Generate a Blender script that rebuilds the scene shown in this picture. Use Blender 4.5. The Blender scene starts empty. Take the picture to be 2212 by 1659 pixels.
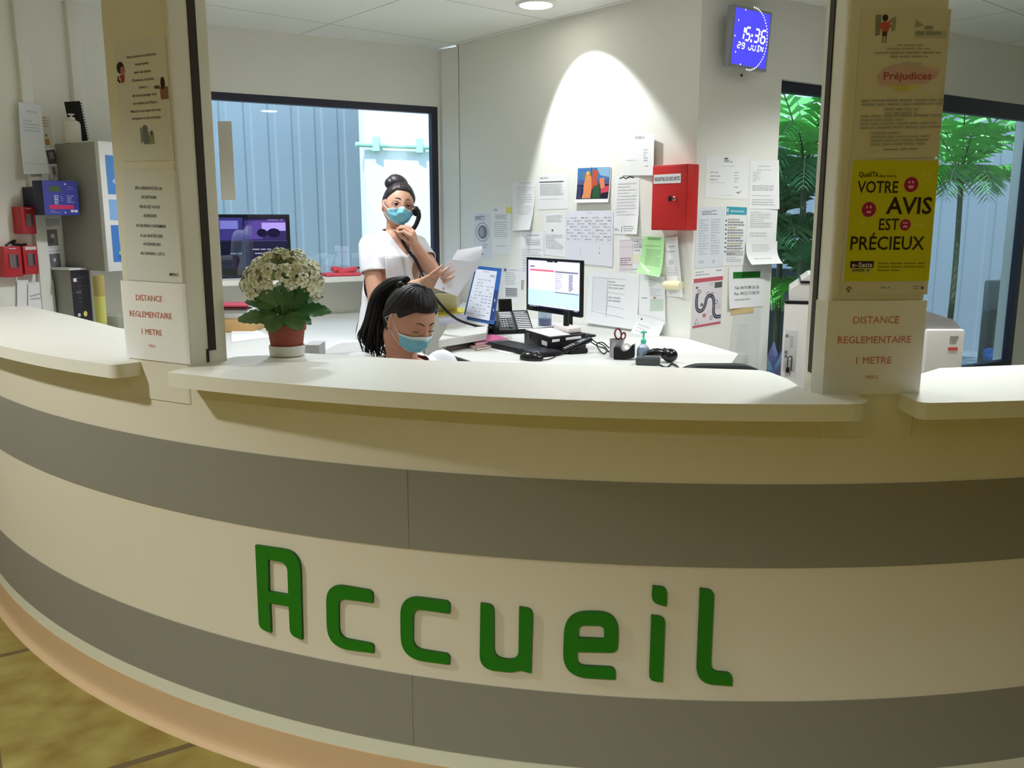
import bpy, bmesh, math, random
from math import sin, cos, tan, pi, radians, sqrt, atan2
from mathutils import Vector, Matrix, geometry, noise

# ------------------------------------------------------------------ camera, world, lights, exposure
SC = bpy.context.scene
COL = SC.collection
F, TH, CAMH = 1900.0, 0.1834, 1.48
cam_data = bpy.data.cameras.new('camera')
cam_data.sensor_fit = 'HORIZONTAL'
cam_data.sensor_width = 36.0
cam_data.lens = F / 2212 * 36.0
cam_data.clip_start = 0.05
cam = bpy.data.objects.new('camera', cam_data)
COL.objects.link(cam)
cam.location = (0, 0, CAMH)
cam.rotation_euler = (pi / 2 - TH, 0, 0)
SC.camera = cam
SC.view_settings.view_transform = 'Standard'
SC.view_settings.look = 'None'
SC.view_settings.gamma = 1.0
SC.view_settings.use_curve_mapping = False
SC.view_settings.exposure = 0.8
SC.cycles.use_denoising = True
SC.cycles.max_bounces = 8
SC.cycles.diffuse_bounces = 5
SC.cycles.transparent_max_bounces = 12
SC.cycles.sample_clamp_indirect = 6.0
SC.cycles.caustics_reflective = False
SC.cycles.caustics_refractive = False

world = bpy.data.worlds.new('daylight')
SC.world = world
world.use_nodes = True
wn = world.node_tree
wn.nodes.clear()
w_out = wn.nodes.new('ShaderNodeOutputWorld')
w_bg = wn.nodes.new('ShaderNodeBackground')
w_co = wn.nodes.new('ShaderNodeTexCoord')
w_sep = wn.nodes.new('ShaderNodeSeparateXYZ')
w_ramp = wn.nodes.new('ShaderNodeValToRGB')
w_ramp.color_ramp.elements[0].position = 0.0
w_ramp.color_ramp.elements[0].color = (0.80, 0.90, 1.0, 1)
w_ramp.color_ramp.elements[1].position = 1.0
w_ramp.color_ramp.elements[1].color = (0.42, 0.66, 1.0, 1)
wn.links.new(w_co.outputs['Generated'], w_sep.inputs[0])
wn.links.new(w_sep.outputs['Z'], w_ramp.inputs[0])
wn.links.new(w_ramp.outputs[0], w_bg.inputs[0])
wn.links.new(w_bg.outputs[0], w_out.inputs[0])
w_bg.inputs[1].default_value = 1.9

def add_sun(rot, strength, color, angle=0.01):
    d = bpy.data.lights.new('sun', 'SUN')
    d.energy, d.color, d.angle = strength, color, angle
    o = bpy.data.objects.new('sun', d)
    COL.objects.link(o)
    o.rotation_euler = rot
    return o
add_sun((radians(38), 0, radians(-12)), 3.8, (1.0, 0.96, 0.88))

CEIL = 2.61
# downlights: (x, y, watts, half cone, blend, colour)
LAMPS = [
    (0.127, 4.944, 40, 36, 0.22, (0.97, 1.0, 1.02), .035),     # the one in view, aimed at the side wall
    (0.10, 3.30, 26, 64, 0.6, (0.95, 1.0, 1.05), .08),
    (-0.95, 4.15, 72, 66, 0.6, (0.95, 1.0, 1.05), .08),
    (1.30, 2.75, 72, 62, 0.6, (0.95, 1.0, 1.05), .08),
    (-2.5, 1.60, 105, 66, 0.5, (0.97, 0.99, 0.97), .08),      # lobby, over the far end of the counter
    (-1.0, -0.9, 235, 68, 0.6, (0.98, 0.99, 0.96), .11),  # added out of view behind the viewer, fill for the lobby
    (1.5, -1.6, 130, 68, 0.6, (0.98, 0.99, 0.94), .11),  # second unseen fill, added for the lobby's ambient light
    (2.05, 4.10, 62, 66, 0.6, (0.97, 1.0, 1.0), .08),  # added out of view to brighten the clock wall
]

# ------------------------------------------------------------------ picture geometry
def ray(px, py):
    u, v = px - 1106.0, py - 829.5
    return Vector((u, F * cos(TH) - v * sin(TH), -(F * sin(TH) + v * cos(TH))))
def on_z(px, py, z):
    r = ray(px, py); t = (z - CAMH) / r.z
    return Vector((r.x * t, r.y * t, z))
def on_y(px, py, y):
    r = ray(px, py); t = y / r.y
    return Vector((r.x * t, y, CAMH + r.z * t))

class Wall:
    """A vertical wall plane: s runs along it, z is height, off is the distance out of it into the room."""
    def __init__(self, a, b):
        self.o = Vector((a[0], a[1])); d = Vector((b[0] - a[0], b[1] - a[1]))
        self.len = d.length; self.d = d.normalized()
        n = Vector((self.d.y, -self.d.x))
        if n.dot(-self.o) < 0: n = -n
        self.n = n
    def sz(self, px, py, off=0.0):
        r = ray(px, py)
        k = (self.o.dot(self.n) + off) / (r.x * self.n.x + r.y * self.n.y)
        p = Vector((r.x * k, r.y * k))
        return ((p - self.o).dot(self.d), CAMH + r.z * k)
    def P(self, s, z, off=0.0):
        q = self.o + self.d * s + self.n * off
        return Vector((q.x, q.y, z))
    def px(self, x, y, off=0.0):
        s, z = self.sz(x, y, off); return self.P(s, z, off)
    def M(self, s, z, off=0.0):
        """matrix: local x along the wall, local y up, local z out of the wall"""
        p = self.P(s, z, off)
        return Matrix(((self.d.x, 0, self.n.x, p.x), (self.d.y, 0, self.n.y, p.y), (0, 1, 0, p.z), (0, 0, 0, 1)))

def xy(px, py, z): 
    p = on_z(px, py, z); return (p.x, p.y)
C_LP = xy(950, 105, CEIL); C_RP = xy(985, 97, CEIL)
_w1 = xy(470, 55, CEIL)
_d = Vector((C_LP[0] - _w1[0], C_LP[1] - _w1[1]))
CORNER_L = (C_LP[0] - _d.x * 1.334, C_LP[1] - _d.y * 1.334)
W_BACK = Wall(CORNER_L, C_LP)
_s1 = xy(1370, 0, CEIL)
W_SIDE = Wall(C_RP, _s1)
_s, _z = W_SIDE.sz(1504, 350)
EDGE = W_SIDE.P(_s, 0).xy
W_SIDE = Wall(C_RP, EDGE)
_far = xy(2212, 101, CEIL)
W_CLOCK = Wall(EDGE, _far)
W_LEFT = Wall(CORNER_L, (CORNER_L[0] - 0.5, CORNER_L[1] - 0.866))
if W_LEFT.n.x < 0: W_LEFT.n = -W_LEFT.n

# counter front: an ellipse in plan
ECX, ECY, ER, EAX = 0.6095, 6.5223, 4.5936, 0.8147
def ell(phi, o=0.0):
    return Vector((ECX + (ER + o) * EAX * cos(phi), ECY + (ER + o) * sin(phi)))
def ell_n(phi):
    return Vector((cos(phi) / EAX, sin(phi))).normalized()
def ell_phi(x, y): return atan2(y - ECY, (x - ECX) / EAX)
PH0, PH1 = radians(-152.5), radians(-28)
_N = 4000
_arc = [0.0]; _pp = ell(PH0)
for i in range(1, _N + 1):
    q = ell(PH0 + (PH1 - PH0) * i / _N); _arc.append(_arc[-1] + (q - _pp).length); _pp = q
def phi_of_arc(s):
    lo, hi = 0, _N
    while hi - lo > 1:
        m = (lo + hi) // 2
        if _arc[m] <= s: lo = m
        else: hi = m
    t = (s - _arc[lo]) / max(1e-9, _arc[hi] - _arc[lo])
    return PH0 + (PH1 - PH0) * (lo + t) / _N
def arc_of_phi(phi):
    k = (phi - PH0) / (PH1 - PH0) * _N
    i = max(0, min(_N - 1, int(k))); return _arc[i] + (_arc[i + 1] - _arc[i]) * (k - i)
def face_at(px, py):
    """picture point -> (arc length, z) on the counter front"""
    r = ray(px, py)
    a, b = r.x / EAX, r.y
    cx, cy = ECX / EAX, ECY
    A = a * a + b * b; B = -2 * (a * cx + b * cy); Cc = cx * cx + cy * cy - ER * ER
    t = (-B - sqrt(max(0, B * B - 4 * A * Cc))) / (2 * A)
    return arc_of_phi(ell_phi(r.x * t, r.y * t)), CAMH + r.z * t
def face_P(s, z, off=0.0):
    ph = phi_of_arc(s); q = ell(ph) + ell_n(ph) * off
    return Vector((q.x, q.y, z))

# ------------------------------------------------------------------ materials
def lin(c):
    return tuple((x / 12.92 if x <= 0.04045 else ((x + 0.055) / 1.055) ** 2.4) for x in (v / 255.0 for v in c))
_M = {}
def mat(name, rgb, rough=0.55, metal=0.0, spec=0.5, emit=0.0, var=0.0, vscale=6.0, bump=0.0, bscale=120.0, trans=0.0, coat=0.0):
    """rgb in 0-255 sRGB; var/bump add noise variation"""
    if name in _M: return _M[name]
    m = bpy.data.materials.new(name); m.use_nodes = True
    nt = m.node_tree; b = nt.nodes['Principled BSDF']
    c = lin(rgb)
    b.inputs['Base Color'].default_value = (*c, 1)
    b.inputs['Roughness'].default_value = rough
    b.inputs['Metallic'].default_value = metal
    b.inputs['Specular IOR Level'].default_value = spec
    if trans: b.inputs['Transmission Weight'].default_value = trans
    if coat: b.inputs['Coat Weight'].default_value = coat
    if emit:
        b.inputs['Emission Color'].default_value = (*c, 1); b.inputs['Emission Strength'].default_value = emit
    if var or bump:
        co = nt.nodes.new('ShaderNodeTexCoord')
    if var:
        n = nt.nodes.new('ShaderNodeTexNoise'); n.inputs['Scale'].default_value = vscale; n.inputs['Detail'].default_value = 4
        mx = nt.nodes.new('ShaderNodeMix'); mx.data_type = 'RGBA'
        mx.inputs['A'].default_value = (*[max(0, x * (1 - var)) for x in c], 1)
        mx.inputs['B'].default_value = (*[min(1, x * (1 + var)) for x in c], 1)
        nt.links.new(co.outputs['Object'], n.inputs['Vector']); nt.links.new(n.outputs['Fac'], mx.inputs['Factor'])
        nt.links.new(mx.outputs['Result'], b.inputs['Base Color'])
    if bump:
        n2 = nt.nodes.new('ShaderNodeTexNoise'); n2.inputs['Scale'].default_value = bscale
        bp = nt.nodes.new('ShaderNodeBump'); bp.inputs['Strength'].default_value = bump; bp.inputs['Distance'].default_value = 0.002
        nt.links.new(co.outputs['Object'], n2.inputs['Vector']); nt.links.new(n2.outputs['Fac'], bp.inputs['Height'])
        nt.links.new(bp.outputs['Normal'], b.inputs['Normal'])
    _M[name] = m
    return m
def ink(rgb, rough=0.7): return mat('ink_%02x%02x%02x' % tuple(int(v) for v in rgb), rgb, rough, spec=0.2)
def glass_mat(name, tint, gloss=0.08, rough=0.0):
    if name in _M: return _M[name]
    m = bpy.data.materials.new(name); m.use_nodes = True; nt = m.node_tree; nt.nodes.clear()
    out = nt.nodes.new('ShaderNodeOutputMaterial'); tr = nt.nodes.new('ShaderNodeBsdfTransparent'); gl = nt.nodes.new('ShaderNodeBsdfGlossy')
    mx = nt.nodes.new('ShaderNodeMixShader'); lw = nt.nodes.new('ShaderNodeLayerWeight'); ad = nt.nodes.new('ShaderNodeMath'); ad.operation = 'ADD'
    lw.inputs['Blend'].default_value = 0.5; ad.inputs[1].default_value = gloss; ad.use_clamp = True
    pw = nt.nodes.new('ShaderNodeMath'); pw.operation = 'POWER'; pw.inputs[1].default_value = 4.0; nt.links.new(lw.outputs['Facing'], pw.inputs[0])
    tr.inputs[0].default_value = (*lin(tint), 1); gl.inputs['Roughness'].default_value = rough
    nt.links.new(pw.outputs[0], ad.inputs[0]); nt.links.new(ad.outputs[0], mx.inputs[0])
    nt.links.new(tr.outputs[0], mx.inputs[1]); nt.links.new(gl.outputs[0], mx.inputs[2]); nt.links.new(mx.outputs[0], out.inputs[0])
    _M[name] = m
    return m

# ------------------------------------------------------------------ mesh building
class MB:
    """collects shapes (world coordinates) and links them as ONE mesh object"""
    def __init__(self): self.v, self.f, self.mi, self.sm, self.mats = [], [], [], [], []
    def slot(self, m):
        if m not in self.mats: self.mats.append(m)
        return self.mats.index(m)
    def add(self, vs, fs, m, smooth=False):
        k = len(self.v); s = self.slot(m)
        self.v.extend(Vector(p) for p in vs)
        for f in fs: self.f.append([i + k for i in f]); self.mi.append(s); self.sm.append(smooth)
        return self
    def box(self, lo, hi, m, M=None, bev=0.0):
        (a, b, c), (d, e, f) = lo, hi
        if bev > 0:
            return self.rbox(lo, hi, m, M, bev)
        vs = [(a, b, c), (d, b, c), (d, e, c), (a, e, c), (a, b, f), (d, b, f), (d, e, f), (a, e, f)]
        if M is not None: vs = [M @ Vector(p) for p in vs]
        return self.add(vs, [(0, 3, 2, 1), (4, 5, 6, 7), (0, 1, 5, 4), (1, 2, 6, 5), (2, 3, 7, 6), (3, 0, 4, 7)], m)
    def rbox(self, lo, hi, m, M=None, bev=0.004, seg=2):
        bm = bmesh.new()
        bmesh.ops.create_cube(bm, size=1.0)
        s = [h - l for l, h in zip(lo, hi)]; c = [(h + l) / 2 for l, h in zip(lo, hi)]
        for v in bm.verts: v.co = Vector((v.co.x * s[0] + c[0], v.co.y * s[1] + c[1], v.co.z * s[2] + c[2]))
        bmesh.ops.bevel(bm, geom=list(bm.edges), offset=min(bev, min(s) * 0.49), segments=seg, affect='EDGES', profile=0.5)
        return self.bm(bm, m, M, smooth=True)
    def bm(self, bm, m, M=None, smooth=False):
        bm.verts.index_update()
        vs = [(M @ v.co) if M is not None else v.co.copy() for v in bm.verts]
        fs = [[v.index for v in f.verts] for f in bm.faces]
        bm.free()
        return self.add(vs, fs, m, smooth)
    def lathe(self, prof, m, M=None, seg=32, caps=True, smooth=True):
        """prof: list of (radius, height) about local z"""
        vs, fs = [], []
        n = len(prof)
        for r, h in prof:
            for k in range(seg):
                a = 2 * pi * k / seg; vs.append((r * cos(a), r * sin(a), h))
        for i in range(n - 1):
            for k in range(seg):
                k2 = (k + 1) % seg; fs.append((i * seg + k, i * seg + k2, (i + 1) * seg + k2, (i + 1) * seg + k))
        if caps:
            if prof[0][0] > 1e-6: fs.append(tuple(reversed(range(seg))))
            if prof[-1][0] > 1e-6: fs.append(tuple((n - 1) * seg + k for k in range(seg)))
        if M is not None: vs = [M @ Vector(p) for p in vs]
        return self.add(vs, fs, m, smooth)
    def tube(self, pts, r, m, seg=10, caps=True, flat=1.0):
        """r: number or list; flat squashes the section along its binormal"""
        pts = [Vector(p) for p in pts]; n = len(pts)
        rs = r if isinstance(r, (list, tuple)) else [r] * n
        vs, fs = [], []
        t0 = (pts[1] - pts[0]).normalized()
        up = Vector((0, 0, 1)) if abs(t0.z) < 0.9 else Vector((1, 0, 0))
        nx = t0.cross(up).normalized()
        for i, p in enumerate(pts):
            t = (pts[min(i + 1, n - 1)] - pts[max(i - 1, 0)]).normalized()
            nx = (nx - t * nx.dot(t)).normalized(); ny = t.cross(nx)
            for k in range(seg):
                a = 2 * pi * k / seg; vs.append(p + nx * cos(a) * rs[i] + ny * sin(a) * rs[i] * flat)
        for i in range(n - 1):
            for k in range(seg):
                k2 = (k + 1) % seg; fs.append((i * seg + k, i * seg + k2, (i + 1) * seg + k2, (i + 1) * seg + k))
        if caps:
            fs.append(tuple(reversed(range(seg)))); fs.append(tuple((n - 1) * seg + k for k in range(seg)))
        return self.add(vs, fs, m, True)
    def ball(self, c, r, m, M=None, seg=16, rings=10):
        vs, fs = [], []
        rx, ry, rz = r if isinstance(r, (tuple, list)) else (r, r, r)
        vs.append((0, 0, rz))
        for i in range(1, rings):
            a = pi * i / rings
            for k in range(seg): b = 2 * pi * k / seg; vs.append((rx * sin(a) * cos(b), ry * sin(a) * sin(b), rz * cos(a)))
        vs.append((0, 0, -rz))
        for k in range(seg):
            k2 = (k + 1) % seg
            fs.append((0, 1 + k, 1 + k2))
            for i in range(rings - 2): a0 = 1 + i * seg; fs.append((a0 + k, a0 + seg + k, a0 + seg + k2, a0 + k2))
            fs.append((1 + (rings - 2) * seg + k, len(vs) - 1, 1 + (rings - 2) * seg + k2))
        vs = [Vector(p) + Vector(c) for p in vs]
        if M is not None: vs = [M @ p for p in vs]
        return self.add(vs, fs, m, True)
    def extrude(self, loops, fn, d0, d1, m, side=None, smooth_side=False):
        """loops: 2-D outlines (first outer, rest holes); fn(x, y, d) -> point; d1 is the front"""
        tri = geometry.tessellate_polygon([[Vector((x, y, 0)) for x, y in L] for L in loops])
        flat = [p for L in loops for p in L]; n = len(flat)
        def area(t):
            (ax, ay), (bx, by), (cx, cy) = (flat[i] for i in t); return (bx - ax) * (cy - ay) - (cx - ax) * (by - ay)
        tri = [t if area(t) > 0 else tuple(reversed(t)) for t in tri if abs(area(t)) > 1e-14]
        vs = [fn(x, y, d1) for x, y in flat] + [fn(x, y, d0) for x, y in flat]
        self.add(vs, [tuple(t) for t in tri] + [tuple(i + n for i in reversed(t)) for t in tri], m)
        k = 0
        for li, L in enumerate(loops):
            c = len(L); A = sum(L[i][0] * L[(i + 1) % c][1] - L[(i + 1) % c][0] * L[i][1] for i in range(c))
            rev = (A < 0) ^ (li > 0)
            sv, sf = [], []
            for i in range(c): sv += [vs[k + i], vs[n + k + i]]
            for i in range(c):
                j = (i + 1) % c; q = (2 * i, 2 * i + 1, 2 * j + 1, 2 * j)
                sf.append(tuple(reversed(q)) if rev else q)
            self.add(sv, sf, side or m, smooth_side)
            k += c
        return self
    def build(self, name, parent=None, origin=None, autosmooth=40, **props):
        me = bpy.data.meshes.new(name)
        if origin is None and parent is None and self.v:
            lo = [min(p[i] for p in self.v) for i in range(3)]; hi = [max(p[i] for p in self.v) for i in range(3)]
            origin = Vector(((lo[0] + hi[0]) / 2, (lo[1] + hi[1]) / 2, lo[2]))
        off = Vector(origin) if parent is None else parent_loc(parent)
        me.from_pydata([p - off for p in self.v], [], self.f)
        for m in self.mats: me.materials.append(m)
        me.polygons.foreach_set('material_index', self.mi)
        me.polygons.foreach_set('use_smooth', self.sm)
        me.update()
        if any(self.sm): me.set_sharp_from_angle(angle=radians(autosmooth))
        o = bpy.data.objects.new(name, me); COL.objects.link(o)
        if parent is None: o.location = off
        else: o.parent = parent
        for k, v in props.items():
            if v is not None: o[k] = v
        return o
def parent_loc(p):
    v = Vector((0, 0, 0))
    while p is not None: v = v + p.location; p = p.parent
    return v
def thing(name, label, cat, loc=(0, 0, 0), group=None, kind=None):
    o = bpy.data.objects.new(name, None); COL.objects.link(o); o.location = loc; o.empty_display_size = 0.05
    if label: o['label'] = label
    if cat: o['category'] = cat
    if group: o['group'] = group
    if kind: o['kind'] = kind
    return o
def one(mb, name, label, cat, group=None, origin=None, autosmooth=40):
    return mb.build(name, None, origin, autosmooth, label=label, category=cat, group=group)
def struct(mb, name, parent=None): return mb.build(name, parent, kind='structure' if parent is None else None)
def bevel(o, w=0.004, seg=2, ang=35):
    b = o.modifiers.new('soft_edges', 'BEVEL'); b.width = w; b.segments = seg; b.limit_method = 'ANGLE'; b.angle_limit = radians(ang)
    return o

def round_poly(pts, seg=6):
    """[(x, y, radius)] -> outline with rounded corners"""
    out = []; n = len(pts)
    for i in range(n):
        x, y, r = pts[i]; p = Vector((x, y)); a = Vector(pts[i - 1][:2]) - p; b = Vector(pts[(i + 1) % n][:2]) - p
        if r <= 0: out.append((x, y)); continue
        la, lb = a.length, b.length; a.normalize(); b.normalize()
        ang = a.angle(b); t = min(r / max(1e-6, tan(ang / 2)), la * 0.499, lb * 0.499); 
        for k in range(seg + 1):
            q = k / seg
            s = p + a * t; e = p + b * t
            w = (1 - q) ** 2 * s + 2 * q * (1 - q) * p + q * q * e
            # lean the quadratic towards a circle
            out.append((w.x, w.y))
    return out
def smooth_path(pts, n=8):
    """Catmull-Rom through 3-D points"""
    P = [Vector(p) for p in pts]; out = []
    for i in range(len(P) - 1):
        p0, p1, p2, p3 = P[max(i - 1, 0)], P[i], P[i + 1], P[min(i + 2, len(P) - 1)]
        for k in range(n):
            t = k / n
            out.append(0.5 * ((2 * p1) + (p2 - p0) * t + (2 * p0 - 5 * p1 + 4 * p2 - p3) * t * t + (3 * p1 - p0 - 3 * p2 + p3) * t ** 3))
    out.append(P[-1]); return out

_T = {}
def text_shape(body, bold=0.0, shear=0.0):
    """filled letters as (2-D points with cap height about 0.7, faces, width)"""
    key = (body, bold, shear)
    if key in _T: return _T[key]
    cu = bpy.data.curves.new('lettering', 'FONT'); cu.body = body; cu.size = 1.0; cu.resolution_u = 2; cu.offset = bold; cu.shear = shear
    ob = bpy.data.objects.new('lettering', cu); COL.objects.link(ob)
    dg = bpy.context.evaluated_depsgraph_get(); me = bpy.data.meshes.new_from_object(ob.evaluated_get(dg))
    v = [(p.co.x, p.co.y) for p in me.vertices]; f = [tuple(p.vertices) for p in me.polygons]
    bpy.data.objects.remove(ob); bpy.data.curves.remove(cu); bpy.data.meshes.remove(me)
    w = max((x for x, y in v), default=0.0)
    _T[key] = (v, f, w); return _T[key]

# ------------------------------------------------------------------ surfaces of the room
M_WALL = mat('wall_paint', (234, 234, 226), 0.75, spec=0.25, var=0.02, vscale=2, bump=0.03, bscale=300)
M_LOBBY = mat('lobby_paint', (222, 214, 190), 0.75, spec=0.25, var=0.02, vscale=2)
M_WHITE = mat('white_laminate', (236, 235, 226), 0.38, spec=0.4)
M_FACE = mat('counter_paint', (222, 217, 200), 0.62, spec=0.3, var=0.015, vscale=3)
M_GREY = mat('grey_laminate', (142, 140, 131), 0.55, spec=0.3, var=0.02, vscale=4)
M_STRIP = mat('pale_strip', (222, 224, 208), 0.5)
M_PLINTH = mat('beige_vinyl', (208, 178, 140), 0.42, spec=0.4, var=0.03, vscale=5)
M_FRAME = mat('dark_frame', (36, 38, 58), 0.45)
M_BLACK = mat('black_plastic', (15, 15, 18), 0.45, spec=.3)
M_BLACK2 = mat('black_gloss', (14, 15, 18), 0.22)
M_DARK = mat('dark_rubber', (48, 42, 36), 0.8)
M_STEEL = mat('brushed_steel', (180, 180, 180), 0.35, metal=0.9)
M_PAPER = mat('paper', (236, 237, 238), 0.8, spec=0.2)
M_GLASS = glass_mat('window_glass', (232, 244, 250), 0.08)

# floor: ochre tiles with a brown joint
fm = mat('ochre_tiles', (172, 152, 74), 0.5, spec=0.35)
nt = fm.node_tree; bs = nt.nodes['Principled BSDF']
geo = nt.nodes.new('ShaderNodeNewGeometry')
ja, jb = on_z(432, 1603, 0), on_z(262, 1655, 0)
jd = (jb - ja).xy.normalized()
def math_node(op, a=None, b=None):
    n = nt.nodes.new('ShaderNodeMath'); n.operation = op
    for i, q in enumerate((a, b)):
        if q is None: continue
        if isinstance(q, (int, float)): n.inputs[i].default_value = q
        else: nt.links.new(q, n.inputs[i])
    return n.outputs[0]
def along(dx, dy, c):
    d = nt.nodes.new('ShaderNodeVectorMath'); d.operation = 'DOT_PRODUCT'
    d.inputs[1].default_value = (dx, dy, 0); nt.links.new(geo.outputs['Position'], d.inputs[0])
    return math_node('PINGPONG', math_node('SUBTRACT', d.outputs['Value'], c), 0.45)
j1 = along(-jd.y, jd.x, -jd.y * ja.x + jd.x * ja.y)
j2 = along(jd.x, jd.y, jd.x * ja.x + jd.y * ja.y + 0.5)
jm = math_node('LESS_THAN', math_node('MINIMUM', j1, j2), 0.013)
no = nt.nodes.new('ShaderNodeTexNoise'); no.inputs['Scale'].default_value = 9; no.inputs['Detail'].default_value = 8
nt.links.new(geo.outputs['Position'], no.inputs['Vector'])
cr = nt.nodes.new('ShaderNodeValToRGB')
cr.color_ramp.elements[0].position = 0.3; cr.color_ramp.elements[0].color = (*lin((130, 108, 48)), 1)
cr.color_ramp.elements[1].position = 0.7; cr.color_ramp.elements[1].color = (*lin((160, 148, 84)), 1)
nt.links.new(no.outputs['Fac'], cr.inputs[0])
mx = nt.nodes.new('ShaderNodeMix'); mx.data_type = 'RGBA'
mx.inputs['B'].default_value = (*lin((104, 88, 60)), 1)
nt.links.new(jm, mx.inputs['Factor']); nt.links.new(cr.outputs[0], mx.inputs['A']); nt.links.new(mx.outputs['Result'], bs.inputs['Base Color'])
b = MB(); b.add([(-7, -6, 0), (7, -6, 0), (7, 9, 0), (-7, 9, 0)], [(0, 1, 2, 3)], fm)
# courtyard beyond is lower ground, so the slab ends behind the back walls
struct(b, 'floor')

# raised floor behind the counter
M_VINYL = mat('grey_vinyl', (168, 168, 160), 0.5, var=0.05, vscale=20)
PLAT = 0.13

# ceiling: white tiles in a fine grid turned like the side wall
cm = mat('ceiling_tiles', (240, 241, 236), 0.85, spec=0.15)
nt = cm.node_tree; bs = nt.nodes['Principled BSDF']; geo = nt.nodes.new('ShaderNodeNewGeometry')
cp = on_z(1060, 74, CEIL)
g1 = along(W_SIDE.n.x, W_SIDE.n.y, W_SIDE.n.x * cp.x + W_SIDE.n.y * cp.y)
cq = on_z(1163, 39, CEIL)
g2 = along(W_SIDE.d.x, W_SIDE.d.y, W_SIDE.d.x * cq.x + W_SIDE.d.y * cq.y)
gm = math_node('LESS_THAN', math_node('MINIMUM', g1, g2), 0.0022)
mx = nt.nodes.new('ShaderNodeMix'); mx.data_type = 'RGBA'
mx.inputs['A'].default_value = (*lin((240, 241, 236)), 1); mx.inputs['B'].default_value = (*lin((120, 118, 108)), 1)
nt.links.new(gm, mx.inputs['Factor']); nt.links.new(mx.outputs['Result'], bs.inputs['Base Color'])

T = 0.14                                    # wall thickness
def wall_slab(w, name, s0, s1, holes=(), z1=CEIL, m=M_WALL):
    mb = MB(); loops = [[(s0, 0), (s1, 0), (s1, z1), (s0, z1)]]
    for a, b_, c, d in holes: loops.append([(a, b_), (a, d), (c, d), (c, b_)])
    mb.extrude(loops, lambda x, y, d: w.P(x, y, d), -T, 0.0, m)
    return struct(mb, name)
_frame_wall = lambda w, px, py: w.sz(px, py)
# back wall with the big window
wb_s1, wb_z1 = W_BACK.sz(945, 231)
wb_s0 = W_BACK.sz(392, 200)[0]
SILL_Z = 1.13
wall_slab(W_BACK, 'wall_back', -0.1, W_BACK.len + 0.02, [(wb_s0, SILL_Z - 0.03, wb_s1, wb_z1)])
wall_slab(W_SIDE, 'wall_side', 0.0, W_SIDE.len)
# boxed corner post between the two
mb = MB()
pa, pb = W_BACK.px(950, 300), W_SIDE.px(987, 300)
n2 = (W_BACK.n + W_SIDE.n).normalized()
loop = [(pa.x, pa.y), (pa.x + W_BACK.n.x * 0.05, pa.y + W_BACK.n.y * 0.05), (pb.x + W_BACK.n.x * 0.03, pb.y + W_BACK.n.y * 0.03), (pb.x, pb.y), (pb.x - n2.x * 0.12, pb.y - n2.y * 0.12), (pa.x - n2.x * 0.12, pa.y - n2.y * 0.12)]
mb.extrude([loop], lambda x, y, d: Vector((x, y, d)), 0.0, CEIL - 0.012, M_WALL)
struct(mb, 'trim_1')
# clock wall with its two windows
ck_s0, ck_z1 = W_CLOCK.sz(1689, 171)
ck_s1 = W_CLOCK.sz(1880, 200)[0]
ck2_s0, ck2_z1 = W_CLOCK.sz(2010, 216)[0], W_CLOCK.sz(2140, 217)[1]
ck2_s1 = W_CLOCK.sz(2236, 300)[0]
LOW = 0.45
wall_slab(W_CLOCK, 'wall_clock', 0.0, 4.2, [(ck_s0, LOW, ck_s1, ck_z1), (ck2_s0, LOW, ck2_s1, ck2_z1)])
wall_slab(W_LEFT, 'wall_left', -0.05, 6.0)
# lobby shell, out of frame
mb = MB(); mb.box((-6, -5.1, 0), (6.5, -5, CEIL), M_LOBBY); struct(mb, 'wall_lobby')
mb = MB(); mb.box((6.4, -5, 0), (6.5, 8.6, CEIL), M_LOBBY); struct(mb, 'wall_right')
mb = MB(); mb.box((-6.1, -5, 0), (-6.0, 1.0, CEIL), M_LOBBY); struct(mb, 'wall_far_left')
# ceiling outline follows the walls so that the courtyard stays open
pl = W_LEFT.P(6.0, 0); pc = CORNER_L; p1 = W_BACK.P(W_BACK.len, 0); p2 = EDGE; p3 = W_CLOCK.P(4.2, 0)
def push(w, p, k=T): return (p[0] - w.n.x * k, p[1] - w.n.y * k)
outl = [(-6.1, -5.1), (6.5, -5.1), (6.5, p3.y + 0.4), push(W_CLOCK, p3), push(W_CLOCK, p2, 0.1), push(W_BACK, p1), push(W_BACK, pc), push(W_LEFT, pc), push(W_LEFT, pl), (-6.1, pl.y + 0.2)]
mb = MB(); mb.extrude([outl], lambda x, y, d: Vector((x, y, d)), CEIL + 0.12, CEIL, cm); struct(mb, 'ceiling')
mb = MB()
inner = [(p.x, p.y) for p in [ell(PH0 + (PH1 - PH0) * k / 60, -0.12) for k in range(61)]]
mb.extrude([inner + [tuple(p3.xy), tuple(p2), tuple(p1.xy), tuple(pc)]], lambda x, y, d: Vector((x, y, d)), 0.0, PLAT, M_VINYL)
struct(mb, 'floor_platform')

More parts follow.
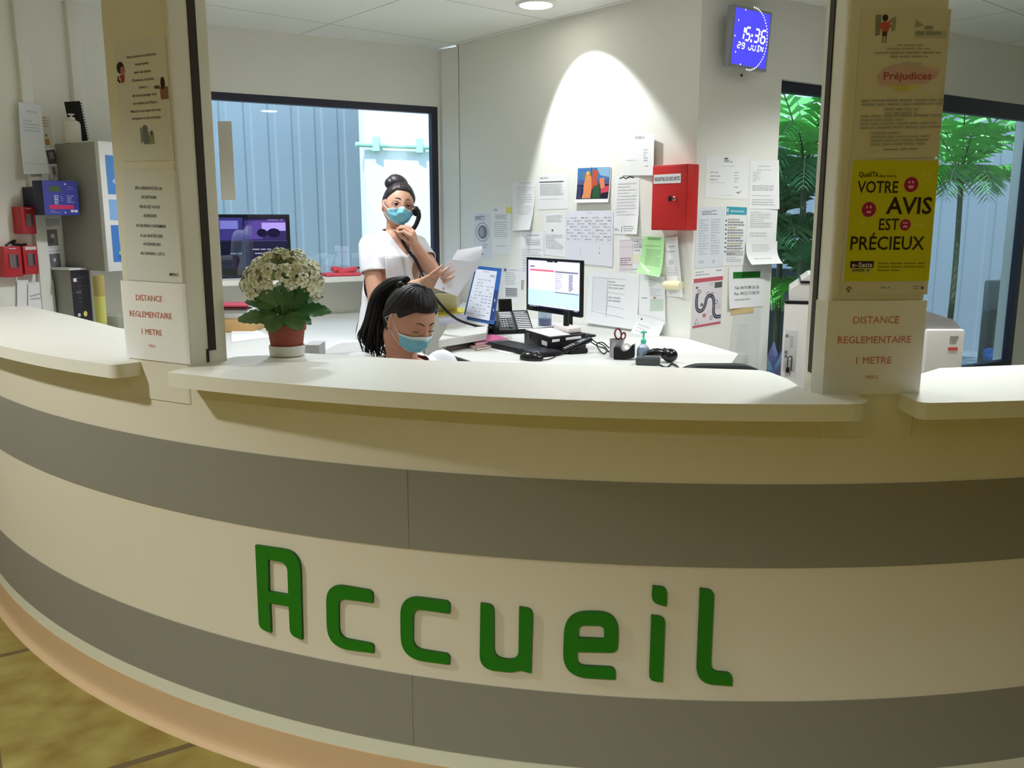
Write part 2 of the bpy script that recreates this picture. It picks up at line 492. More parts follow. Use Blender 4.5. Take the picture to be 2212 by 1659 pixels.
def window(name, w, s0, s1, z0, z1, bar, top=None, bars=(), off=-0.05, dep=0.05, lb=None):
    root = thing(name, None, None, w.P((s0 + s1) / 2, z0, off), kind='structure')
    fr = MB(); top = top or bar
    def bx(a, b_, c, d): fr.box((a, b_, 0), (c, d, dep), M_FRAME, w.M(0, 0, off) @ Matrix.Translation((0, 0, 0)))
    bx(s0, z1 - top, s1, z1); bx(s0, z0, s1, z0 + bar)
    bx(s0, z0 + bar, s0 + (bar if lb is None else lb), z1 - top); bx(s1 - bar, z0 + bar, s1, z1 - top)
    for s in bars: bx(s, z0 + bar, s + bar, z1 - top)
    fr.build('window_frame', root)
    pn = MB(); pn.box((s0 + bar * 0.5, z0 + bar * 0.5, dep * 0.4), (s1 - bar * 0.5, z1 - top * 0.5, dep * 0.4 + 0.006), M_GLASS, w.M(0, 0, off))
    pn.build('pane', root)
    return root
def zofW(w): # matrix origin at s=0,z=0
    return w.M(0, 0, 0)
window('window_1', W_BACK, wb_s0, wb_s1, SILL_Z - 0.03, wb_z1, 0.045)
window('window_2', W_CLOCK, ck_s0, ck_s1, LOW, ck_z1, 0.055, lb=0.006, off=-0.08)
window('window_3', W_CLOCK, ck2_s0, ck2_s1, LOW, ck2_z1, 0.05, 0.10)
# sill shelf under the big window
mb = MB()
mb.extrude([[(-0.02, -T), (W_BACK.len - 0.03, -T), (W_BACK.len - 0.03, 0.22), (-0.02, 0.22)]], lambda x, y, d: W_BACK.P(x, d, y), SILL_Z - 0.03, SILL_Z, M_WHITE)
bevel(struct(mb, 'trim_2'), 0.003)

# ------------------------------------------------------------------ lamps
M_LAMP = mat('lamp_glow', (255, 250, 238), emit=11.0)
M_RING = mat('lamp_ring', (232, 232, 228), 0.3)
for i, (x, y, wt, half, bl, colr, soft) in enumerate(LAMPS):
    spots = ['seen in the ceiling near the notice wall', 'above the middle of the desk', 'above the desk by the big window', 'above the desk chair', 'over the lobby by the far end of the counter', 'added as fill over the lobby floor behind the viewer', 'added as fill over the lobby, farther from the far counter end', 'added over the copier to brighten the clock wall']
    t = thing('ceiling_downlight', 'round white recessed downlight ' + spots[i], 'lamp', (x, y, CEIL), 'recessed downlights')
    MB().lathe([(0.085, CEIL - 0.001), (0.088, CEIL - 0.010), (0.105, CEIL - 0.010), (0.112, CEIL - 0.002), (0.112, CEIL)], M_RING, Matrix.Translation((x, y, 0)), 40, caps=False).build('ring', t)
    MB().lathe([(0.0, CEIL - 0.004), (0.086, CEIL - 0.004)], M_LAMP, Matrix.Translation((x, y, 0)), 40, caps=False).build('diffuser', t)
    d = bpy.data.lights.new('downlight', 'SPOT'); d.energy = wt; d.color = colr; d.spot_size = radians(2 * half); d.spot_blend = bl; d.shadow_soft_size = soft
    o = bpy.data.objects.new('downlight_beam', d); COL.objects.link(o); o.location = (x, y, CEIL - 0.02)
    if i == 0: o.rotation_euler = (W_SIDE.px(1290, 350) - o.location).to_track_quat('-Z', 'Y').to_euler()

# ------------------------------------------------------------------ reception counter
def band(mb, s0, s1, z0, z1, o0, o1, m, n=None):
    n = n or max(2, int((s1 - s0) / 0.04))
    vs, fs = [], []
    for i in range(n + 1):
        s = s0 + (s1 - s0) * i / n
        vs += [face_P(s, z0, o0), face_P(s, z0, o1), face_P(s, z1, o1), face_P(s, z1, o0)]
    for i in range(n):
        a = 4 * i; c = a + 4
        fs += [(a + 1, c + 1, c + 2, a + 2), (a + 2, c + 2, c + 3, a + 3), (a, c, c + 1, a + 1), (a + 3, c + 3, c, a)]
    fs += [(0, 1, 2, 3), (4 * n + 3, 4 * n + 2, 4 * n + 1, 4 * n)]
    return mb.add(vs, fs, m, True)
S_END = _arc[-1]
CT = thing('reception_counter', 'long curved cream reception counter with two grey bands and beige skirting', 'counter', face_P(face_at(1100, 1300)[0], 0, 0))
band(MB(), 0, S_END, 0.0, 1.064, -0.12, 0.0, M_FACE).build('front_panel', CT)
zA, zB, zC, zD, zE = 0.889, 0.689, 0.351, 0.156, 0.111
seam1 = face_at(883, 1100)[0]; seam2 = face_at(893, 1530)[0]
for z0, z1, sm in ((zB, zA, seam1), (zD, zC, seam2)):
    band(MB(), 0, sm - 0.0008, z0, z1, -0.01, 0.003, M_GREY).build('grey_band', CT)
    band(MB(), sm + 0.0008, S_END, z0, z1, -0.01, 0.003, M_GREY).build('grey_band', CT)
band(MB(), 0, S_END, zE, zD, -0.01, 0.0015, M_STRIP).build('pale_strip', CT)
mb = MB(); n = 160; prof = [(0.004, zE), (0.005, 0.05), (0.006, 0.026), (0.009, 0.016), (0.016, 0.008), (0.024, 0.003), (0.026, 0.0)]
vs, fs = [], []
for i in range(n + 1):
    s = S_END * i / n
    vs += [face_P(s, z + (0.0015 * noise.noise(Vector((s * 6, z * 3, 0))) if k == 0 else 0), o) for k, (o, z) in enumerate(prof)] + [face_P(s, zE - 0.001, -0.005)]
q = len(prof) + 1
for i in range(n):
    for k in range(q - 2): fs.append((i * q + k, i * q + k + 1, (i + 1) * q + k + 1, (i + 1) * q + k))
    fs.append((i * q, (i + 1) * q, (i + 1) * q + q - 1, i * q + q - 1))
mb.add(vs, fs, M_PLINTH, True).build('skirting', CT)

# countertops
TOP, TH_SLAB = 1.10, 0.037
def ell_path(p0, p1, o0, o1=None, n=40):
    o1 = o0 if o1 is None else o1
    return [tuple(ell(p0 + (p1 - p0) * k / n, o0 + (o1 - o0) * k / n)) for k in range(n + 1)]
def ph_px(px, py, z=TOP): p = on_z(px, py, z); return ell_phi(p.x, p.y)
def X(px, py, z=TOP): p = on_z(px, py, z); return (p.x, p.y)
def slab(loop, name, label):
    mb = MB(); mb.extrude([loop], lambda x, y, d: Vector((x, y, d)), TOP - TH_SLAB, TOP, M_WHITE)
    o = one(mb, name, label, 'countertop', 'counter tops'); bevel(o, 0.005, 3); return o
phL = ph_px(437, 787); phL0 = ph_px(292, 775); phR = ph_px(1780, 852); phR1 = ph_px(2005, 857)
mid = round_poly([(*X(357, 803), 0.02)] ) if False else None
mid_front = ell_path(ph_px(365, 803), ph_px(1770, 873), 0.086, 0.117, 50)
e1 = Vector(ell(ph_px(1852, 852), 0.0)); 
mid_loop = mid_front + round_poly([(*mid_front[-1], 0), (*ell(ph_px(1842, 850), 0.115), 0.085), (*ell(ph_px(1848, 850), 0.0), 0)], 10)[1:] \
    + [tuple(ell(phR + 0.004, -0.002)), tuple(ell(phR + 0.003, -0.13)), X(1745, 846), X(1702, 819), X(1664, 804), X(1640, 799.5), X(1600, 798), X(1300, 789), X(920, 778), X(771, 769), X(662, 763), tuple(ell(phL, -0.20)), tuple(ell(phL - 0.003, -0.002)), tuple(ell(ph_px(365, 803), 0.0))]
slab(mid_loop, 'countertop', 'white middle countertop carrying the potted flowers, between the two pillars')
lf_end = ph_px(262, 781)
lf_front = ell_path(PH0 - 0.0, ph_px(215, 785), 0.082, 0.082, 40)
lf_loop = lf_front + round_poly([(*lf_front[-1], 0), (*ell(ph_px(268, 785), 0.082), 0.09), (*ell(ph_px(318, 779), -0.004), 0)], 10)[1:] \
    + [tuple(ell(phL0 - 0.002, -0.004)), tuple(ell(phL0 - 0.002, -0.2)), tuple(ell(phL0 - 0.01, -0.40)), X(255, 708), X(150, 681), X(60, 661), X(0, 663), tuple(ell(PH0 + 0.02, -0.18))]
slab(lf_loop, 'countertop', 'white countertop at the fire alarm end, ending rounded at the talent notice pillar')
rt_front = ell_path(ph_px(2040, 870), PH1, 0.113, 0.117, 40)
rt_loop = round_poly([(*ell(ph_px(1946, 850), 0.0), 0), (*ell(ph_px(1950, 855), 0.112), 0.085), (*rt_front[0], 0)], 10) + rt_front[1:] + [tuple(ell(PH1, -0.3))] + [X(2330, 784), X(2212, 788), X(2030, 795), tuple(ell(phR1 + 0.003, -0.13)), tuple(ell(phR1 + 0.003, -0.003))]
slab(rt_loop, 'countertop', 'white countertop beyond the yellow poster pillar, starting with a rounded corner')

# pillars
M_PILLAR = mat('pillar_paint', (222, 219, 206), 0.6, spec=0.3, var=0.015, vscale=3)
def pillar(name, pa, pb, depth, side_phi, sgn):
    root = thing(name, None, None, (*ell((pa + pb) / 2), 1.064), kind='structure')
    n0, n1 = ell_n(pa), ell_n(pb)
    fr = ell_path(pa, pb, 0.003, 0.003, 6)
    loop = round_poly([(*fr[0], 0.012)] + [(*p, 0) for p in fr[1:-1]] + [(*fr[-1], 0.012), (*(Vector(ell(pb)) - n1 * depth), 0.006), (*(Vector(ell(pa)) - n0 * depth), 0.006)], 4)
    MB().extrude([loop], lambda x, y, d: Vector((x, y, d)), 1.0, CEIL, M_PILLAR).build('pillar_shaft', root)
    # shutter guide let into the side towards the middle opening
    c = Vector(ell(side_phi)); nn = ell_n(side_phi); tt = Vector((-nn.y, nn.x)) * sgn
    mb = MB()
    def q(a, d, z): p = c - nn * a + tt * d; return Vector((p.x, p.y, z))
    for a0, a1, z0, z1 in ((0.066, 0.092, 1.135, CEIL), (0.058, 0.066, 1.105, 1.14)):
        v = [q(a0, -0.01, z0), q(a1, -0.01, z0), q(a1, 0.003, z0), q(a0, 0.003, z0), q(a0, -0.01, z1), q(a1, -0.01, z1), q(a1, 0.003, z1), q(a0, 0.003, z1)]
        mb.add(v, [(0, 3, 2, 1), (4, 5, 6, 7), (0, 1, 5, 4), (1, 2, 6, 5), (2, 3, 7, 6), (3, 0, 4, 7)], M_DARK)
    mb.build('shutter_guide', root)
    return root
pillar('pillar_1', phL0, phL, 0.134, phL, 1)
pillar('pillar_2', phR, phR1, 0.125, phR, -1)

# ------------------------------------------------------------------ green letters
M_GREEN = mat('green_acrylic', (22, 118, 14), 0.4, spec=0.4)
M_GREEN2 = mat('green_acrylic_edge', (14, 80, 12), 0.5)
def glyph(name, label, loops):
    L2 = []
    for lp in loops:
        pts = []
        for x, y, r in lp:
            s, z = face_at(450 + x / 1.8433, 1140 + y / 1.8433); pts.append((s, z, r * 0.00056))
        L2.append(round_poly(pts, 8))
    return L2
LET = [
 ('letter_a', 'green capital letter A starting the green lettering on the counter', [[[(195, 65, 0), (372, 90, 92), (381, 441, 0), (333, 422, 45), (328, 308, 4), (252, 295, 4), (257, 413, 0), (210, 396, 45)], [(246, 121, 4), (322, 136, 45), (326, 262, 3), (248, 249, 3)]]]),
 ('letter_c', 'green letter c next to the capital A on the counter', [[[(475, 214, 95), (661, 246, 36), (660, 294, 0), (524, 275, 42), (527, 432, 48), (664, 458, 36), (664, 493, 0), (480, 468, 105)]]]),
 ('letter_c', 'green letter c next to the letter u on the counter', [[[(769, 262, 95), (967, 288, 36), (965, 336, 0), (821, 316, 42), (820, 474, 48), (966, 498, 36), (964, 539, 0), (772, 512, 105)]]]),
 ('letter_u', 'green letter u between the letters c and e on the counter', [[[(1087, 295, 0), (1140, 303, 42), (1141, 512, 46), (1237, 522, 46), (1240, 310, 0), (1294, 319, 40), (1287, 573, 0), (1248, 562, 8), (1205, 569, 20), (1083, 556, 110)]]]),
 ('letter_e', 'green letter e between the letters u and i on the counter', [[[(1420, 326, 112), (1635, 330, 105), (1630, 491, 34), (1470, 488, 3), (1471, 542, 44), (1622, 550, 38), (1621, 598, 0), (1411, 586, 115)], [(1475, 433, 3), (1474, 382, 50), (1578, 384, 50), (1575, 436, 3)]]]),
 ('letter_i', 'green dotted letter i between e and l on the counter', [[[(1768, 227, 0), (1826, 231, 52), (1823, 307, 0), (1764, 292, 52)]], [[(1763, 344, 0), (1818, 350, 40), (1808, 608, 0), (1754, 602, 44)]]]),
 ('letter_l', 'green letter l ending the green lettering on the counter', [[[(1956, 237, 0), (2012, 243, 44), (1998, 566, 42), (2085, 572, 42), (2083, 623, 0), (1940, 612, 105)]]]),
]
for nm, lab, shapes in LET:
    mb = MB()
    for lp in shapes: mb.extrude(glyph(nm, lab, lp), lambda s, z, d: face_P(s, z, d), 0.0005, 0.009, M_GREEN, M_GREEN2)
    one(mb, 'sign_' + nm, lab, 'letter', 'green letters on the counter front')

# ------------------------------------------------------------------ printed sheets
def project(p):
    fw = p.y * cos(TH) - (p.z - CAMH) * sin(TH); dn = -p.y * sin(TH) - (p.z - CAMH) * cos(TH)
    return (1106 + F * p.x / fw, 829.5 + F * dn / fw)
INK = (92, 94, 100); SOFT = (172, 174, 178); PALE = (196, 198, 202)
def sheet_mesh(mb, fn, w, h, elems, base=M_PAPER, seed=1, nx=8, ny=10, thick=0.0006, lift=0.0006):
    """fn(x, y, d): point at x (0..1 across), y (0..1 down), d metres out of the sheet"""
    rnd = random.Random(seed)
    vs, fs = [], []
    for d in (0.0, -thick):
        for j in range(ny + 1):
            for i in range(nx + 1): vs.append(fn(i / nx, j / ny, d))
    K = (nx + 1) * (ny + 1)
    for j in range(ny):
        for i in range(nx):
            a = j * (nx + 1) + i; q = (a, a + nx + 1, a + nx + 2, a + 1)
            fs.append(q); fs.append(tuple(K + t for t in reversed(q)))
    rim = list(range(nx + 1)) + [(j + 1) * (nx + 1) + nx for j in range(ny)] + [ny * (nx + 1) + i for i in range(nx - 1, -1, -1)] + [j * (nx + 1) for j in range(ny - 1, 0, -1)]
    for k in range(len(rim)): a, b2 = rim[k], rim[(k + 1) % len(rim)]; fs.append((a, b2, b2 + K, a + K))
    mb.add(vs, fs, base, True)
    layer = [0]
    def rect(x0, y0, x1, y1, m, d, n=1):
        v = []; n = max(1, int(abs(x1 - x0) * nx * 0.99)); r = max(1, int(abs(y1 - y0) * ny * 0.99))
        for j in range(r + 1):
            for i in range(n + 1): v.append(fn(x0 + (x1 - x0) * i / n, y0 + (y1 - y0) * j / r, d))
        mb.add(v, [(j * (n + 1) + i, (j + 1) * (n + 1) + i, (j + 1) * (n + 1) + i + 1, j * (n + 1) + i + 1) for j in range(r) for i in range(n)], m)
    for k, e in enumerate(elems):
        d = lift * (1 + 0.35 * k / max(1, len(elems))) + (0.0004 if e[0] in 'tp' else 0)
        t = e[0]
        if t == 'r': rect(e[1], e[2], e[3], e[4], ink(e[5]) if not hasattr(e[5], 'node_tree') else e[5], d)
        elif t == 'p':
            x0, y0, x1, y1, n, c = e[1:7]; m = ink(c); dy = (y1 - y0) / n; th = dy * (e[7] if len(e) > 7 else 0.38)
            for j in range(n):
                x = x0; end = x1 - (rnd.random() * (x1 - x0) * (0.55 if rnd.random() < 0.3 else 0.12))
                while x < end - 0.01:
                    wd = min((0.05 + 0.11 * rnd.random()) , end - x)
                    rect(x, y0 + j * dy, x + wd, y0 + j * dy + th, m, d); x += wd + 0.018
        elif t == 't':
            x, y, ht, c, body = e[1:6]; al = e[6] if len(e) > 6 else 'c'; bold = e[7] if len(e) > 7 else 0.0; mw = e[8] if len(e) > 8 else None; sh = e[9] if len(e) > 9 else 0.0
            v, f, tw = text_shape(body, bold, sh); sy = ht / 0.70; sx = sy * h / w
            if mw and tw * sx != 0 and (al == 'f' or tw * sx > mw): sx = mw / tw
            x0 = x - tw * sx / 2 if al in 'cf' else (x if al == 'l' else x - tw * sx)
            mb.add([fn(x0 + px * sx, y - py * sy + ht / 2, d) for px, py in v], f, ink(c))
        elif t == 'o':
            x, y, rx, ry, c = e[1:6]; n = e[6] if len(e) > 6 else 20
            mb.add([fn(x + rx * cos(2 * pi * i / n), y - ry * sin(2 * pi * i / n), d) for i in range(n)], [tuple(range(n))], ink(c))
        elif t == 'g':                                                      # ring
            x, y, rx, ry, th, c = e[1:7]; n = 28; v = []
            for i in range(n): a = 2 * pi * i / n; v += [fn(x + rx * cos(a), y - ry * sin(a), d), fn(x + rx * (1 - th) * cos(a), y - ry * (1 - th) * sin(a), d)]
            mb.add(v, [(2 * i, 2 * ((i + 1) % n), 2 * ((i + 1) % n) + 1, 2 * i + 1) for i in range(n)], ink(c))
        elif t == 'y':                                                      # polygon
            v = e[1]; mb.add([fn(x, y, d) for x, y in v], [tuple(range(len(v)))], ink(e[2]))
        elif t == 'k':                                                      # stroke
            pts, th, c = e[1:4]; v = []
            for i, (x, y) in enumerate(pts):
                ax, ay = pts[max(0, i - 1)]; bx, by = pts[min(len(pts) - 1, i + 1)]; L = max(1e-6, sqrt(((bx - ax) * w) ** 2 + ((by - ay) * h) ** 2))
                ox, oy = -(by - ay) * h / L * th / 2 / w, (bx - ax) * w / L * th / 2 / h
                v += [fn(x + ox, y + oy, d), fn(x - ox, y - oy, d)]
            mb.add(v, [(2 * i, 2 * i + 2, 2 * i + 3, 2 * i + 1) for i in range(len(pts) - 1)], ink(c))
    return mb
def quad_fn(w, px4, off=0.0012, curl=None):
    c = [w.sz(*p) for p in px4]
    wd = sqrt((c[1][0] - c[0][0]) ** 2 + (c[1][1] - c[0][1]) ** 2); ht = sqrt((c[3][0] - c[0][0]) ** 2 + (c[3][1] - c[0][1]) ** 2)
    def fn(x, y, d):
        s = (c[0][0] * (1 - x) + c[1][0] * x) * (1 - y) + (c[3][0] * (1 - x) + c[2][0] * x) * y
        z = (c[0][1] * (1 - x) + c[1][1] * x) * (1 - y) + (c[3][1] * (1 - x) + c[2][1] * x) * y
        o = off
        for kind, amt in (curl or ()):
            if kind == 'b': o += amt * max(0, y) ** 3
            elif kind == 't': o += amt * (1 - y) ** 3
            elif kind == 'r': o += amt * max(0, x) ** 3
            elif kind == 'l': o += amt * (1 - x) ** 3
            elif kind == 'br': o += amt * max(0, x + y - 1.2) ** 2 / 0.64
            elif kind == 'bl': o += amt * max(0, (1 - x) + y - 1.2) ** 2 / 0.64
            elif kind == 'w': o += amt * (0.5 + 0.5 * sin(7 * x + 3 * y))
        return w.P(s, z, o + d)
    return fn, wd, ht
_seed = [0]
def sheet(w, px4, elems, label, name='paper_notice', cat='paper', group=None, base=M_PAPER, curl=None, off=0.0012, nx=8, ny=10):
    _seed[0] += 1
    fn, wd, ht = quad_fn(w, px4, off, curl)
    mb = sheet_mesh(MB(), fn, wd, ht, elems, base, _seed[0], nx, ny)
    return one(mb, name, label, cat, group)
GN = 'notices pinned to the side wall'; GC = 'notices taped beside the clock'
# ---- side wall
sheet(W_SIDE, [(1024, 462), (1059, 460), (1062, 560), (1022, 553)], [('r', .08, .05, .7, .16, (205, 208, 214)), ('p', .1, .06, .68, .15, 3, INK), ('g', .52, .42, .40, .22, .12, (170, 175, 182)), ('o', .54, .42, .28, .155, (130, 136, 142)), ('o', .47, .42, .13, .10, (168, 174, 180)), ('p', .5, .68, .9, .80, 3, SOFT), ('o', .52, .92, .03, .02, INK)], 'bluish white sheet printed with a round grey emblem, nearest the corner post', group=GN, base=mat('paper_cool', (222, 226, 234), .8))
sheet(W_SIDE, [(1061, 447), (1106, 448), (1104, 550), (1065, 548)], [('p', .14, .04, .34, .1, 2, INK), ('p', .2, .16, .8, .27, 3, SOFT), ('p', .1, .31, .85, .66, 8, PALE), ('p', .22, .82, .76, .85, 1, SOFT)], 'typed white sheet with a yellow sticker, beside the round emblem sheet', group=GN)
sheet(W_SIDE, [(1094.5, 447.5), (1105.5, 448), (1105, 461.5), (1094, 460.5)], [], 'small yellow sticky note on the top corner of a typed sheet', 'sticky_note', 'sticky note', base=mat('note_yellow', (226, 222, 120), .7), off=0.003, nx=2, ny=2)
sheet(W_SIDE, [(1124, 500), (1176, 499), (1176, 606), (1124, 605)], [('p', .3, .07, .85, .12, 1, SOFT), ('p', .25, .17, .9, .30, 3, PALE), ('p', .1, .36, .9, .85, 9, (205, 207, 211))], 'pale white sheet partly behind the top edge of the desk monitor', group=GN)
sheet(W_SIDE, [(1111, 392), (1158, 390), (1155, 496), (1112, 498.5)], [('p', .3, .03, .9, .07, 1, PALE), ('p', .2, .12, .9, .7, 12, (216, 218, 222))], 'blank-looking white sheet with a curling lower corner, above the pale sheet', group=GN, curl=[('br', .035), ('l', .012)], off=0.006)
sheet(W_SIDE, [(1162, 376), (1228, 373.5), (1228, 451), (1163, 453)], [('p', .08, .1, .4, .13, 1, SOFT, .9), ('r', .05, .215, .85, .245, (96, 98, 106)), ('p', .08, .28, .84, .62, 9, PALE), ('p', .08, .70, .8, .73, 1, PALE)], 'white sheet with a thick grey rule under its heading', group=GN)
sheet(W_SIDE, [(1248, 362), (1321, 359), (1317.5, 437), (1246, 438)], [('r', .02, .02, .98, .90, (70, 120, 176)), ('r', .02, .36, .98, .50, (88, 96, 138)), ('r', .02, .48, .98, .90, (36, 38, 62)), ('y', [(.60, .03), (.97, .02), (.97, .30), (.70, .24)], (142, 182, 214)), ('y', [(.22, .50), (.30, .18), (.36, .10), (.44, .26), (.47, .60), (.46, .88), (.24, .88)], (222, 142, 92)), ('y', [(.16, .14), (.30, .26), (.44, .12), (.42, .34), (.26, .36)], (140, 130, 50)), ('y', [(.24, .66), (.42, .60), (.42, .88), (.20, .88)], (236, 160, 130)), ('y', [(.48, .08), (.62, .10), (.60, .34), (.66, .60), (.46, .62)], (196, 82, 58)), ('y', [(.46, .04), (.56, .16), (.66, .08), (.60, .28), (.50, .28)], (150, 140, 70)), ('y', [(.52, .50), (.70, .48), (.74, .88), (.50, .88)], (44, 88, 50)), ('y', [(.68, .34), (.82, .30), (.86, .60), (.74, .62)], (226, 130, 96)), ('y', [(.74, .60), (.97, .52), (.97, .70), (.76, .76)], (206, 70, 92)), ('r', .78, .72, .97, .88, (28, 28, 40)), ('o', .33, .17, .05, .05, (230, 180, 130)), ('o', .55, .18, .05, .05, (206, 150, 110)), ('k', [(.44, .0), (.45, .3)], .004, (40, 44, 50)), ('r', .05, .52, .16, .88, (60, 62, 100))], 'colour photograph of costumed dancers under a blue sky on the notice wall', 'photo_print', 'photo', curl=[('b', .012)], off=.004)
sheet(W_SIDE, [(1344, 292), (1420, 290), (1418, 379), (1345, 379)], [('p', .40, .04, .7, .11, 3, SOFT), ('p', .66, .36, .80, .68, 5, PALE), ('p', .1, .62, .6, .64, 1, SOFT), ('p', .70, .76, .82, .80, 1, SOFT)], 'topmost sheet of the notice wall, washed out by the lamp', group=GN, curl=[('r', .02)], off=.004)
sheet(W_SIDE, [(1330, 381), (1382, 378), (1381, 506), (1323, 506)], [('k', [(.18, .04), (.34, .02), (.44, .05), (.60, .02), (.78, .04)], .006, (60, 60, 66)), ('p', .12, .12, .9, .7, 11, (214, 216, 220)), ('p', .08, .9, .25, .95, 2, INK, .3), ('p', .42, .86, .9, .97, 3, INK, .2), ('k', [(.36, .86), (.34, .97)], .003, INK), ('k', [(.03, .86), (.02, .97)], .003, INK)], 'long white sheet with handwriting along its lower edge, beside the costume photograph', group=GN, curl=[('br', .02)])
sheet(W_SIDE, [(1175, 462), (1222, 459), (1224, 556), (1175, 550)], [('p', .12, .05, .9, .22, 4, PALE), ('o', .40, .40, .04, .03, INK), ('p', .1, .5, .9, .85, 8, PALE)], 'white sheet with a small black mark, tucked beside the planning grid', group=GN)
grid = [('p', .45, .03, .6, .05, 1, PALE)]
for i in range(12):
    for j in range(8):
        if (i * 7 + j * 5) % 3: grid.append(('p', .04 + i * .078, .12 + j * .058, .04 + i * .078 + .055, .13 + j * .058, 1, (128, 130, 140) if (i + j) % 4 else (60, 62, 74), .9))
for i in range(13): grid.append(('k', [(.035 + i * .077, .12), (.035 + i * .077, .60)], .0015, (196, 198, 208)))
grid += [('t', .33, .70, .03, INK, 'J', 'c'), ('t', .33, .76, .03, INK, 'U', 'c'), ('t', .33, .82, .03, INK, 'I', 'c'), ('t', .73, .68, .03, INK, '6', 'c'), ('t', .73, .77, .035, INK, '8', 'c')]
sheet(W_SIDE, [(1222, 457), (1326, 454), (1324, 576), (1222, 567)], grid, 'wide white planning grid covered in small printed boxes, just above the desk monitor', 'planning_sheet', 'paper', base=mat('paper_lilac', (228, 229, 238), .8), off=.003)
sheet(W_SIDE, [(1336, 512), (1397, 509), (1396, 587), (1335, 587)], [('r', .05, .08, .50, .97, (226, 214, 218)), ('k', [(.05, .12), (.95, .10)], .002, SOFT), ('k', [(.05, .30), (.95, .28)], .002, SOFT), ('p', .08, .6, .5, .85, 4, (150, 120, 128)), ('k', [(.05, .94), (.95, .92)], .003, SOFT), ('k', [(.52, .1), (.52, .95)], .002, SOFT), ('r', .52, .5, .85, .75, (232, 230, 206)), ('p', .56, .14, .9, .46, 4, SOFT)], 'white form with pinkish table columns, half covered by a green sheet', group=GN)
sheet(W_SIDE, [(1437, 513), (1478, 510), (1489, 642), (1440, 640)], [('p', .2, .15, .6, .2, 1, SOFT), ('k', [(.03, .24), (.6, .24)], .003, SOFT), ('o', .3, .42, .14, .05, (200, 200, 204)), ('p', .05, .5, .7, .66, 4, PALE), ('p', .15, .78, .6, .82, 1, SOFT)], 'narrow white sheets curling away from the wall under the red cabinet', group=GN, curl=[('r', .05)], off=.004)
sheet(W_SIDE, [(1391, 510), (1438, 512), (1437, 598), (1388, 588)], [('p', .25, .03, .85, .10, 2, (60, 90, 60)), ('p', .12, .24, .9, .27, 1, (110, 150, 110)), ('p', .2, .34, .9, .78, 9, (150, 190, 140)), ('y', [(.0, .70), (.3, .82), (.62, .92), (.98, .96), (.95, 1.0), (.55, .99), (.2, .86)], (226, 246, 216))], 'light green sheet in a plastic sleeve pinned below the red cabinet', 'green_sheet', 'paper', base=mat('paper_green', (176, 226, 160), .45), curl=[('b', .04), ('w', .006)], off=.006)
sheet(W_SIDE, [(1272, 584), (1382, 590), (1377, 712), (1269, 697)], [('k', [(.1, .12), (.74, .13)], .002, SOFT), ('k', [(.1, .36), (.74, .40)], .002, SOFT), ('k', [(.1, .60), (.74, .66)], .002, SOFT), ('k', [(.1, .76), (.74, .82)], .002, SOFT), ('k', [(.1, .12), (.1, .8)], .002, SOFT), ('k', [(.40, .12), (.40, .85)], .002, SOFT), ('p', .42, .18, .74, .34, 3, SOFT, .3), ('p', .42, .46, .70, .58, 2, SOFT, .3), ('r', .10, .13, .4, .74, (226, 228, 232))], 'large white sheet with a ruled table, just right of the desk monitor'.replace('just right of', 'close beside'), group=GN, curl=[('b', .012)])
sheet(W_SIDE, [(1383, 592), (1440, 598), (1441, 702), (1380, 708)], [('p', .36, .08, .7, .24, 4, PALE), ('k', [(.08, .44), (.30, .44)], .003, INK), ('r', .40, .46, .92, .70, (204, 218, 204)), ('o', .58, .44, .05, .03, (176, 150, 130)), ('p', .4, .26, .9, .42, 4, (205, 208, 210))], 'white sheet with a pale greenish block, hanging above the folded letter', group=GN, curl=[('r', .012)])
sheet(W_SIDE, [(1379, 679), (1443, 695), (1426, 743), (1371, 718)], [('o', .18, .18, .03, .05, INK), ('p', .12, .45, .6, .9, 3, (206, 208, 214))], 'bright white letter pinned aslant behind the hand sanitiser bottle', group=GN, curl=[('b', .03), ('r', .02)], off=.008)
mb = MB(); a = W_SIDE.px(1437, 616, .02); b2 = W_SIDE.px(1473, 616, .02)
mb.tube([a, b2], .023, mat('cream_paper', (240, 232, 190), .7), 14)
one(mb, 'rolled_note', 'cream rolled paper note stuck below the green sheet', 'sticky note')
sheet(W_SIDE, [(1084, 578), (1123, 580), (1120, 655), (1086, 655)], [('r', .12, .02, .28, .10, (120, 124, 130)), ('p', .4, .04, .9, .09, 1, SOFT), ('p', .2, .12, .85, .50, 7, PALE), ('r', .2, .56, .92, .82, (176, 178, 180)), ('p', .22, .58, .9, .8, 4, INK, .25)], 'white sheet with a grey text block beside the blue framed calendar', group=GN)
sheet(W_SIDE, [(1126, 605), (1132, 605), (1131, 626), (1126, 626)], [], 'small grey card slot under the pale sheet', 'wall_plate', 'plate', base=mat('plate_grey', (176, 172, 160), .5), nx=2, ny=2)

